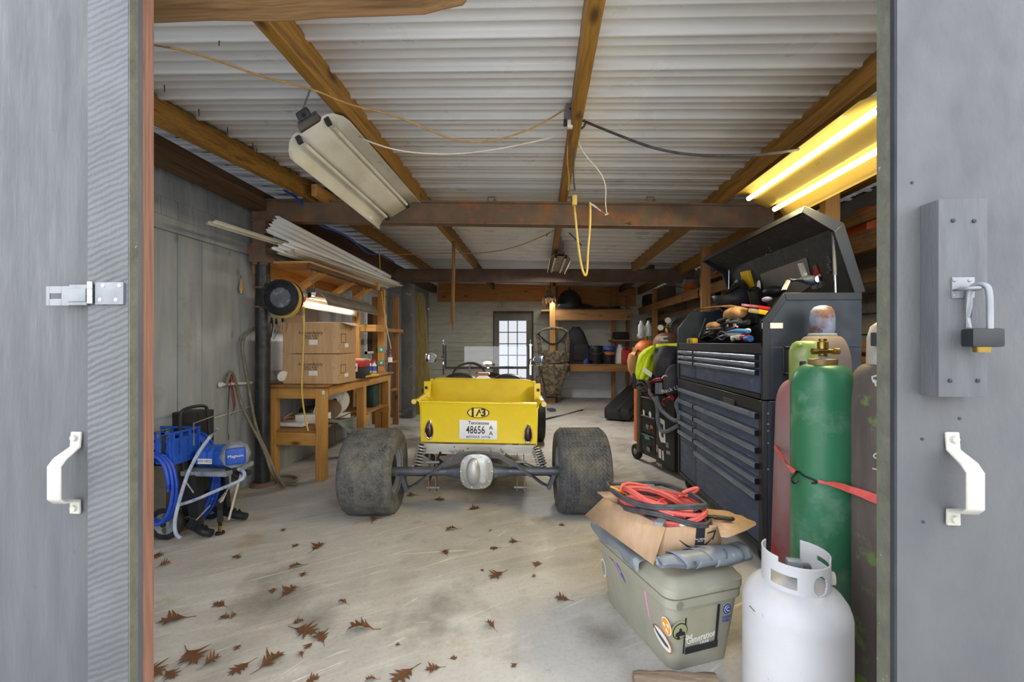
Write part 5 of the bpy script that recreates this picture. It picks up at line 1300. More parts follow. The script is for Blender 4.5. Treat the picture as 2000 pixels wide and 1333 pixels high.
for h in hs:
    drawer(cab, ya, ydiv - .008, z - h + .004, z); drawer(cab, ydiv + .008, yc, z - h + .004, z); z -= h
drawer(cab, ya, ydiv - .008, zb + .035, z, .034); MB().span((CX + .01, ydiv + .008, zb + .035), (CX + .03, yc, z), bev=.002).build('drawer', m_drawer, cab)
m = MB(); m.span((CX + .012, ydiv - .008, zb), (CX + .03, ydiv + .008, zs[1])); m.build('divider', m_chestblk, cab)
a = P(1423, 786, X=CX - .003); m = MB(); m.span((CX - .004, a.y - .085, a.z - .024), (CX + .004, a.y + .085, a.z + .024), bev=.004); bd = m.build('maker_badge', m_chestblk, cab)
m = MB()
for s in (-1, 1): m.span((CX - .0055, a.y - .085, a.z + s * .022 - .002), (CX - .004, a.y + .085, a.z + s * .022 + .002)); m.span((CX - .0055, a.y + s * .084 - .0015, a.z - .022), (CX - .004, a.y + s * .084 + .0015, a.z + .022))
m.text('HUSKY', .036, plane_m((CX - .005, a.y, a.z), (0, -1, 0), (0, 0, 1)) @ MX.Diagonal((1.2, 1, 1, 1)))
m.build('badge_lettering', m_zinc, bd)
m = MB()
for px, py in ((1500, 808), (1500, 829), (1500, 842), (1500, 866), (1500, 917)): m.lathe([(.006, 0), (.006, .002)], P(px, py, Y=CY0), (0, -1, 0), 10)
m.build('side_screw', m_zinc, cab)
for x, y in ((CX + .07, CY0 + .1), (CX + .07, CY1 - .1), (CX1 - .07, CY0 + .1), (CX1 - .07, CY1 - .1)):
    m = MB(); m.lathe([(.02, -.022), (.052, -.022), (.055, 0), (.052, .022), (.02, .022)], (x, y, .055), (1, 0, 0), 18, closed=True); m.box((x, y, .085), (.07, .06, .03)); m.build('caster', m_blackrub, cab)
# top chest: drawers below, open hutch with a sloped cheek at each end, tilted lid
z1 = zc_top; zled = P(1460, 671, X=CX).z; zfc = P(1470, 628, X=CX).z
ct = thing('top_chest', 'navy black top tool chest with raised lid full of tools', 'tool chest', ((CX + CX1) / 2, (CY0 + CY1) / 2, z1))
m = MB(); m.span((CX + .022, CY0, z1 + .003), (CX1, CY1, zled - .02)); m.build('chest_body', m_chest, ct, bevel=.003)
sx_top, szt = P(1531, 577, Y=CY0).x, P(1600, 572, Y=CY0).z
def cheek(y):
    pr = [(CX, zled - .019), (CX, zfc), (sx_top, szt), (CX1, szt), (CX1, zled - .019)]
    m = MB(); m.prism([(x, y, z) for x, z in pr], (0, .012, 0)); o = m.build('end_cheek', m_chest, ct)
    m = MB(); w = .042
    for (xa, za), (xb, zb_) in zip([(CX, z1 + .003)] + pr[1:3], pr[1:4]):
        m.bar((xa, y + .006, za), (xb, y + .006, zb_), .028, .018, (0, 1, 0))
    m.bm.clear()
    ins = [(CX + w, z1 + .003), (CX + w, zfc - .016), (sx_top + .012, szt - w), (CX1, szt - w)]
    out = [(CX, z1 + .003), (CX, zfc), (sx_top, szt), (CX1, szt)]
    dy = -.004 if y < 3 else .01
    for k in range(3):
        m.prism([(out[k][0], y + dy, out[k][1]), (out[k + 1][0], y + dy, out[k + 1][1]), (ins[k + 1][0], y + dy, ins[k + 1][1]), (ins[k][0], y + dy, ins[k][1])], (0, .022, 0))
    m.build('cheek_trim', m_chestblk, o, bevel=.002)
cheek(CY0); cheek(CY1 - .012)
m = MB(); m.span((CX, CY0 + .02, zled - .062), (CX + .03, CY1 - .01, zled)); m.build('front_ledge', m_chestblk, ct, bevel=.004)
m = MB(); m.span((CX1 - .012, CY0 + .01, zled - .05), (CX1, CY1 - .01, szt)); m.build('hutch_back', m_lidin, ct)
m = MB(); m.span((CX + .03, CY0 + .012, zled - .03), (CX1 - .012, CY1 - .012, zled - .02)); m.build('hutch_floor', m_lidin, ct)
zt = zled - .066; H = [.042, .042, .17 if False else zt - .088 - (z1 + .035)]
for h in (.045, .045, zt - .09 - (z1 + .03)):
    drawer(ct, ya, ydiv - .008, zt - h + .004, zt, .026); drawer(ct, ydiv + .008, yc, zt - h + .004, zt, .026); zt -= h
m = MB(); m.span((CX + .012, ydiv - .008, z1 + .03), (CX + .03, ydiv + .008, zled - .06)); m.span((CX + .005, CY0 + .04, z1 + .004), (CX + .03, CY1 - .03, z1 + .03)); m.build('front_rail', m_chestblk, ct)
m = MB(); m.span((CX, CY1 - .03, z1 + .003), (CX + .03, CY1, zled)); m.build('corner_post', m_chestblk, ct)
a = P(1512, 636, Y=CY0); b_ = P(1488, 642, Y=CY0), P(1529, 631, Y=CY0)
m = MB(); m.span((b_[0].x, CY0 - .0012, b_[0].z), (b_[1].x, CY0, b_[1].z)); lb = m.build('side_label', m_paper, ct)
MB().text('PROPERTY OF SHOP', .009, plane_m(((b_[0].x + b_[1].x) / 2, CY0 - .0016, (b_[0].z + b_[1].z) / 2), (1, 0, 0), (0, 0, 1))).bm.free()
a0, a1 = P(1529, 733, Y=CY0), P(1600, 677, Y=CY0)
m = MB(); t = .012
m.span((a0.x, CY0 - .006, a0.z), (a1.x, CY0, a0.z + t)); m.span((a0.x, CY0 - .006, a1.z - t), (a1.x, CY0, a1.z)); m.span((a0.x, CY0 - .006, a0.z), (a0.x + t, CY0, a1.z)); m.span((a1.x - t, CY0 - .006, a0.z), (a1.x, CY0, a1.z))
hb = m.build('side_handle', m_chestblk, ct, bevel=.003); MB().span((a0.x + t, CY0 - .001, a0.z + t), (a1.x - t, CY0 + .0005, a1.z - t)).build('handle_recess', m_ink, hb)
# lid
q1 = V((CX1 + .005, 0, szt + .004)); q2 = P(1643, 441, Y=CY0); q3 = P(1571, 407, Y=CY0)
lw = .014
m = MB(); m.prism([(q1.x, CY0, q1.z), (q2.x, CY0, q2.z), (q2.x + lw, CY0, q2.z + .004), (q1.x + lw, CY0, q1.z)], (0, CY1 - CY0, 0)); lid = m.build('lid_back_panel', m_lidin, ct)
m = MB(); m.prism([(q2.x, CY0, q2.z), (q3.x, CY0, q3.z), (q3.x + .004, CY0, q3.z + lw), (q2.x + lw, CY0, q2.z + lw)], (0, CY1 - CY0, 0)); m.build('lid_top_panel', m_lidin, ct)
def lipend(y):
    m = MB(); w = .045
    d1 = (V((q2.x, 0, q2.z)) - V((q1.x, 0, q1.z))).normalized(); n1 = V((-d1.z, 0, d1.x))
    d2 = (V((q3.x, 0, q3.z)) - V((q2.x, 0, q2.z))).normalized(); n2 = V((d2.z, 0, -d2.x)) * -1
    if n2.z > 0: n2 = -n2
    a = V((q1.x, y, q1.z)); b = V((q2.x, y, q2.z)); c = V((q3.x, y, q3.z))
    bi = (n1 + n2).normalized() * w * 1.15
    m.prism([a + V((lw, 0, 0)), b + V((lw, 0, lw)), b + bi, a + n1 * w], (0, .02, 0)); m.prism([b + V((lw, 0, lw)), c + V((0, 0, lw)), c + n2 * w * .6, b + bi], (0, .02, 0))
    m.build('lid_end_flange', m_chestblk, ct, bevel=.002)
lipend(CY0 - .003); lipend(CY1 - .02)
m = MB(); m.prism([(q3.x, CY0, q3.z + lw), (q3.x + .004, CY0, q3.z + lw), (q3.x + .004, CY0, q3.z - .026), (q3.x - .012, CY0, q3.z - .022)], (0, CY1 - CY0, 0)); m.build('lid_front_lip', m_chestblk, ct)
# plate and stickers inside the lid back
dback = (V((q2.x, 0, q2.z)) - V((q1.x, 0, q1.z))); nb = V((-dback.z, 0, dback.x)).normalized()
def lidpx(px, py, off=.003):
    r = sight(px, py); p0 = V((q1.x, 0, q1.z)) + nb * off; o = V((0, 0, CAMZ)); return o + r * ((p0 - o).dot(nb) / r.dot(nb))
def onlidpoly(pts, off, name, mt, par): m = MB(); m.prism([lidpx(x, y, off) for x, y in pts], nb * .0015); return m.build(name, mt, par)
onlidpoly([(1485, 536), (1575, 503), (1588, 556), (1560, 575), (1500, 600)], .003, 'steel_plate', m_ssteel, ct)
st = onlidpoly([(1588, 541), (1602, 535), (1604, 540), (1590, 548)], .003, 'sticker', m_white, ct)
onlidpoly([(1587, 522), (1594, 518), (1599, 530), (1601, 536), (1589, 541), (1590, 531)], .0035, 'red_emblem', m_red, st)
onlidpoly([(1587, 521), (1593, 516), (1596, 521), (1589, 525)], .0045, 'green_emblem', m_greent, st)
for k in range(7): x, y = 1617 + (k % 3) * 2, 503 + 5 * k; onlidpoly([(x - 3, y - 2), (x + 3, y - 3), (x + 4, y + 1), (x - 2, y + 2)], .003 + .0002 * k, 'worn_sticker', m_greymetal, ct)
m = MB()
for px, py in ((1503, 485), (1506, 490), (1497, 497), (1508, 507)):
    r = sight(px, py); d2 = V((q3.x, 0, q3.z)) - V((q2.x, 0, q2.z)); n2 = V((-d2.z, 0, d2.x)).normalized(); pl0 = V((q2.x, 0, q2.z)); t = (pl0 - V((0, 0, CAMZ))).dot(n2) / r.dot(n2); p = V((0, 0, CAMZ)) + r * t; m.ball(p, .005, 6)
m.build('paint_chip', m_zinc, ct)
a, b_ = P(1628, 452, Y=CY0 + .05), P(1632, 566, Y=CY0 + .05)
m = MB(); m.cyl(b_ + V((0, 0, -.02)), a, .007, n=10); s_ = m.build('gas_strut', m_steelbright, ct); m = MB(); m.cyl(b_ + (a - b_) * .25, a, .0095, n=10); m.build('strut_body', m_zinc, s_)
a, b_ = P(1423, 545, Y=CY1 - .05), P(1424, 520, Y=CY1 - .05); m = MB(); m.cyl(a + V((0, 0, -.18)), b_, .007); m.build('gas_strut', m_steelbright, ct)
# ---------------------------------------------------------------- what lies in the hutch
ZH = zled - .018
def hut(px, py, X): return P(px, py, X=X)
wh = hut(1435, 578, 1.62); wc = V((1.60, wh.y, wh.z))
hm = thing('welding_helmet', 'black welding helmet lying open side up among the chest tools', 'helmet', wc)
m = MB(); R_ = .13
def shell(u, v):
    t = 2 * math.pi * u; r = [1.0, 1.04, .98, .80, .45, .05][min(5, int(v * 5 + .001))]; h = [.06, .0, -.06, -.11, -.145, -.155][min(5, int(v * 5 + .001))]
    return wc + MX.Rotation(R(-35), 3, 'Y') @ V((r * R_ * 1.0 * math.cos(t), r * R_ * 1.15 * math.sin(t), h + .03 * math.cos(2 * t)))
m.grid(shell, 24, 5); m.build('helmet_shell', m_blackpl, hm, solid=.004)
m = MB(); m.tube([wc + MX.Rotation(R(-35), 3, 'Y') @ V((.1 * math.cos(t), .115 * math.sin(t), .03)) for t in [k * math.pi / 12 for k in range(24)]], .008, 6, closed=True); m.build('head_band', m_blackrub, hm)
m = MB(); m.box(wc + V((-.01, -.02, -.01)), (.07, .09, .012), rotm(0, -50, 10), bev=.003); m.build('inner_label', m_orangedull, hm)
m = MB(); m.box(wc + V((-.02, -.01, -.03)), (.05, .07, .012), rotm(0, -50, 10), bev=.003); m.build('paper_label', m_white, hm)
def lay(name, lab, cat, mt, mk, grp='tools piled in the top chest'):
    m = MB(); mk(m); return tag(m.build(name, mt), lab, cat, grp)
q = hut(1476, 580, 1.60); lay('exhaust_pipe', 'short dark pipe stub beside the welding helmet', 'pipe', m_darkmetal, lambda m: m.lathe([(.04, 0), (.042, .14), (.036, .14), (.034, 0)], q + V((.02, .02, -.07)), (-.35, -.35, .86), 20, closed=True))
q = hut(1510, 570, 1.72); lay('torch_head', 'black round gun body behind the sloped cheek', 'tool', m_blackpl, lambda m: m.ball(q, (.05, .09, .04), 14, (0, .4, .3)))
q = hut(1498, 585, 1.52); lay('lens_cap', 'round blue grey lens lying beside the sloped cheek', 'tool', pm('blue grey plastic', '8f9cb8', '7786a6', 9, .4), lambda m: m.ball(q, (.03, .04, .018), 14))
q = hut(1462, 545, 1.72); yb_ = lay('drill_box', 'yellow and dark cardboard box propped behind the helmet', 'box', m_yelp, lambda m: m.box(q, (.05, .10, .14), rotm(0, -15, 12), bev=.003))
q = hut(1482, 560, 1.7); lay('face_label', 'white oval tag beside the yellow box', 'tag', m_white, lambda m: m.ball(q, (.008, .028, .05), 14))
# perforated plastic drill holster standing on the lid hinge side
q0, q1_, q2_ = P(1531, 567, Y=2.62), P(1540, 548, Y=2.68), P(1580, 548, Y=2.72)
dg = thing('angle_grinder', 'grey angle grinder with strapped handle on the cheek top', 'power tool', q1_)
m = MB(); m.tube([q0, q1_, q1_ + V((.04, 0, .005))], .014, 6, ry=.35); m.build('hanging_strap', m_greymetal, dg)
m = MB(); m.tube([q1_, q2_ + V((-.02, 0, .004)), q2_ + V((.02, 0, 0)), q2_ + V((.05, 0, -.01))], [.016, .026, .03, .022], 12, smooth=1); m.build('grip', pm('blue grey body', '4c5566', '3f4756', 9, .4), dg)
m = MB(); m.lathe([(.02, 0), (.02, .01), (.008, .012)], q2_ + V((.03, -.03, .002)), (0, -1, 0), 14); m.build('knob', m_steelbright, dg)
m = MB(); a = P(1573, 545, Y=2.8); m.bar(a, a + V((-.02, .02, .10)), .035, .008, (0, 1, 0)); m.box(a + V((.03, 0, -.01)), (.06, .05, .04), bev=.008); m.build('bracket', m_greypl, dg)
q = hut(1590, 556, 1.74); q = P(1590, 560, Y=2.72); lay('steel_stub', 'grey square tube end lying behind the cheek top', 'tube', m_greymetal, lambda m: m.bar(q, q + V((.08, .05, .02)), .03, .03))
# front heap along the ledge
def hp(px, py, X=1.36): return P(px, py, X=X)
a, b_ = hp(1357, 607, 1.50), hp(1420, 598, 1.50); lay('bent_lath', 'long tan stick lying across the far end of the tools', 'stick', m_tan, lambda m: (m.tube([a, a.lerp(b_, .5) + V((0, 0, .012)), b_, hp(1448, 601, 1.5), hp(1478, 611, 1.46)], [.009, .008, .012, .008, .006], 7, smooth=1)))
def glove(c, s, lab, px):
    o = thing('knee_pad', lab, 'pad', c, 'tools piled in the top chest')
    m = MB(); m.ball(c + V((0, -.05, 0)), (.045 * s, .07 * s, .036 * s), 14, (.15, 0, 0)); m.ball(c + V((0, .05 * s, -.004)), (.045 * s, .07 * s, .038 * s), 14, (-.2, 0, 0)); m.build('leather_pad', m_tan, o)
    for y in (-.05, .05):
        m = MB(); m.box(c + V((-.02, y * s, -.055 * s)), (.03, .03 * s, .05 * s), bev=.004); m.build('white_strap', m_white, o)
    m = MB(); m.box(c + V((.0, 0, -.075 * s)), (.05, .18 * s, .02), bev=.004); m.build('frame', m_blackpl, o)
glove(hp(1436, 612, 1.44), 1.25, 'large tan leather pad with two white straps, upper of the pair', 0)
glove(hp(1392, 636, 1.40), .8, 'small tan leather pad with white straps, lower of the pair', 0)
a, b_ = hp(1455, 598, 1.46), hp(1488, 600, 1.46); cp = thing('folded_cap', 'red and yellow folded cap resting against the sloped cheek', 'cap', hp(1470, 610, 1.46), 'tools piled in the top chest')
m = MB(); m.box(hp(1478, 600, 1.47), (.10, .26, .02), rotm(8, 10, 0), bev=.006); m.build('red_panel', m_red, cp); m = MB(); m.box(hp(1481, 609, 1.45), (.06, .16, .03), rotm(8, 10, 0), bev=.006); m.build('yellow_panel', m_yelp, cp)
a, b_ = hp(1412, 652, 1.36), hp(1462, 648, 1.33); lay('rubber_glove', 'bright blue rubber glove stretched across the tools', 'glove', m_blued, lambda m: m.tube([a, a.lerp(b_, .3) + V((0, 0, .01)), a.lerp(b_, .7) + V((0, 0, .012)), b_], [.012, .02, .024, .016], 10, smooth=1, ry=.6))
a, b_ = hp(1418, 646, 1.40), hp(1440, 638, 1.40); lay('file_handle', 'pink handled file under the blue glove', 'tool', m_pink, lambda m: m.tube([a, b_], .008, 8))
a, b_ = hp(1432, 661, 1.33), hp(1452, 660, 1.33); lay('tape_roll', 'cream ended tube lying on the chest ledge', 'tube', m_pvc, lambda m: m.lathe([(.011, 0), (.022, 0), (.022, .12), (.011, .12)], a, (.1, -1, .1), 16, closed=True))
q = hp(1446, 658, 1.34); lay('red_tube', 'red printed tube beside the cream ended tube', 'tube', m_red, lambda m: m.cyl(q, q + V((0, -.10, .0)), .02))
q = hp(1457, 662, 1.32); lay('capped_tube', 'blue capped tube at the near end of the ledge', 'tube', m_inkblue, lambda m: m.cyl(q, q + V((0, -.06, 0)), .02))
a, b_ = hp(1420, 655, 1.36), hp(1465, 652, 1.36); lay('white_tube', 'white caulk tube behind the red tube', 'tube', m_white, lambda m: m.cyl(a, b_ + V((0, .02, .02)), .016))
q = hp(1352, 666, 1.30); yt = thing('tape_measure', 'yellow tape measure at the far end of the chest ledge', 'tape measure', q, 'tools piled in the top chest')
m = MB(); m.box(q, (.05, .10, .045), rotm(0, 0, 10), bev=.014); m.build('measure_case', m_yelp, yt); m = MB(); m.lathe([(.018, 0), (.018, .004)], q + V((-.025, 0, 0)), (-1, 0, 0), 14); m.build('centre_disc', m_greymetal, yt)
a, b_ = hp(1364, 660, 1.34), hp(1378, 622, 1.42); lay('pry_bar', 'thin steel rod leaning up from the yellow tape measure', 'tool', m_greymetal, lambda m: m.tube([a, b_], .006, 6))
random.seed(21)
heap = (('ratchet', 'dark ratchet handle lying on the ledge', 1372, 662, 1398, 650), ('spanner', 'dark combination spanner behind the tape measure', 1376, 655, 1402, 644), ('pliers', 'black gripped pliers in the middle of the tool heap', 1396, 664, 1420, 655), ('socket_bar', 'black socket bar under the leather pads', 1380, 646, 1412, 642), ('wire_cutter', 'dark cutter poking out beneath the large pad', 1420, 632, 1446, 628), ('screwdriver', 'black handled screwdriver near the blue glove', 1412, 636, 1436, 624), ('drill_bit_case', 'dark case tilted near the blue glove', 1440, 634, 1462, 630), ('strap_wrench', 'grey strap wrench below the helmet', 1424, 622, 1404, 628))
for nm, lab, ax0, ay0, ax1, ay1 in heap:
    a, b_ = hp(ax0, ay0, 1.35), hp(ax1, ay1, 1.38); lay(nm, lab, 'hand tool', random.choice((m_darkmetal, m_blackpl, m_greymetal)), lambda m: m.tube([a, a.lerp(b_, .4) + V((0, 0, .006)), b_], [.010, .012, .018], 8, smooth=1))
m = MB(); m.tube([hp(1410, 664, 1.33) + V((0, .07 * math.cos(t), .03 + .03 * math.sin(t))) for t in [k * math.pi / 10 for k in range(20)]], .006, 6, closed=True); m.tube([hp(1418, 655, 1.33), hp(1440, 664, 1.31), hp(1428, 668, 1.31)], .005, 6, smooth=2)
tag(m.build('cable_coil', m_blkcable), 'small dark coil of cable on the chest ledge', 'cable', 'tools piled in the top chest')
for k, (px, py, X, s, mt, lab) in enumerate(((1405, 650, 1.45, .05, m_blackpl, 'dark lump of tools in the middle of the heap'), (1440, 640, 1.46, .055, m_darkmetal, 'dark drill body under the large leather pad'), (1380, 655, 1.45, .045, m_darkmetal, 'dark socket set behind the small leather pad'), (1455, 625, 1.5, .06, m_blackpl, 'black pouch beneath the red cap'))):
    q = hp(px, py, X); lay('tool_pouch', lab, 'tool', mt, lambda m: m.box(q, (s * 1.6, s * 3, s * 1.6), rotm(random.uniform(-15, 15), random.uniform(-15, 15), random.uniform(-20, 20)), bev=s * .3))
a = P(1466, 784, X=CX); m = MB(); m.tube([V((CX - .004, CY0 + .02, zc_top)), V((CX1, CY0 - .007, zc_top + .002))], .004, 6); 
m.bm.free()
# ================================================================ gas cylinders by the right door
def cyl_at(px, d, z=0): p = P(px, 669, d=d); p.z = z; return p
def shoulder(r, h, rs, n=8): return [(rs + (r - rs) * math.cos(j * math.pi / 2 / n), h * math.sin(j * math.pi / 2 / n)) for j in range(n + 1)]
def bottle(name, lab, c, r, ztop, rn, sh, mt, cat='gas cylinder', lean=None, hz=None):
    o = thing(name, lab, cat, c, 'tall gas cylinders by the right door')
    prof = [(r * .9, 0), (r, .03), (r, ztop - sh)] + [(a, ztop - sh + b) for a, b in shoulder(r, sh, rn)] 
    m = MB(); m.lathe(prof, c, lean or (0, 0, 1), 40); m.build('cylinder_body', mt, o, ang=50)
    return o
# tall green bottle with bare brass valve
g = cyl_at(1607, 1.74); gr = .111
zn = P(1607, 712, d=1.74).z
gc = bottle('gas_cylinder', 'tall glossy green gas cylinder with a bare brass valve', g, gr, zn - .0, .05, .10, m_cylgreen)
m = MB(); m.lathe([(.075, -.03), (.066, -.012), (.058, -.006), (.056, .0)], g + V((0, 0, zn)), n=28); m.build('collar_ring', m_cylgreen, gc)
m = MB(); m.lathe([(.050, 0), (.050, .022), (.046, .024)], g + V((0, 0, zn - .002)), n=28); m.build('neck_thread', m_neck, gc)
m = MB(); m.lathe([(.046, .016), (.036, .022), (.014, .028), (.014, .04)], g + V((0, 0, zn)), n=24); m.build('neck_cone', m_greypl, gc)
vz = zn + .03; k = 1.6 / FPX
m = MB(); m.lathe([(.013, 0), (.016, .004), (.016, .022), (.013, .03), (.019, .032), (.019, .06), (.014, .062), (.014, .072)], g + V((0, 0, vz)), n=14); m.cyl(g + V((-.048, -.01, vz + .022)), g + V((.05, -.01, vz + .022)), .010, n=10); m.lathe([(.014, 0), (.014, .016)], g + V((-.03, -.01, vz + .022)), (-1, 0, 0), 6); m.lathe([(.013, 0), (.013, .02)], g + V((.034, -.01, vz + .022)), (1, 0, 0), 10)
m.build('brass_valve', m_brass, gc)
# red bottle behind with lime guard
rd = cyl_at(1571, 2.02); rr = .115
rz = P(1571, 745, d=2.0).z
rc_ = bottle('gas_cylinder', 'faded red gas cylinder leaning behind the green one, lime guard on top', rd + V((-.03, 0, 0)), rr, rz, .06, .12, m_cylred, lean=(.03, 0, 1))
gcz = P(1573, 672, d=1.97).z; gp = cyl_at(1575, 1.98)
m = MB(); m.lathe([(.066, 0), (.068, .02), (.068, gcz - rz - .02), (.056, gcz - rz + .01), (.04, gcz - rz + .022), (.01, gcz - rz + .024)], V((gp.x, gp.y, rz - .01)), n=28); vg = m.build('valve_guard', m_capgreen, rc_)
a = P(1571, 716, d=1.90)
m = MB(); m.box((a.x, a.y + .012, a.z), (.024, .012, .045), rotm(0, 0, 0), bev=.0055); m.build('guard_slot', m_ink, vg)
m = MB()
for px in (1562, 1571, 1580): q = P(px, 675, d=1.95); m.ball((q.x, q.y, q.z), (.012, .014, .01), 8)
m.build('guard_rib', m_capgreen, vg)
# broad dusty bottle with the rusty cap
bk = cyl_at(1606, 2.34); br = .126
bz = P(1606, 657, d=2.34).z
bc_ = bottle('gas_cylinder', 'broad dusty maroon gas cylinder with rusty blue cap against the chest', bk, br, bz, .07, .17, m_cylgrey)
m = MB(); m.lathe([(.066, 0), (.068, .006), (.064, .018), (.056, .02)], bk + V((0, 0, bz - .004)), n=28); m.build('cap_ring', m_greypl, bc_)
ch = P(1606, 597, d=2.34).z - bz
m = MB(); m.lathe([(.052, .016), (.058, .035), (.058, ch * .62), (.053, ch * .82), (.038, ch * .95), (.015, ch), (.001, ch)], bk + V((0, 0, bz)), n=32); m.build('valve_cap', m_caprust, bc_, ang=60)
# mossy bottle half behind the right door
ms = cyl_at(1733, 1.62); mr = .125
mz = P(1733, 712, d=1.62).z
mc = bottle('gas_cylinder', 'mossy brown gas cylinder half hidden by the right door', ms, mr, mz, .06, .17, m_cylmoss)
mh = P(1733, 625, d=1.62).z - mz
m = MB(); m.lathe([(.06, -.02), (.062, .0), (.06, mh * .6), (.05, mh * .85), (.02, mh)], ms + V((0, 0, mz)), n=28); cp_ = m.build('valve_cap', m_capwhite, mc)
a = P(1711, 663, d=1.58); m = MB(); m.box(a, (.012, .03, .05), rotm(0, 0, 35), bev=.005); m.build('cap_slot', m_ink, cp_)
def chalk(st, px, py, size, rot=0):
    # lettering laid on the curved side of the bottle
    a = P(px, py, d=1.5); u = V((a.x - ms.x, a.y - ms.y, 0)).normalized(); q = ms + u * (mr + .0006); q.z = a.z
    xx = V((-u.y, u.x, 0)); xx = xx if xx.x > 0 else -xx
    r = R(rot); zz = V((0, 0, 1)); X2 = xx * math.cos(r) + zz * math.sin(r); Z2 = zz * math.cos(r) - xx * math.sin(r)
    m = MB(); m.text(st, size, plane_m(q, X2, Z2), .0006)
    for v in m.bm.verts:
        w = V((v.co.x - ms.x, v.co.y - ms.y, 0)); l = w.length
        rad = mr if v.co.z < mz - .17 else .06 + (mr - .06) * math.sqrt(max(0, 1 - ((v.co.z - mz + .17) / .17) ** 2))
        w = w.normalized() * (rad + .0015); v.co.x = ms.x + w.x; v.co.y = ms.y + w.y
    m.build('chalk_mark', m_chalk, mc)
chalk('B', 1690, 742, .06, -70); chalk('2', 1706, 748, .06, -70); chalk('0', 1704, 897, .05, -60); chalk('7', 1703, 925, .05, -70)
# red ratchet strap with its black hooks
def on_cyl(px, py, c, r, off=.006):
    s0 = sight(px, py); o = V((0, 0, CAMZ)); ox, oy = o.x - c.x, o.y - c.y
    A = s0.x ** 2 + s0.y ** 2; B = 2 * (ox * s0.x + oy * s0.y); C_ = ox * ox + oy * oy - (r + off) ** 2
    D = max(0, B * B - 4 * A * C_); t = (-B - math.sqrt(D)) / (2 * A); return o + s0 * t
stp = thing('cargo_strap', 'red webbing strap with black hooks pulled across the green cylinder', 'strap', on_cyl(1607, 945, g, gr))
def ribbon(pts, w, name, mt, tw=None):
    pts = [V(p) for p in pts]; secs = []
    for i, p in enumerate(pts):
        d = (pts[min(i + 1, len(pts) - 1)] - pts[max(i - 1, 0)]).normalized(); n_ = V((0, -1, 0)); s = d.cross(n_).normalized() * (w[i] if isinstance(w, list) else w)
        secs.append([p + s + n_ * .001, p - s + n_ * .001, p - s - n_ * .001, p + s - n_ * .001])
    m = MB(); m.loft(secs); return m.build(name, mt, stp)
hk = on_cyl(1557, 926, g, gr)
ribbon([on_cyl(1512, 872, rd + V((0.0, 0, 0)), rr), P(1526, 893, d=1.84), P(1538, 908, d=1.74), hk + V((-.012, -.002, .008))], .011, 'webbing', m_strap)
ribbon([on_cyl(1598, 940, g, gr), on_cyl(1612, 944, g, gr), on_cyl(1630, 947, g, gr), on_cyl(1645, 951, g, gr, .012), on_cyl(1655, 955, g, gr, .016), on_cyl(1664, 958, ms, mr, .016), on_cyl(1680, 963, ms, mr, .012), on_cyl(1700, 971, ms, mr, .012), on_cyl(1730, 982, ms, mr, .012)], [.006, .005, .010, .012, .013, .013, .014, .016, .016], 'webbing', m_strap)
m = MB(); m.tube([hk + V((-.01, -.006, .012)), hk + V((.004, -.008, .010)), on_cyl(1570, 931, g, gr), on_cyl(1590, 938, g, gr), on_cyl(1597, 944, g, gr), on_cyl(1585, 944, g, gr)], .0035, 6, smooth=1)
m.tube([hk + V((0, -.008, .012)), hk + V((-.016, -.01, 0)), hk + V((-.028, -.012, -.02)), hk + V((-.022, -.012, -.036)), hk + V((-.01, -.012, -.03)), hk + V((-.006, -.012, -.018))], .0038, 6, smooth=2)
m.build('strap_hook', m_hookblk, stp)
# ---------------------------------------------------------------- propane tank
pr = .155; pc = cyl_at(1553, 1.44); pc = V((pc.x, pc.y, 0))
zsh = P(1553, 1190, d=1.13).z
m_knob = pm('blue grey knob', '7d8796', '6a7382', 9, .5)
pt = thing('propane_tank', 'white propane tank with cutout collar standing before the green cylinder', 'propane tank', pc)
H_ = .525
m = MB(); m.lathe([(.10, .028), (.135, .04), (pr - .004, .09), (pr, .13), (pr, H_ - .11), (pr, H_ - .095), (pr - .003, H_ - .08), (pr - .010, H_ - .06), (.130, H_ - .038), (.108, H_ - .02), (.08, H_ - .008), (.04, H_ - .002), (.001, H_)], pc, n=56); m.build('tank_body', m_propane, pt, ang=60)
m = MB(); m.lathe([(.10, 0), (.102, .05), (.098, .05), (.096, 0)], pc, n=36, closed=True); m.build('foot_ring', m_propane, pt)
cr = .095; cz0, cz1 = H_ - .035, H_ + .088
# collar: a wrapped sheet with cut-outs, open at the back right
m = MB(); N, K = 180, 44
def hole(a, z):
    f = (z - cz0) / (cz1 - cz0)
    if ((a - -1.30) / .25) ** 2 + ((f - .44) / .24) ** 2 < 1: return True       # round hole toward the camera
    if -2.85 < a < -2.02 and .28 < f < .60: return True                          # hand hole at the left
    if -.48 < a < .35 and (.12 < f < .36 or .62 < f < .74): return True
    if .9 < a < 2.2: return True                                                 # gap for the valve
    if f > .86 and -2.6 < a < -.72: return True                                  # dip in the front rim
    return False
vg_ = {}
def vv(i, j):
    if (i % N, j) not in vg_:
        a = -math.pi + 2 * math.pi * i / N; z = cz0 + (cz1 - cz0) * j / K; vg_[(i % N, j)] = m.bm.verts.new(pc + V((cr * math.cos(a), cr * math.sin(a), z)))
    return vg_[(i % N, j)]
for i in range(N):
    for j in range(K):
        a = -math.pi + 2 * math.pi * (i + .5) / N; z = cz0 + (cz1 - cz0) * (j + .5) / K
        if not hole(a, z): m.face((vv(i, j), vv(i + 1, j), vv(i + 1, j + 1), vv(i, j + 1)))
m.build('collar', m_propane, pt, solid=.004)
m = MB(); a = P(1553, 1166, d=1.16)
m.span((pc.x - .03, pc.y - cr - .004, cz0 - .018), (pc.x - .004, pc.y - cr + .0, cz0 + .012), bev=.002); m.build('collar_tab', m_propane, pt)
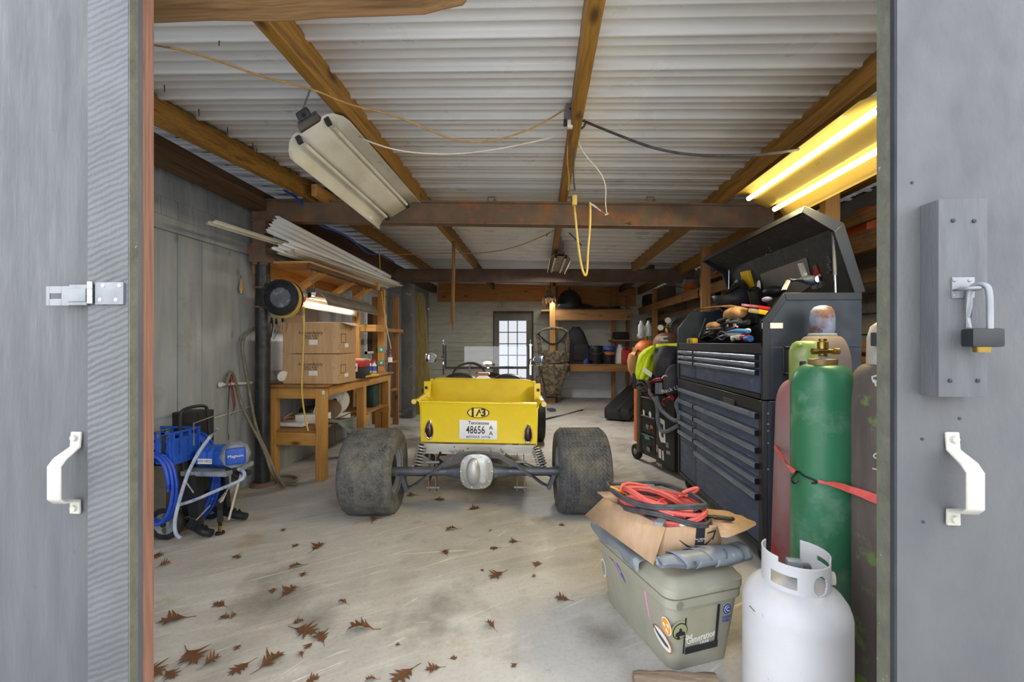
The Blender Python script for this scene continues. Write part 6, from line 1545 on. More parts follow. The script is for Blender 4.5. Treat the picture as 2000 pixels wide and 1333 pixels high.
m = MB(); m.cyl(pc + V((0, 0, H_ - .01)), pc + V((0, 0, H_ + .035)), .018); m.cyl(pc + V((-.02, 0, H_ + .03)), pc + V((.045, .0, H_ + .03)), .014); m.build('tank_valve', m_greymetal, pt)
q = P(1551, 1100, d=1.42); m = MB(); m.box(q, (.046, .03, .022), rotm(5, 0, -12), bev=.008); m.build('valve_handwheel', m_knob, pt)
q = P(1614, 1128, d=1.42); m = MB(); m.lathe([(.018, 0), (.022, .012), (.02, .022)], q, (.9, -.3, 0), 14); m.build('outlet_plug', m_pvc, pt)
m = MB(); a = on_cyl(1466, 1232, pc, pr, .0008); m.prism([a, a + V((.010, -.006, 0)), a + V((.012, -.006, -.024)), a + V((.003, 0, -.026))], (-.0005, -.0008, 0)); m.build('hazard_label', pm('faded red label', 'c98a80', 'd4b5ae', 60, .6), pt)
m = MB(); a, b_ = on_cyl(1464, 1184, pc, pr, .001), on_cyl(1474, 1195, pc, pr, .001); m.tube([a, b_], .0012, 5); m.build('scratch', m_ink, pt)
# ---------------------------------------------------------------- tan cooler
n_ = V((.53, 1.715, 0)); dL_ = V((-.355, .935, 0)).normalized(); dW = V((dL_.y, -dL_.x, 0))
Lc, Wc, Hc = .60, .375, .39
cc = n_ + dL_ * (Lc / 2 - .012) + dW * (Wc / 2 - .05)
co_ = thing('cooler', 'sand tan hard cooler covered in stickers in front of the tool cabinet', 'cooler', cc)
def rrect(l, w, r, z, n=5):
    pts = []
    for sx_, sy_2, a0 in ((1, 1, 0), (-1, 1, 90), (-1, -1, 180), (1, -1, 270)):
        for j in range(n + 1): t = R(a0 + 90 * j / n); x = sx_ * (l / 2 - r) + r * math.cos(t); y = sy_2 * (w / 2 - r) + r * math.sin(t); pts.append(cc + dL_ * x + dW * -y + V((0, 0, z)))
    return pts
m = MB(); m.loft([rrect(Lc - .10, Wc - .10, .04, 0), rrect(Lc - .09, Wc - .09, .045, .012), rrect(Lc - .03, Wc - .03, .05, .27), rrect(Lc - .012, Wc - .012, .05, .272), rrect(Lc - .008, Wc - .008, .05, .305), rrect(Lc - .02, Wc - .02, .05, .307)])
m.build('cooler_body', m_cooler, co_, ang=35)
m = MB(); m.loft([rrect(Lc - .012, Wc - .012, .05, .309), rrect(Lc, Wc, .05, .315), rrect(Lc, Wc, .05, .345), rrect(Lc - .02, Wc - .02, .045, .352), rrect(Lc - .05, Wc - .05, .04, .375), rrect(Lc - .075, Wc - .075, .035, .382)])
lidc = m.build('cooler_lid', m_cooler, co_, ang=35)
m = MB(); m.loft([rrect(Lc - .02, Wc - .02, .05, .3055), rrect(Lc - .02, Wc - .02, .05, .31)]); m.build('lid_gasket', m_ink, co_)
# helper on the slanted faces of the cooler
def face(side, s, z, off=.001):
    # side 'long' faces left toward the room centre, 'end' faces the doors; s runs from the near corner
    t = z / .27
    if side == 'long':
        half = (Wc - .09) / 2 + (.03) * t; base = cc - dW * (half + off); q = base - dL_ * (Lc / 2 - s)
        nrm = -dW
    else:
        half = (Lc - .09) / 2 + .03 * t; q = cc - dL_ * (half + off) - dW * (Wc / 2 - s); nrm = -dL_
    return V((q.x, q.y, z)), nrm
def decal(side, s, z, pts, mt, name='sticker', off=.001, par=None):
    m = MB(); P_ = [face(side, s + x, z + y, off)[0] for x, y in pts]; nn = face(side, s, z)[1]
    m.prism(P_, nn * .0012); return m.build(name, mt, par or co_)
def ell(a, b, rot=0, n=24): return [(a * math.cos(t) * math.cos(R(rot)) - b * math.sin(t) * math.sin(R(rot)), a * math.cos(t) * math.sin(R(rot)) + b * math.sin(t) * math.cos(R(rot))) for t in [2 * math.pi * k / n for k in range(n)]]
# end face: handle recess with strap, black panel
Rz0, Rz1, Rs0, Rs1 = .075, .255, .095, .25
decal('end', 0, 0, [(Rs0, Rz0), (Rs1, Rz0), (Rs1, Rz1), (Rs0 + .02, Rz1), (Rs0, Rz1 - .03)], pm('recess tan', 'a39f8c', '98947f', 6, .6), 'handle_recess', .0006)
decal('end', 0, 0, [(Rs1 - .012, Rz0), (Rs1, Rz0), (Rs1, Rz1), (Rs1 - .012, Rz1)], m_blackpl, 'handle_rope', .004)
decal('end', 0, 0, [(Rs0, Rz0), (Rs1, Rz0), (Rs1, Rz0 + .028), (Rs0, Rz0 + .028)], m_blackpl, 'handle_grip', .008)
decal('end', 0, 0, [(Rs0 - .006, Rz0), (Rs0, Rz0), (Rs0, Rz1 - .03), (Rs0 - .006, Rz1 - .03)], m_blackpl, 'recess_edge', .002)
def ctext(side, s, z, st, size, mt, off=.004, rot=0, sx=1):
    q, nn = face(side, s, z, off); u = -dL_ * -1 if side == 'long' else dW
    u = (-dL_ if side == 'long' else dW); u = dL_ * -1 if side == 'long' else dW
    r = R(rot); zz = V((0, 0, 1)); uu = u * math.cos(r) + zz * math.sin(r); vv_ = zz * math.cos(r) - u * math.sin(r)
    m = MB(); m.text(st, size, plane_m(q, uu, vv_) @ MX.Diagonal((sx, 1, 1, 1)), .0006); m.build('lettering', mt, co_)
ctext('end', .172, .128, 'Generation', .036, m_white, .003, 4, .85); ctext('end', .112, .142, '2nd', .028, m_white, .003, 0, .8); ctext('end', .19, .104, 'LAAR', .018, m_white, .003)
gs = decal('end', .068, .175, ell(.042, .042), pm('olive sticker', 'a3a27c', '979670', 9, .5)); decal('end', .068, .175, ell(.034, .034), m_ink, 'sticker_ring', .0024, gs); decal('end', .068, .175, ell(.030, .030), pm('olive sticker face', 'a3a27c', '979670', 9, .5), 'sticker_face', .0036, gs)
decal('end', .068, .165, [(-.022, -.008), (.022, -.008), (.02, .006), (.008, .009), (.004, .022), (-.004, .024), (-.006, .012), (-.02, .006)], m_ink, 'sticker_drawing', .005, gs)
decal('end', .06, .150, ell(.007, .007), m_ink, 'sticker_drawing', .005, gs)
bs = decal('end', .29, .225, ell(.019, .021), m_inkblue); decal('end', .29, .225, ell(.014, .016), m_white, 'sticker_ring', .0024, bs); decal('end', .29, .225, ell(.0125, .0145), m_inkblue, 'sticker_face', .0036, bs); ctext('end', .29, .225, 'C', .024, m_white, .0055)
ctext('end', .288, .190, 'CRANE', .013, m_inkblue, .003); ctext('end', .288, .176, 'CREEK', .013, m_inkblue, .003)
os_ = decal('long', .045, .19, ell(.030, .034), m_white); decal('long', .045, .19, ell(.026, .030), m_orange2, 'sticker_face', .0024, os_)
def star(r, n=5): return [((r if k % 2 == 0 else r * .42) * math.sin(math.pi * k / n), (r if k % 2 == 0 else r * .42) * math.cos(math.pi * k / n)) for k in range(2 * n)]
for x, y in ((-.012, .008), (.012, .0), (-.002, -.016)): decal('long', .045 + x, .19 + y, star(.010), m_white, 'star', .0036, os_)
fs = decal('long', .082, .115, ell(.060, .034, 18), pm('rust ring', 'b9784a', 'a8683e', 30, .6)); decal('long', .082, .115, ell(.055, .029, 18), m_white, 'sticker_face', .0024, fs)
decal('long', .085, .115, [(-.045, -.012), (-.02, -.014), (.01, -.004), (.03, .006), (.045, .020), (.048, .012), (.052, .026), (.036, .022), (.01, .012), (-.02, .004), (-.04, -.002)], m_greymetal, 'fish_drawing', .0036, fs)
bp = decal('long', .42, .25, [(-.085, -.045), (-.03, -.018), (.03, .02), (.062, .042), (.07, .064), (.052, .05), (.03, .048), (.0, .026), (-.03, .008), (-.07, -.026)], m_inkblue); decal('long', .42, .25, [(-.05, -.02), (.02, .024), (.016, .028), (-.05, -.012)], m_pink, 'sticker_stripe', .0024, bp); decal('long', .455, .272, [(-.02, -.014), (.016, -.01), (.02, .02), (.0, .018)], m_redlens, 'sticker_stripe', .0026, bp)
decal('long', .17, .215, [(-.012, -.07), (-.002, -.06), (.006, -.02), (.014, .03), (.008, .048), (-.002, .04), (.0, .0), (-.008, -.03)], m_pink)
es = decal('long', .545, .17, ell(.022, .045), m_white); decal('long', .545, .17, ell(.018, .038), pm('faded green sticker', '8d9a84', '7c8974', 20, .6), 'sticker_face', .0024, es)
decal('long', .27, .285, ell(.014, .014), m_ink, 'latch_dent', .006); decal('long', .22, .285, [(-.05, -.004), (.05, -.004), (.05, .004), (-.05, .004)], m_darkgap, 'latch_slot', .006)
decal('end', .055, .285, ell(.016, .018), pm('latch tan', '8f8c7c', '7f7c6c', 20, .6), 'latch_dent', .008)
m = MB(); q = cc - dL_ * (Lc / 2 - .012) + V((0, 0, .33)); m.box(q + dW * .03, (.09, .03, .022), MX((dW, -dL_, V((0, 0, 1)))).transposed(), bev=.006); m.build('lid_grip', m_cooler, lidc)
# ---------------------------------------------------------------- grey tarp over and beside the cooler lid
tp = thing('vinyl_tarp', 'crumpled grey vinyl tarp rolled up on the cooler lid', 'tarp', cc + V((0, 0, .385)))
def lidp(s, w, z): q = cc - dL_ * (Lc / 2 - s) - dW * (Wc / 2 - w); return V((q.x, q.y, z))
# roll across the near end of the lid
a, b_ = P(1287, 1100, d=1.655), P(1452, 1080, d=1.76)
d = (b_ - a).normalized(); fx, fy = frame(d)
m = MB()
def roll(u, v):
    t = v * 2 * math.pi * 2.3; r = .036 - .005 * v * 2.3 + .003 * math.sin(5 * t + u * 9) + (.006 * u)
    k = .6 + .4 * min(1, u * 3)
    return a.lerp(b_, u) + (fx * math.cos(t) * 1.15 + fy * math.sin(t) * .82) * r * k + V((0, 0, .004 * math.sin(u * 14)))
m.grid(roll, 22, 60); m.build('rolled_sheet', m_canvas, tp, solid=.0025)
m = MB()
for i, (r, s0) in enumerate(((.042, .35), (.046, .52), (.039, .18))):
    def fold(u, v, r=r, s0=s0):
        t = -.4 + v * 4.6; p = a.lerp(b_, s0 + .30 * u + .05 * math.sin(t * 1.3 + i)); return p + (fx * math.cos(t) * 1.2 + fy * math.sin(t) * .85) * (r + .01 * u * math.sin(2 * t)) - V((0, 0, .0))
    m = MB(); m.grid(fold, 8, 22); m.build('outer_fold', m_canvas, tp, solid=.0025)
m = MB(); c = a.lerp(b_, .30) - dL_ * .05 + V((0, 0, .01)); m.lathe([(.009, 0), (.009, .002), (.004, .0025)], c, -dL_, 16); m.build('eyelet', m_steelbright, tp)
m = MB()
def drape(u, v):
    s = .17 + .42 * u; w = -.012 + .16 * (1 - v) - .014 * v
    z = .392 + .006 * math.sin(u * 17) if v < .5 else .385 - (v - .5) * 2 * (.035 + .012 * math.sin(u * 11) + .005 * math.sin(u * 29))
    return lidp(s, (.15 - .165 * min(1, v * 2)) - .006 * (v > .5), z)
m.grid(drape, 30, 10); m.build('draped_edge', m_canvas, tp, solid=.003)
q = lidp(.10, .36, .40); m = MB(); m.grid(lambda u, v: lidp(.10 + .26 * v, .30 + .16 * u, .415 + .02 * math.sin(u * 5) * math.sin(v * 6) - .03 * u), 8, 8); m.build('loose_end', m_canvas, tp, solid=.003)
# ---------------------------------------------------------------- shipping box of jumper cables on the tarp
bd_ = V((-.52, .855, 0)).normalized(); bw = V((.985, .17, 0))
bn = P(1300, 1092, d=1.74); BZ_ = bn.z; bn.z = 0
BL, BW_, BH = .37, .235, .125
sb = thing('shipping_box', 'open cardboard shipping box with splayed flaps on the cooler', 'box', bn + bd_ * BL / 2 + bw * BW_ / 2 + V((0, 0, BZ_)))
def bxp(s, w, z): q = bn + bd_ * s + bw * w; return V((q.x, q.y, BZ_ + z))
def wall(pts, name, mt=m_cardlite): m = MB(); m.face([m.bm.verts.new(p) for p in pts]); return m.build(name, mt, sb, solid=.004)
wall([bxp(0, 0, 0), bxp(0, BW_, 0), bxp(0, BW_, BH), bxp(0, 0, BH)], 'front_wall'); wall([bxp(BL, 0, 0), bxp(BL, BW_, 0), bxp(BL, BW_, BH), bxp(BL, 0, BH)], 'back_wall')
wall([bxp(0, 0, 0), bxp(BL, 0, 0), bxp(BL, 0, BH), bxp(0, 0, BH)], 'side_wall'); wall([bxp(0, BW_, 0), bxp(BL, BW_, 0), bxp(BL, BW_, BH), bxp(0, BW_, BH)], 'side_wall')
wall([bxp(0, 0, .003), bxp(BL, 0, .003), bxp(BL, BW_, .003), bxp(0, BW_, .003)], 'box_floor')
wall([bxp(-.005, -.004, BH), bxp(BL + .005, -.004, BH), bxp(BL + .02, -.085, BH - .085), bxp(-.005, -.055, BH - .145)], 'long_flap')
m = MB(); pts = [bxp(.02, BW_, BH)] + [P(x, y, Z=BZ_ + BH + .004 * math.sin(x)) for x, y in ((1408, 1049), (1422, 1050), (1436, 1045), (1458, 1036), (1477, 1026), (1476, 1021), (1462, 1016), (1448, 1008), (1436, 1006), (1426, 1001), (1414, 998), (1396, 997))] + [bxp(.25, BW_, BH)]
m.face([m.bm.verts.new(p) for p in pts]); m.build('torn_flap', m_cardlite, sb, solid=.004)
wall([bxp(BL, .0, BH), bxp(BL, BW_, BH), bxp(BL + .06, BW_, BH + .01), bxp(BL + .06, 0, BH + .01)], 'end_flap')
def fr(w, z, off=.003): return bxp(-off, w, z)
m = MB(); m.prism([fr(.115, .0), fr(.155, .0), fr(.165, BH), fr(.128, BH)], bd_ * -.0012); tpb = m.build('black_tape', m_ink, sb)
for st, z, sz_ in (('Your delivery', .074, .0085), ('ships free', .066, .006), ('Try us today', .016, .0075)):
    m = MB(); m.text(st, sz_, plane_m(fr(.142, z, .0048), bw, (0, 0, 1)), .0004); m.build('tape_print', m_white, tpb)
m = MB(); m.prism([fr(.135 + x, .038 + y, .0046) for x, y in ell(.009, .007)], bd_ * -.0006); m.build('tape_print', m_white, tpb)
# curved arrow printed across the front
m = MB(); up_, dn = [], []
for k in range(17):
    t = k / 16; w = .055 + .145 * t; z = .085 - .062 * math.sin(math.pi * (t * .80 + .06)) + .024 * t; th = .009 * math.sin(math.pi * min(1, t * .85 + .08)) + .001
    up_.append(fr(w, z + th / 2, .0032)); dn.append(fr(w, z - th / 2, .0032))
m.prism(up_ + dn[::-1], bd_ * -.0006)
m.prism([fr(.172, .098, .0032), fr(.212, .108, .0032), fr(.198, .066, .0032), fr(.194, .068, .0032), fr(.203, .1, .0032), fr(.173, .093, .0032)], bd_ * -.0006)
m.build('printed_arrow', m_ink, sb)
jc = thing('jumper_cables', 'tangle of salmon red and black jumper cables heaped in the box', 'jumper cables', bxp(BL / 2, BW_ / 2, .02))
random.seed(31)
def loops(mt, name, r, specs):
    for (cs, cw, cz_, rs, rw, ph, tilt) in specs:
        m = MB(); m.tube([bxp(cs + rs * math.cos(t + ph), cw + rw * math.sin(t + ph), cz_ + tilt * math.sin(t) + .010 * math.sin(3 * t + ph) + .0015 * t - .022) for t in [2 * math.pi * k / 28 * 1.35 for k in range(38)]], r, 8); m.build(name, mt, jc)
loops(m_redcable, 'red_cable', .0085, ((.19, .13, .15, .19, .125, .3, .03), (.22, .15, .165, .17, .14, 1.8, -.02), (.17, .12, .185, .17, .12, 3.4, .03), (.21, .14, .135, .18, .13, 4.6, .02), (.2, .14, .16, .13, .14, 2.6, .035)))
loops(m_blkcable, 'black_cable', .0075, ((.22, .12, .20, .22, .15, .9, .01), (.18, .13, .14, .19, .14, 2.2, .02), (.2, .12, .13, .17, .125, 5.0, .0), (.19, .14, .165, .15, .13, 3.9, .025)))
m = MB(); a = bxp(.20, .27, .18); m.tube([a + bw * -.05, a, a + bw * .035 + V((0, 0, .02)), a + bw * .045 + V((0, 0, .032)), a + bw * .02 + V((0, 0, .03)), a + bw * -.03 + V((0, 0, .012))], .009, 8, smooth=2); m.build('red_cable', m_redcable, jc)
m = MB(); m.box(bxp(.14, .09, .16), (.07, .03, .03), rotm(20, 0, 40), bev=.01); m.box(bxp(.17, .12, .165), (.06, .02, .025), rotm(-10, 0, 60), bev=.008); m.build('red_clamp', m_red, jc)
m = MB(); m.box(bxp(.10, .20, .145), (.05, .05, .04), rotm(10, 0, 40), bev=.01); m.tube([bxp(.06, .19, .15), bxp(.03, .24, .145), bxp(.02, .29, .14)], .010, 8); m.ball(bxp(.02, .295, .14), (.018, .01, .01), 10); m.build('black_clamp', m_darkmetal, jc)
tag(MB().tube([bxp(.30, -.02, .20), bxp(.22, .03, .175)], .007, 6).build('carpenter_pencil', m_orange2), 'orange pencil sticking out of the box at the left', 'pencil')
tag(MB().box(bxp(.06, .03, .11), (.08, .035, .05), rotm(0, 0, 60), bev=.005).build('metal_bracket', m_greypl), 'grey metal bracket inside the near end of the shipping box', 'bracket')
tag(MB().box(bxp(.03, .09, .112), (.03, .05, .045), rotm(0, 0, 10), bev=.005).build('putty_block', m_pvc), 'pale block beside the metal bracket in the shipping box', 'block')
# split firewood at the threshold
a, b_ = P(1236, 1326, Z=.02), P(1398, 1330, Z=.02)
m = MB(); sec = []; random.seed(3)
for k in range(13):
    t = k / 12; c = a.lerp(b_, t); c.y -= .01; r = .026 * (1 - .1 * abs(t - .5)) + random.uniform(-.002, .003)
    sec.append([c + V((0, r * 1.2 * math.cos(q), r * math.sin(q) + (0.006 * random.random()))) for q in [2 * math.pi * j / 9 for j in range(9)]])
m.loft(sec); tag(m.build('firewood', m_bark), 'weathered split of firewood lying in front of the cooler', 'firewood')
# ================================================================ shelving and stored things at the back and right
# ---- right hand storage rack along the side wall
RX0 = 2.14
rr_ = thing('shelf_rack', 'long timber storage rack along the right wall', 'shelf rack', (2.4, 6.0, 0))
def rpost(px, Y, w, z1, mat=m_stud[2], z0=0, nm='post'):
    x = P(px, 600, Y=Y).x
    MB().span((x - w / 2, Y - .02, z0), (x + w / 2, Y + .03, z1), bev=.004).build(nm, mat, rr_); return x
rpost(1378, 5.3, .10, 2.44); rpost(1279, 8.75, .10, 2.35); rpost(1226, 10.1, .075, 2.3)
x = P(1616, 405, Y=3.05).x; MB().span((x - .045, 3.0, 0), (x + .05, 3.06, 2.44), bev=.004).build('post', m_pine[2], rr_)
MB().span((2.2, 2.66, 1.93), (2.24, 9.9, 2.06), bev=.004).build('front_rail', m_shelf[1], rr_)
MB().span((2.24, 2.66, 2.04), (WR - .03, 10.2, 2.075)).build('upper_shelf', m_shelf[1], rr_)
MB().span((2.2, 2.66, 2.12), (2.235, 6.2, 2.20), bev=.004).build('upper_rail', m_shelf[1], rr_)
MB().span((2.35, 2.66, 1.73), (2.39, 9.9, 1.83), bev=.004).build('bearer', m_rafdark[1], rr_)
MB().span((2.22, 2.66, 1.08), (2.26, 9.9, 1.20), bev=.004).build('front_rail', m_shelf[1], rr_)
MB().span((2.26, 2.66, 1.2), (WR - .03, 9.9, 1.23)).build('lower_shelf', m_shelf[1], rr_)
MB().span((2.22, 2.66, 1.26), (2.25, 4.4, 1.31), bev=.004).build('lower_rail', m_shelf[1], rr_)
for Y in (6.2, 7.6): MB().span((2.42, Y, 0), (2.5, Y + .05, 2.4), bev=.004).build('rear_post', m_rafdark[2], rr_)
for Y in (6.2, 8.9): MB().span((2.2, Y, 1.93), (WR - .02, Y + .04, 2.03)).build('cross_bearer', m_stud[0], rr_)
# things on the upper right shelf
def rshelf(name, lab, cat, px, py, X, size, mat, rz=0, bev=.006, z=2.077):
    q = P(px, py, X=X); q.z = z + size[2] / 2
    return tag(MB().box(q, size, rotm(0, 0, rz), bev=bev).build(name, mat), lab, cat)
jc_ = V((2.42, 3.42, 2.078)); jr = thing('jerry_can', 'bright red fuel can on the upper right shelf near the door', 'fuel can', jc_)
MB().box(jc_ + V((0, 0, .08)), (.18, .30, .16), bev=.03).build('can_body', m_orangepl, jr)
m = MB(); m.tube([jc_ + V((0, -.11, .155)), jc_ + V((0, -.07, .215)), jc_ + V((0, .07, .215)), jc_ + V((0, .11, .155))], .016, 8, smooth=1); m.build('carry_handle', m_orangepl, jr)
lb_ = V((2.33, 5.0, 2.078)); bx_ = thing('long_box', 'long flat cardboard box on the upper right shelf', 'box', lb_)
MB().box(lb_ + V((0, 0, .055)), (.16, 1.05, .10), bev=.004).build('box_body', m_card, bx_)
m = MB(); m.span(lb_ + V((-.0815, -.50, .03)), lb_ + V((-.08, -.36, .08))); m.build('end_label', m_paper, bx_)
m = MB(); m.tube([P(1318, 560, X=2.3), P(1372, 568, X=2.26)], .008, 6); tag(m.build('metal_rod', m_zinc), 'thin pale rod poking out from the upper right shelf', 'rod')
a = V((2.40, 7.1, 2.078)); ch_ = thing('chainsaw', 'orange chainsaw on the upper right shelf under the rear roof', 'chainsaw', a)
m = MB(); m.box(a + V((0, 0, .09)), (.16, .30, .16), rotm(0, 0, 10), bev=.04); m.build('saw_body', m_orangedull, ch_)
m = MB(); m.tube([a + V((-.06, .1, .12)), a + V((-.06, .1, .24)), a + V((.06, .1, .24)), a + V((.06, .1, .12))], .013, 8, smooth=1); m.build('front_handle', m_blackpl, ch_)
m = MB(); m.box(a + V((-.02, -.36, .07)), (.012, .42, .06), bev=.004); m.build('guide_bar', m_alu, ch_)
rshelf('plastic_bin', 'pale grey bin beside the orange chainsaw', 'bin', 1345, 520, 2.45, (.3, .4, .24), m_greypl)
rshelf('wood_crate', 'dusty wooden crate on the upper right shelf near the back beam', 'crate', 1308, 570, 2.45, (.34, .5, .26), m_rafdark[1])
rshelf('tarp_bundle', 'dark bundled tarp at the rear end of the upper right shelf', 'tarp', 1276, 575, 2.45, (.4, .5, .26), m_tarp, bev=.09)
rshelf('black_case', 'black case leaning on the upper right shelf by the back corner', 'case', 1263, 560, 2.48, (.26, .3, .30), m_blackpl, rz=10)
bt_ = V((2.45, 6.5, 2.078)); tag(MB().box(bt_ + V((0, 0, .1)), (.25, .35, .2), rotm(0, 0, -8), bev=.01).build('tool_box', m_greymetal), 'old grey tool box between the crate and chainsaw', 'tool box')
# ---- back wall shelving
bs_ = thing('shelf_rack', 'timber shelves on the back wall right of the glazed door', 'shelf rack', (1.3, 9.9, 0))
def bz(py, Y): return P(1150, py, Y=Y).z
YS = 9.35
xpost = P(1079, 700, Y=YS).x
MB().span((xpost - .06, YS - .02, 0), (xpost + .06, YS + .03, bz(548, YS)), bev=.004).build('post', m_pine[2], bs_)
MB().span((xpost + .07, YS + .02, 0), (xpost + .12, YS + .07, bz(560, YS)), bev=.004).build('post', m_rafdark[2], bs_)
xr_ = P(1232, 700, Y=YS).x
z = bz(606, YS); MB().span((P(1057, 610, Y=YS).x, YS, z - .02), (xr_, YB - .05, z + .015)).build('upper_shelf', m_shelf[0], bs_); MB().span((xpost + .06, YS - .01, bz(626, YS)), (xr_, YS + .03, z - .02), bev=.004).build('shelf_rail', m_stud[0], bs_)
zl = bz(713, YS); MB().span((xpost + .06, YS, zl - .02), (xr_ + .4, YB - .05, zl + .015)).build('lower_shelf', m_shelf[0], bs_); MB().span((xpost + .06, YS - .01, bz(726, YS)), (xr_ + .35, YS + .03, zl - .02), bev=.004).build('shelf_rail', m_stud[0], bs_)
x = P(1198, 700, Y=9.95).x; MB().span((x - .045, 9.93, 0), (x + .045, 9.98, 2.55), bev=.004).build('rear_post', m_stud[2], bs_)
zs_ = bz(664, YS); MB().span((P(1200, 660, Y=YS).x, YS, zs_ - .03), (xr_ + .3, YB - .05, zs_)).build('short_shelf', m_shelf[0], bs_)
zu = bz(606, YS) + .016; zl_ = zl + .016
# kettle grill lid and tarp on the top shelf
q = P(1112, 600, Y=9.6); q.z = zu
kg = thing('grill_lid', 'dull black domed grill on the top shelf of the back wall', 'grill', q)
MB().lathe([(.20, 0), (.27, .06), (.275, .10), (.275, .16), (.25, .26), (.19, .36), (.10, .43), (.001, .45)], q, n=36).build('dome', m_kettle, kg)
m = MB(); m.tube([q + V((.0, -.05, .43)), q + V((0, -.05, .50)), q + V((.0, .05, .50)), q + V((0, .05, .43))], .012, 8); m.build('lid_handle', m_blackpl, kg)
m = MB(); m.lathe([(.272, .09), (.283, .095), (.283, .115), (.272, .12)], q, n=36); m.build('rim', m_blackpl, kg)
m = MB(); xa, xb = P(1086, 605, Y=9.5).x, P(1215, 605, Y=9.5).x
m.grid(lambda u, v: (xa + (xb - xa) * u, 9.37 + .5 * v, zu + .012 + (.10 * (1 - u) ** .7 + .06) * math.sin(math.pi * v) * (.6 + .4 * math.sin(u * 11) * math.sin(v * 7 + 2)) * (1 if u < .97 else .2)), 26, 12)
tag(m.build('tarpaulin', m_tarp, solid=.01), 'dark bunched tarpaulin spread along the top back shelf', 'tarpaulin')
# black backpack, buckets and jugs on the lower shelf
q = P(1130, 710, Y=9.55); q.z = zl_
bp_ = thing('backpack', 'tall black backpack standing on the lower back shelf', 'backpack', q)
m = MB(); sec = []
for k in range(9):
    t = k / 8; w = (.25 + .03 * math.sin(t * 6)) * math.sqrt(max(.10, 1 - t ** 5)); d_ = .16 * math.sqrt(max(.12, 1 - t ** 5)); sec.append([q + V((w * math.copysign(abs(math.cos(a)) ** .6, math.cos(a)) - .06 * t, d_ * math.copysign(abs(math.sin(a)) ** .6, math.sin(a)), .80 * t)) for a in [2 * math.pi * j / 18 for j in range(18)]])
m.loft(sec); m.build('pack_body', m_darkcloth, bp_)
m = MB(); m.box(q + V((.03, -.17, .25)), (.30, .09, .34), bev=.04); m.build('front_pocket', m_darkcloth, bp_)
m = MB(); m.box(q + V((.26, -.03, .22)), (.10, .20, .30), bev=.04); m.build('side_pocket', m_darkcloth, bp_)
def bucket(px, w, h, mt, lab, lidm=None, labm=None):
    q = P(px, 708, Y=9.55); q.z = zl_
    o = thing('bucket', lab, 'bucket', q, 'buckets on the lower back shelf')
    MB().lathe([(w * .42, 0), (w * .44, .01), (w * .5, h), (w * .52, h), (w * .52, h - .03), (w * .49, h - .04)], q, n=28).build('bucket_body', mt, o)
    m = MB(); m.lathe([(w * .53, h - .06), (w * .53, h + .01), (w * .48, h + .02), (.001, h + .02)], q, n=28); m.build('bucket_lid', lidm or mt, o)
    m = MB(); m.tube([q + V((w * .52 * math.cos(t), -w * .2 - w * .38 * math.sin(t) - .02, h - .06 - .10 * math.sin(t))) for t in [math.pi * k / 10 for k in range(11)]], .004, 6); m.build('bail_handle', m_zinc, o)
    if labm:
        m = MB(); m.lathe([(w * .487, h * .55), (w * .497, h * .72)], q, n=40); 
        for f in [f for f in m.bm.faces if len(f.verts) > 4 or f.calc_center_median().y > q.y - w * .36]: m.bm.faces.remove(f)
        m.build('label_band', labm, o)
bucket(1163, .30, .37, m_blackpl, 'black five gallon bucket beside the backpack')
bucket(1189, .30, .36, m_blackpl, 'black bucket with blue lid and orange label', m_inkblue, m_orangedull)
q = P(1144, 708, Y=9.4); q.z = zl_; tag(MB().lathe([(.06, 0), (.065, .02), (.065, .3), (.05, .33), (.05, .35)], q, n=16).build('paint_can', m_inkblue), 'narrow blue container between the backpack and black bucket', 'container')
q = P(1211, 706, Y=9.6); q.z = zl_; tag(MB().lathe([(.11, 0), (.12, .03), (.12, .28), (.06, .36), (.04, .38), (.04, .42)], q, n=20).build('water_jug', m_white), 'white plastic jug right of the blue lidded bucket', 'jug')
q = P(1222, 706, Y=9.45); q.z = zl_; rc2 = thing('gas_can', 'dark red fuel can at the right end of the lower back shelf', 'fuel can', q); MB().box(q + V((.02, 0, .15)), (.22, .2, .30), bev=.03).build('can_body', m_red, rc2)
m = MB(); m.tube([q + V((-.05, 0, .3)), q + V((-.05, 0, .36)), q + V((.07, 0, .36)), q + V((.07, 0, .3))], .014, 8, smooth=1); m.build('carry_handle', m_red, rc2)
q = P(1212, 656, Y=9.6); q.z = zs_ + .002; m = MB(); m.box(q + V((0, 0, .09)), (.26, .3, .16), rotm(0, 0, 15), bev=.04); tag(m.build('black_bag', m_darkcloth), 'black bag on the short shelf behind the rack post', 'bag')
# camouflage hunting seat hung on the post
cq = P(1079, 700, Y=YS - .05)
cs_ = thing('hunting_seat', 'camouflage folding hunting seat hung on the back shelf post', 'seat', P(1080, 772, Y=YS - .1))
def C(px, py, dy=0): return P(px, py, Y=YS - .08 - dy)
m = MB(); m.tube([C(1052, 650), C(1066, 642), C(1095, 641), C(1108, 648)], .03, 8, smooth=1); m.tube([C(1050, 652), C(1056, 690), C(1052, 715)], .045, 8, smooth=1); m.tube([C(1106, 648), C(1110, 680), C(1108, 705)], .045, 8, smooth=1)
m.build('frame_padding', m_camo, cs_)
m = MB(); m.tube([C(1051, 652, .03), C(1066, 668, .04), C(1080, 674, .05), C(1094, 668, .04), C(1107, 650, .03)], .022, 7, smooth=2); m.build('shoulder_strap', m_darkcloth, cs_)
m = MB()
def body(u, v):
    px = 1056 + (1109 - 1056) * u + (8 * (v > .5)) * (u - .5); py = 685 + (735 - 685) * v
    return C(px, py, .03 + .09 * math.sin(u * math.pi) * (.5 + .5 * v) + .02 * math.sin(u * 17 + v * 9))
m.grid(body, 14, 12); m.build('seat_pouch', m_camo, cs_, solid=.02)
m = MB()
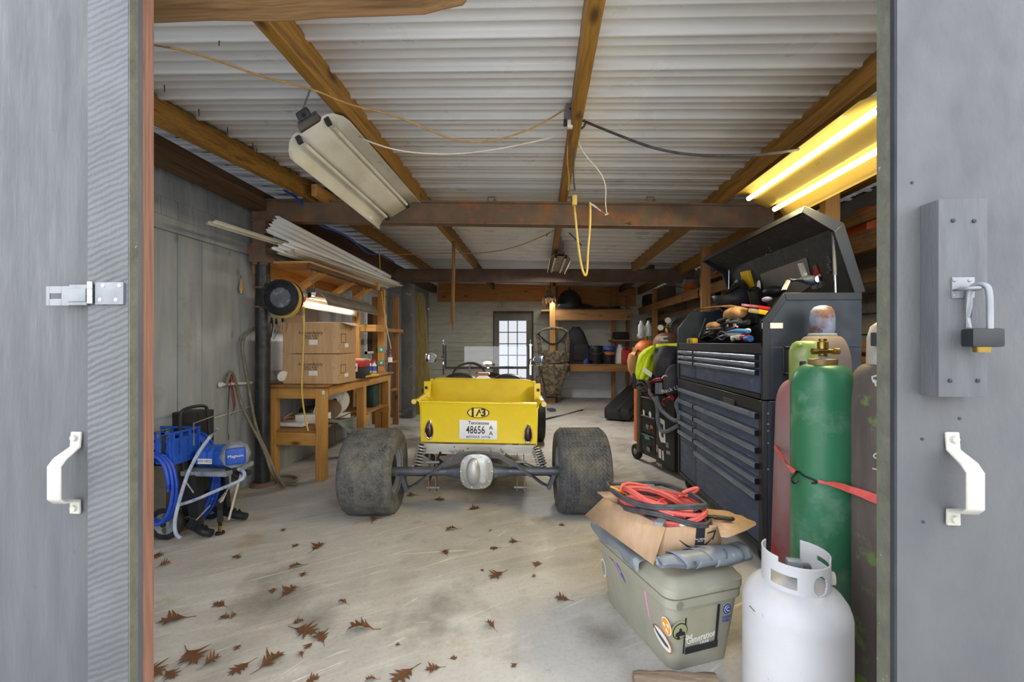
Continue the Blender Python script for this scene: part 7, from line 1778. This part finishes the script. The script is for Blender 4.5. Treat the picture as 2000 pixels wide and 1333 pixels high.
def apron(u, v):
    w0, w1 = 30, 12; cx = 1083 - 4 * v; px = cx + (w0 + (w1 - w0) * v) * 2 * (u - .5); py = 712 + 60 * v
    return C(px, py, .10 + .08 * math.sin(u * math.pi) + .02 * math.sin(u * 13) * v)
m.grid(apron, 14, 12); m.build('hanging_flap', m_camo, cs_, solid=.015)
m = MB(); m.grid(lambda u, v: C(1047 + 48 * u, 735 + (33 + 8 * u) * v - 8 * u * (1 - v), .06 + .02 * math.sin(u * 9)), 10, 8); m.build('skirt_flap', m_camo, cs_, solid=.012)
m = MB(); m.tube([C(1046, 767, .06), C(1070, 776, .07), C(1094, 778, .07)], .012, 6); m.tube([C(1052, 712, .1), C(1080, 712, .16), C(1112, 706, .1)], .014, 6, smooth=1); m.build('edge_binding', m_darkcloth, cs_)
# things on the floor at the back
a, b_ = P(1066, 819, Z=.015), P(1138, 801, Z=.015); tag(MB().tube([a, b_], .015, 8).build('iron_bar', m_darkmetal), 'long dark iron bar lying on the floor behind the car', 'bar')
q = P(1100, 800, Z=.004); tag(MB().box(q, (.75, .9, .006), rotm(0, 0, -18)).build('floor_board', pm('pale board', 'b9b4a8', 'a8a398', 5, .8)), 'pale flat board on the floor by the back shelf post', 'board')
q = P(1077, 801, Z=.03); tag(MB().box(q, (.12, .16, .05), rotm(0, 0, 20), bev=.006).build('scrap_block', m_greymetal), 'small grey block on the floor beside the car wheel', 'block')
q = P(1214, 812, Z=0); bg_ = thing('padded_case', 'long black padded case leaning over beside the welding cart', 'case', q)
m = MB(); e0, e1 = P(1204, 812, Z=.10), P(1246, 762, Z=.30); d = (e1 - e0); 
m.bar(e0 + V((0, 0, .02)), e1, .42, .20, (0, 0, 1), bev=.06); m.build('case_body', m_blackpl, bg_)
m = MB(); m.bar(e0 + V((.0, -.10, .10)), e1 + V((.0, -.1, .08)), .05, .03, (0, 0, 1), bev=.01); m.build('case_strap', m_darkcloth, bg_)
m = MB(); m.tube([P(1236, 765, Z=.3), P(1232, 752, Z=.35), P(1240, 742, Z=.42), P(1248, 752, Z=.4)], .012, 6, smooth=2); tag(m.build('power_cord', m_blkcable), 'black cable loop above the leaning black case', 'cord')
# ---- welding cart with cylinders, jacket and bag in front of the rack; it stands a little askew
WB, WA = V((1.285, 4.27, 0)), V((1.075, 4.88, 0))
wang = math.atan2(WB.x - WA.x, WA.y - WB.y); wlen = (WA - WB).length
wn = V((-math.cos(wang), -math.sin(wang), 0)); wrot = MX.Rotation(-wang, 3, 'Z')
def CW(px, py, off=.0):
    r = sight(px, py); o = V((0, 0, CAMZ)); return o + r * ((WB + wn * off - o).dot(wn) / r.dot(wn))
def loc_(p): return wrot @ (p - WB)
wc_ = thing('welding_cart', 'dark stickered welding cabinet on wheels behind the tool cabinet', 'welding cart', (0, 0, 0))
wt = CW(1262, 768).z; ym = loc_(CW(1281, 800)).y
MB().span((0, 0, .06), (.46, ym - .002, wt), bev=.006).build('cabinet_body', m_welder, wc_); MB().span((.012, ym + .002, .09), (.46, wlen - .05, wt), bev=.006).build('drawer_unit', m_welder, wc_)
MB().span((-.015, wlen - .05, .10), (.03, wlen, wt + .22), bev=.003).build('frame_post', m_welderpost, wc_)
for k in range(3):
    z = .14 + .2 * k; o = MB().span((.0, ym + .012, z), (.014, wlen - .06, z + .18), bev=.003).build('drawer', m_welder, wc_)
    MB().span((-.006, ym + .03, z + .165), (.002, wlen - .07, z + .176)).build('drawer_pull', m_greypl, o)
for dx in (0.02, .44):
    c = V((dx, wlen + .05, .085)); w_ = MB().lathe([(.03, -.02), (.08, -.022), (.085, 0), (.08, .022), (.03, .02)], c, (1, 0, 0), 22, closed=True).build('cart_wheel', m_blackrub, wc_)
    MB().lathe([(.035, -.024), (.01, -.028)], c, (1, 0, 0), 14).build('wheel_hub', m_greypl, w_)
def onw(px, py, off=.002): return loc_(CW(px, py, off))
def stk(pts, mt, name='sticker', off=.002): m = MB(); m.prism([onw(x, y, off) for x, y in pts], V((-.0015, 0, 0))); return m.build(name, mt, wc_)
stk([(1286, 815), (1298, 822), (1300, 866), (1291, 864), (1287, 850)], m_white); stk([(1289, 826), (1295, 830), (1296, 856), (1292, 853)], m_welder, 'sticker_figure', .004)
stk([(1286, 876), (1291, 879), (1292, 897), (1287, 894)], m_white); stk([(1293, 880), (1296, 882), (1297, 900), (1294, 899)], m_white); stk([(1282, 868), (1285, 871), (1285, 884), (1282, 882)], m_cardlite); stk([(1301, 864), (1306, 866), (1306, 876), (1301, 874)], m_greypl)
stk([(1256, 800), (1259, 803), (1259, 813), (1256, 810)], m_white, off=.018); stk([(1269, 803), (1272, 808), (1272, 815), (1269, 816), (1267, 808)], m_white, off=.018); stk([(1262, 828), (1267, 832), (1266, 840), (1262, 836)], m_greypl, off=.018); stk([(1270, 830), (1275, 833), (1275, 839), (1270, 837)], m_orangedull, off=.018); stk([(1258, 848), (1266, 852), (1270, 860), (1260, 858)], m_teal, off=.018); stk([(1263, 872), (1269, 876), (1269, 884), (1263, 880)], m_greypl, off=.018)
m = MB(); m.text('LEM', .055, plane_m(onw(1293, 803, .003), (0, -1, 0), (0, 0, 1)), .0006); m.build('sticker_lettering', m_white, wc_)
for px, py, st in ((1288, 909, '1W1.'), (1305, 885, '101')):
    m = MB(); m.text(st, .05, plane_m(onw(px, py, .003), (0, -1, 0), (0, 0, 1)), .0006); m.build('sticker_lettering', m_white, wc_)
wc_.location = WB; wc_.rotation_euler = (0, 0, wang)
WX = 1.2
# two gas cylinders with gauges
def gas(px, d_, r, zt_, mt, lab):
    c = P(px, 669, d=d_); c.z = 0
    o = thing('gas_cylinder', lab, 'gas cylinder', c, 'gas cylinders behind the welding cart')
    MB().lathe([(r, .01), (r, zt_ - .14)] + [(a, zt_ - .14 + b) for a, b in shoulder(r, .14, .03)], c, n=26).build('cylinder_body', mt, o, ang=50)
    m = MB(); m.lathe([(.02, 0), (.02, .07), (.012, .08), (.012, .11)], c + V((0, 0, zt_ - .005)), n=12); m.cyl(c + V((-.09, -.02, zt_ + .07)), c + V((.04, -.02, zt_ + .07)), .014, n=10); m.build('regulator', m_brass, o)
    for x, z in ((-.09, .06), (-.0, .15)):
        m = MB(); m.lathe([(.034, 0), (.036, .008), (.034, .02), (.001, .02)], c + V((x, -.02, zt_ + z)), (0, -1, 0), 18); g_ = m.build('gauge', m_white, o); MB().lathe([(.037, 0), (.037, .018), (.034, .018)], c + V((x, -.018, zt_ + z)), (0, -1, 0), 18).build('gauge_bezel', m_brass, g_)
    m = MB(); m.tube([c + V((.03, -.02, zt_ + .07)), c + V((.07, -.06, zt_ + .03)), c + V((.05, -.09, zt_ - .15))], .008, 6, smooth=1); m.build('gas_hose', m_blkcable, o)
    return o, c
o1, c1 = gas(1262, 5.75, .155, P(1262, 665, d=5.75).z, m_orangedull, 'bright orange gas cylinder behind the hi-vis jacket')
o2, c2 = gas(1303, 5.4, .17, P(1303, 650, d=5.4).z, pm('rusty brown enamel', '8a5f48', '6f4b3b', 5, .6, spot='4f3a32', ss=9), 'rusty brown gas cylinder with white label and twin gauges')
m = MB(); q = P(1302, 662, d=5.26); m.box(q, (.16, .006, .07), rotm(-28, 0, 0), bev=.002); l_ = m.build('neck_label', m_white, o2); m = MB(); m.box(q + V((0, -.006, 0)), (.08, .004, .03), rotm(-28, 0, 0)); m.build('label_mark', m_greent, l_)
q = P(1257, 642, d=5.6)
for dx, lab in ((-.03, 'clear plastic bottle above the orange cylinder, left of two'), (.06, 'clear plastic bottle above the orange cylinder, right of two')):
    m = MB(); m.lathe([(.035, 0), (.04, .02), (.04, .13), (.02, .17), (.015, .2)], q + V((dx, 0, -.10)), n=14); tag(m.build('clear_bottle', m_skyw), lab, 'bottle', 'clear bottles above the gas cylinders')
q = P(1335, 640, d=5.6); m = MB()
for k in range(4): m.tube([q + V(((.16 + .012 * k) * math.cos(t), .02 * k, (.13 + .01 * k) * math.sin(t))) for t in [j * math.pi / 12 for j in range(24)]], .009, 6, closed=True)
tag(m.build('welding_cable', m_blkcable), 'coil of black welding cable hung on the rack post', 'cable')
# hi-vis jacket draped over the cart
def J(px, py, d_): return P(px, py, d=d_)
jk = thing('safety_jacket', 'lime yellow hi-vis jacket draped over the end of the welding cart', 'jacket', P(1262, 735, d=4.72))
out = [(1249, 682), (1243, 700), (1241, 722), (1240, 735), (1243, 742)]
m = MB()
L0 = [(1272, 676), (1258, 684), (1248, 694), (1244, 712), (1241, 730), (1243, 741)]; R0 = [(1290, 676), (1282, 690), (1278, 705), (1276, 722), (1275, 738), (1268, 744)]
def jf(u, v):
    k = v * 5; i = min(4, int(k)); f = k - i
    l = (L0[i][0] * (1 - f) + L0[i + 1][0] * f, L0[i][1] * (1 - f) + L0[i + 1][1] * f); r = (R0[i][0] * (1 - f) + R0[i + 1][0] * f, R0[i][1] * (1 - f) + R0[i + 1][1] * f)
    return J(l[0] + (r[0] - l[0]) * u, l[1] + (r[1] - l[1]) * u, 4.72 - .10 * math.sin(u * math.pi) + .025 * math.sin(u * 14 + v * 6) + .25 * (1 - v) ** 2)
m.grid(jf, 16, 20); m.build('jacket_body', m_hivis, jk, solid=.012)
m = MB(); m.grid(lambda u, v: J(1282 + 46 * u, 674 + 5 * v - 2 * u, 4.78 - .08 * v - .03 * math.sin(u * 9) - .12 * u), 12, 4); m.build('jacket_collar', m_hivis, jk, solid=.02)
m = MB(); m.prism([J(1258, 717, 4.58), J(1274, 729, 4.58), J(1272, 738, 4.58), J(1256, 727, 4.58)], (0, .02, 0)); m.build('reflective_patch', m_white, jk)
# charcoal welding blanket and bag
bl_ = thing('welding_blanket', 'charcoal blanket bundled over the welder next to the hi-vis jacket', 'blanket', P(1305, 715, d=4.5))
m = MB(); m.grid(lambda u, v: J(1279 + 52 * u, 681 + 58 * v - 4 * math.sin(u * 3), 4.60 - .16 * math.sin(u * math.pi) * math.sin(v * math.pi * .8 + .3) + .02 * math.sin(u * 12 + v * 7)), 16, 14); m.build('blanket_cloth', m_greycloth, bl_, solid=.02)
bgc = thing('helmet_bag', 'charcoal rounded bag hanging in front of the welding blanket', 'bag', P(1312, 765, d=4.3))
sec = []; m = MB()
ol = [(1303, 778), (1295, 762), (1294, 745), (1298, 728), (1306, 714), (1318, 710), (1328, 712), (1330, 760), (1328, 772), (1312, 774)]
ctr = (1314, 745)
for s_, dd in ((1, 4.38), (1, 4.30), (.9, 4.26), (.5, 4.23), (.05, 4.22)): sec.append([J(ctr[0] + (x - ctr[0]) * s_, ctr[1] + (y - ctr[1]) * s_, dd) for x, y in ol])
m.loft(sec); m.build('bag_body', m_greycloth, bgc, sub=1)
m = MB(); m.text('Back Up', .055, plane_m(J(1311, 761, 4.22), (.93, -.1, .3), (-.3, 0, .95)), .0008); m.build('bag_lettering', m_white, bgc)
m = MB(); c = J(1299, 741, 4.25); m.tube([c + V((.03 * math.cos(t), 0, .035 * math.sin(t))) for t in [-1.2 + .3 * k for k in range(15)]], .006, 6); m.build('bag_emblem', m_white, bgc)
# welder on the cart with leads and clamps
we = thing('welder', 'small black welding machine with red handle on top of the cart', 'welder', CW(1275, 768, -.1))
c = CW(1272, 760, -.16); MB().box((c.x, c.y, wt + .10), (.24, .40, .18), MX.Rotation(wang, 3, 'Z'), bev=.015).build('welder_case', m_blackpl, we)
m = MB(); m.tube([CW(1272, 748, .02), CW(1280, 742, .04), CW(1292, 741, .04)], .018, 8, smooth=1); m.build('carry_handle', m_redlens, we)
for px in (1281, 1288):
    m = MB(); m.bar(CW(px + 2, 770, .0), CW(px + 2, 748, .0), .03, .03); m.build('vent_block', m_greypl, we)
m = MB(); m.tube([CW(1266, 745, .04), CW(1269, 770, .05), CW(1272, 782, .05)], .016, 8); m.build('purple_lead', m_purple, we)
for k, (pts, lab) in enumerate((([(1270, 770), (1282, 785), (1285, 800), (1284, 820), (1290, 842), (1300, 845), (1318, 836), (1326, 830)], 'thick grey welding lead looping down the front of the cart'), ([(1282, 776), (1290, 800), (1306, 815), (1320, 824), (1328, 818), (1324, 800), (1320, 790), (1328, 778)], 'thick grey welding lead crossing under the red clamp'))):
    m = MB(); m.tube([CW(x, y, .045 + .045 * k) for x, y in pts], .02, 8, smooth=2); tag(m.build('welding_lead', m_greylead), lab, 'lead', 'grey welding leads')
m = MB(); m.tube([CW(1297, 783, .15), CW(1312, 777, .15)], [.018, .024, .02], 8); m.tube([CW(1296, 782, .15), CW(1292, 788, .15), CW(1298, 792, .15)], .005, 6, smooth=1); tag(m.build('earth_clamp', m_redlens), 'red handled earth clamp hanging on the grey leads', 'clamp')
m = MB(); random.seed(9)
for k in range(4): m.tube(wob([CW(1246, 745 + 4 * k, .04), CW(1256, 740, .06), CW(1264, 752 + 3 * k, .07), CW(1254, 762, .06), CW(1248, 756, .04)], .025), .007, 6, smooth=2)
tag(m.build('tangled_cable', m_blkcable), 'tangle of thin black cables at the end of the cart', 'cable')
q = P(1243, 690, d=5.5); m = MB(); m.tube([q + V((0, 0, .05)), q + V((-.05, 0, -.05)), q + V((-.03, 0, -.25)), q + V((.0, 0, -.3))], [.06, .07, .05], 8, smooth=1); tag(m.build('work_glove', m_tan), 'dirty work glove hanging left of the orange cylinder', 'glove')
# ================================================================ oak leaves on the floor
def leafmesh(seed, L_=1.0, curl=.2):
    rn = random.Random(seed); m = MB()
    N_ = [(0, .015), (.14, .05), (.33, .075), (.50, .08), (.67, .075), (.82, .055), (1.0, .004)]; W_ = [0, .30, .47, .42, .25, 0]
    zf = lambda x, w: curl * (.22 * math.sin(x * 3.1) + w * .9) + .012
    sp_ = [m.bm.verts.new((x - .5, 0, zf(x, 0))) for x, w in N_]
    for sd in (-1, 1):
        ns = [m.bm.verts.new((x - .5, sd * w, zf(x, w))) for x, w in N_]
        for i in range(6):
            m.face((sp_[i], sp_[i + 1], ns[i + 1], ns[i]))
            if W_[i]:
                (xa, wa), (xb, wb) = N_[i], N_[i + 1]; w = W_[i] * rn.uniform(.75, 1.15); xt = (xa + xb) / 2 + .15 * rn.uniform(.5, 1.4)
                q = rn.uniform(.4, 1.6)
                p1 = m.bm.verts.new(((xa + .02) * .5 + xt * .5 - .5, sd * (wa + (w - wa) * .62), zf(xa, w * .6) * q)); p2 = m.bm.verts.new(((xb) * .45 + xt * .55 - .5, sd * (wb + (w - wb) * .62), zf(xb, w * .6) * q)); tp_ = m.bm.verts.new((xt - .5, sd * w, zf(xt, w) * q))
                m.face((ns[i], p1, p2, ns[i + 1])); m.face((p1, tp_, p2))
    m.tube([(-.80, .03, .02), (-.65, .01, .015), (-.48, 0, .012)], .011, 5)
    for v in m.bm.verts: v.co *= L_
    return m
protos = [leafmesh(s, 1, c) for s, c in ((1, .10), (2, .35), (3, .7), (4, .2))]
spots = [(308, 1087, 40), (322, 1105, 30), (462, 1090, 34), (577, 1067, 28), (621, 1069, 56), (578, 1110, 44), (592, 1124, 32), (533, 1155, 32), (565, 1156, 62), (669, 1179, 34), (335, 1214, 70), (428, 1182, 46), (439, 1207, 34), (457, 1205, 24), (583, 1216, 34), (597, 1234, 82), (627, 1246, 62), (703, 1232, 80), (532, 1292, 76), (467, 1308, 60), (375, 1286, 84), (415, 1295, 46), (300, 1315, 70), (333, 1320, 50), (602, 1264, 32), (588, 1280, 26), (464, 1267, 26), (785, 1322, 84), (610, 1330, 44), (724, 1331, 36), (803, 969, 38), (858, 977, 44), (926, 995, 48), (882, 1037, 46), (1003, 1060, 38), (965, 1072, 36), (870, 1080, 40), (958, 1038, 16), (970, 1126, 64), (1049, 1103, 42), (1097, 1171, 54), (957, 1224, 46), (1004, 1302, 26), (886, 1287, 26), (1097, 1027, 26), (730, 1018, 40), (553, 1037, 24), (942, 1115, 18), (845, 1308, 50), (1043, 1128, 18), (777, 1261, 18)]
lm = None; used_ = {}
words_ = {}
for i, (px, py, w) in enumerate(spots):
    q = P(px, py, Z=.0); q.z = .0015; s_ = w * (q - V((0, 0, CAMZ))).length * .86 / FPX
    k = (i * 7 + 3) % 4
    if k not in used_:
        o = protos[k].build('oak_leaf', m_leaf, loc=(0, 0, 0)); used_[k] = o
    else:
        o = used_[k].copy(); COL.objects.link(o)
    random.seed(i); o.location = q; o.rotation_euler = (0, 0, random.uniform(0, 6.28)); o.scale = (s_ * .6, s_ * .6, s_ * .6)
    spots[i] = (o, px, py, w)
for o, px, py, w in spots:
    o['category'] = 'leaf'; o['group'] = 'oak leaves on the concrete floor'
    where = ('by left door' if px < 350 else 'left of centre' if px < 560 else 'below left tyre' if px < 800 else 'mid aisle' if px < 960 else 'toward cooler')
    depth = ('under car' if py < 1000 else 'behind wheels' if py < 1050 else 'mid floor' if py < 1150 else 'near threshold' if py < 1260 else 'front edge')
    size = 'tiny scrap of' if w < 27 else 'small' if w < 42 else 'medium' if w < 60 else 'large'
    base = f'{size} brown oak leaf {where}, {depth}'
    words_.setdefault(base, []).append((px, o))
for base, ls in words_.items():
    ls.sort(key=lambda t: t[0])
    for i, (px, o) in enumerate(ls):
        n = len(ls); o['label'] = base + ('' if n == 1 else ', leftmost such' if i == 0 else ', rightmost such' if i == n - 1 else ', ' + ('second', 'third', 'fourth')[i - 1] + ' from left')
# ================================================================ daylight
w = bpy.data.worlds.new('overcast sky'); SC.world = w; w.use_nodes = True
t = w.node_tree; bg = t.nodes['Background']
tc = t.nodes.new('ShaderNodeTexCoord'); sp = t.nodes.new('ShaderNodeSeparateXYZ'); t.links.new(tc.outputs['Generated'], sp.inputs[0])
rp = t.nodes.new('ShaderNodeValToRGB'); e = rp.color_ramp.elements
e[0].position = .0; e[0].color = (.95, .97, 1, 1); e[1].position = 1; e[1].color = (.82, .89, 1, 1)
t.links.new(sp.outputs['Z'], rp.inputs[0]); t.links.new(rp.outputs[0], bg.inputs[0]); bg.inputs[1].default_value = 1.0
vs = SC.view_settings
SC.display_settings.display_device = 'sRGB'
vs.view_transform = 'Standard'; vs.look = 'None'; vs.exposure = 1.95; vs.gamma = 1; vs.use_curve_mapping = False
SC.cycles.max_bounces = 10; SC.cycles.diffuse_bounces = 6; SC.cycles.transparent_max_bounces = 12
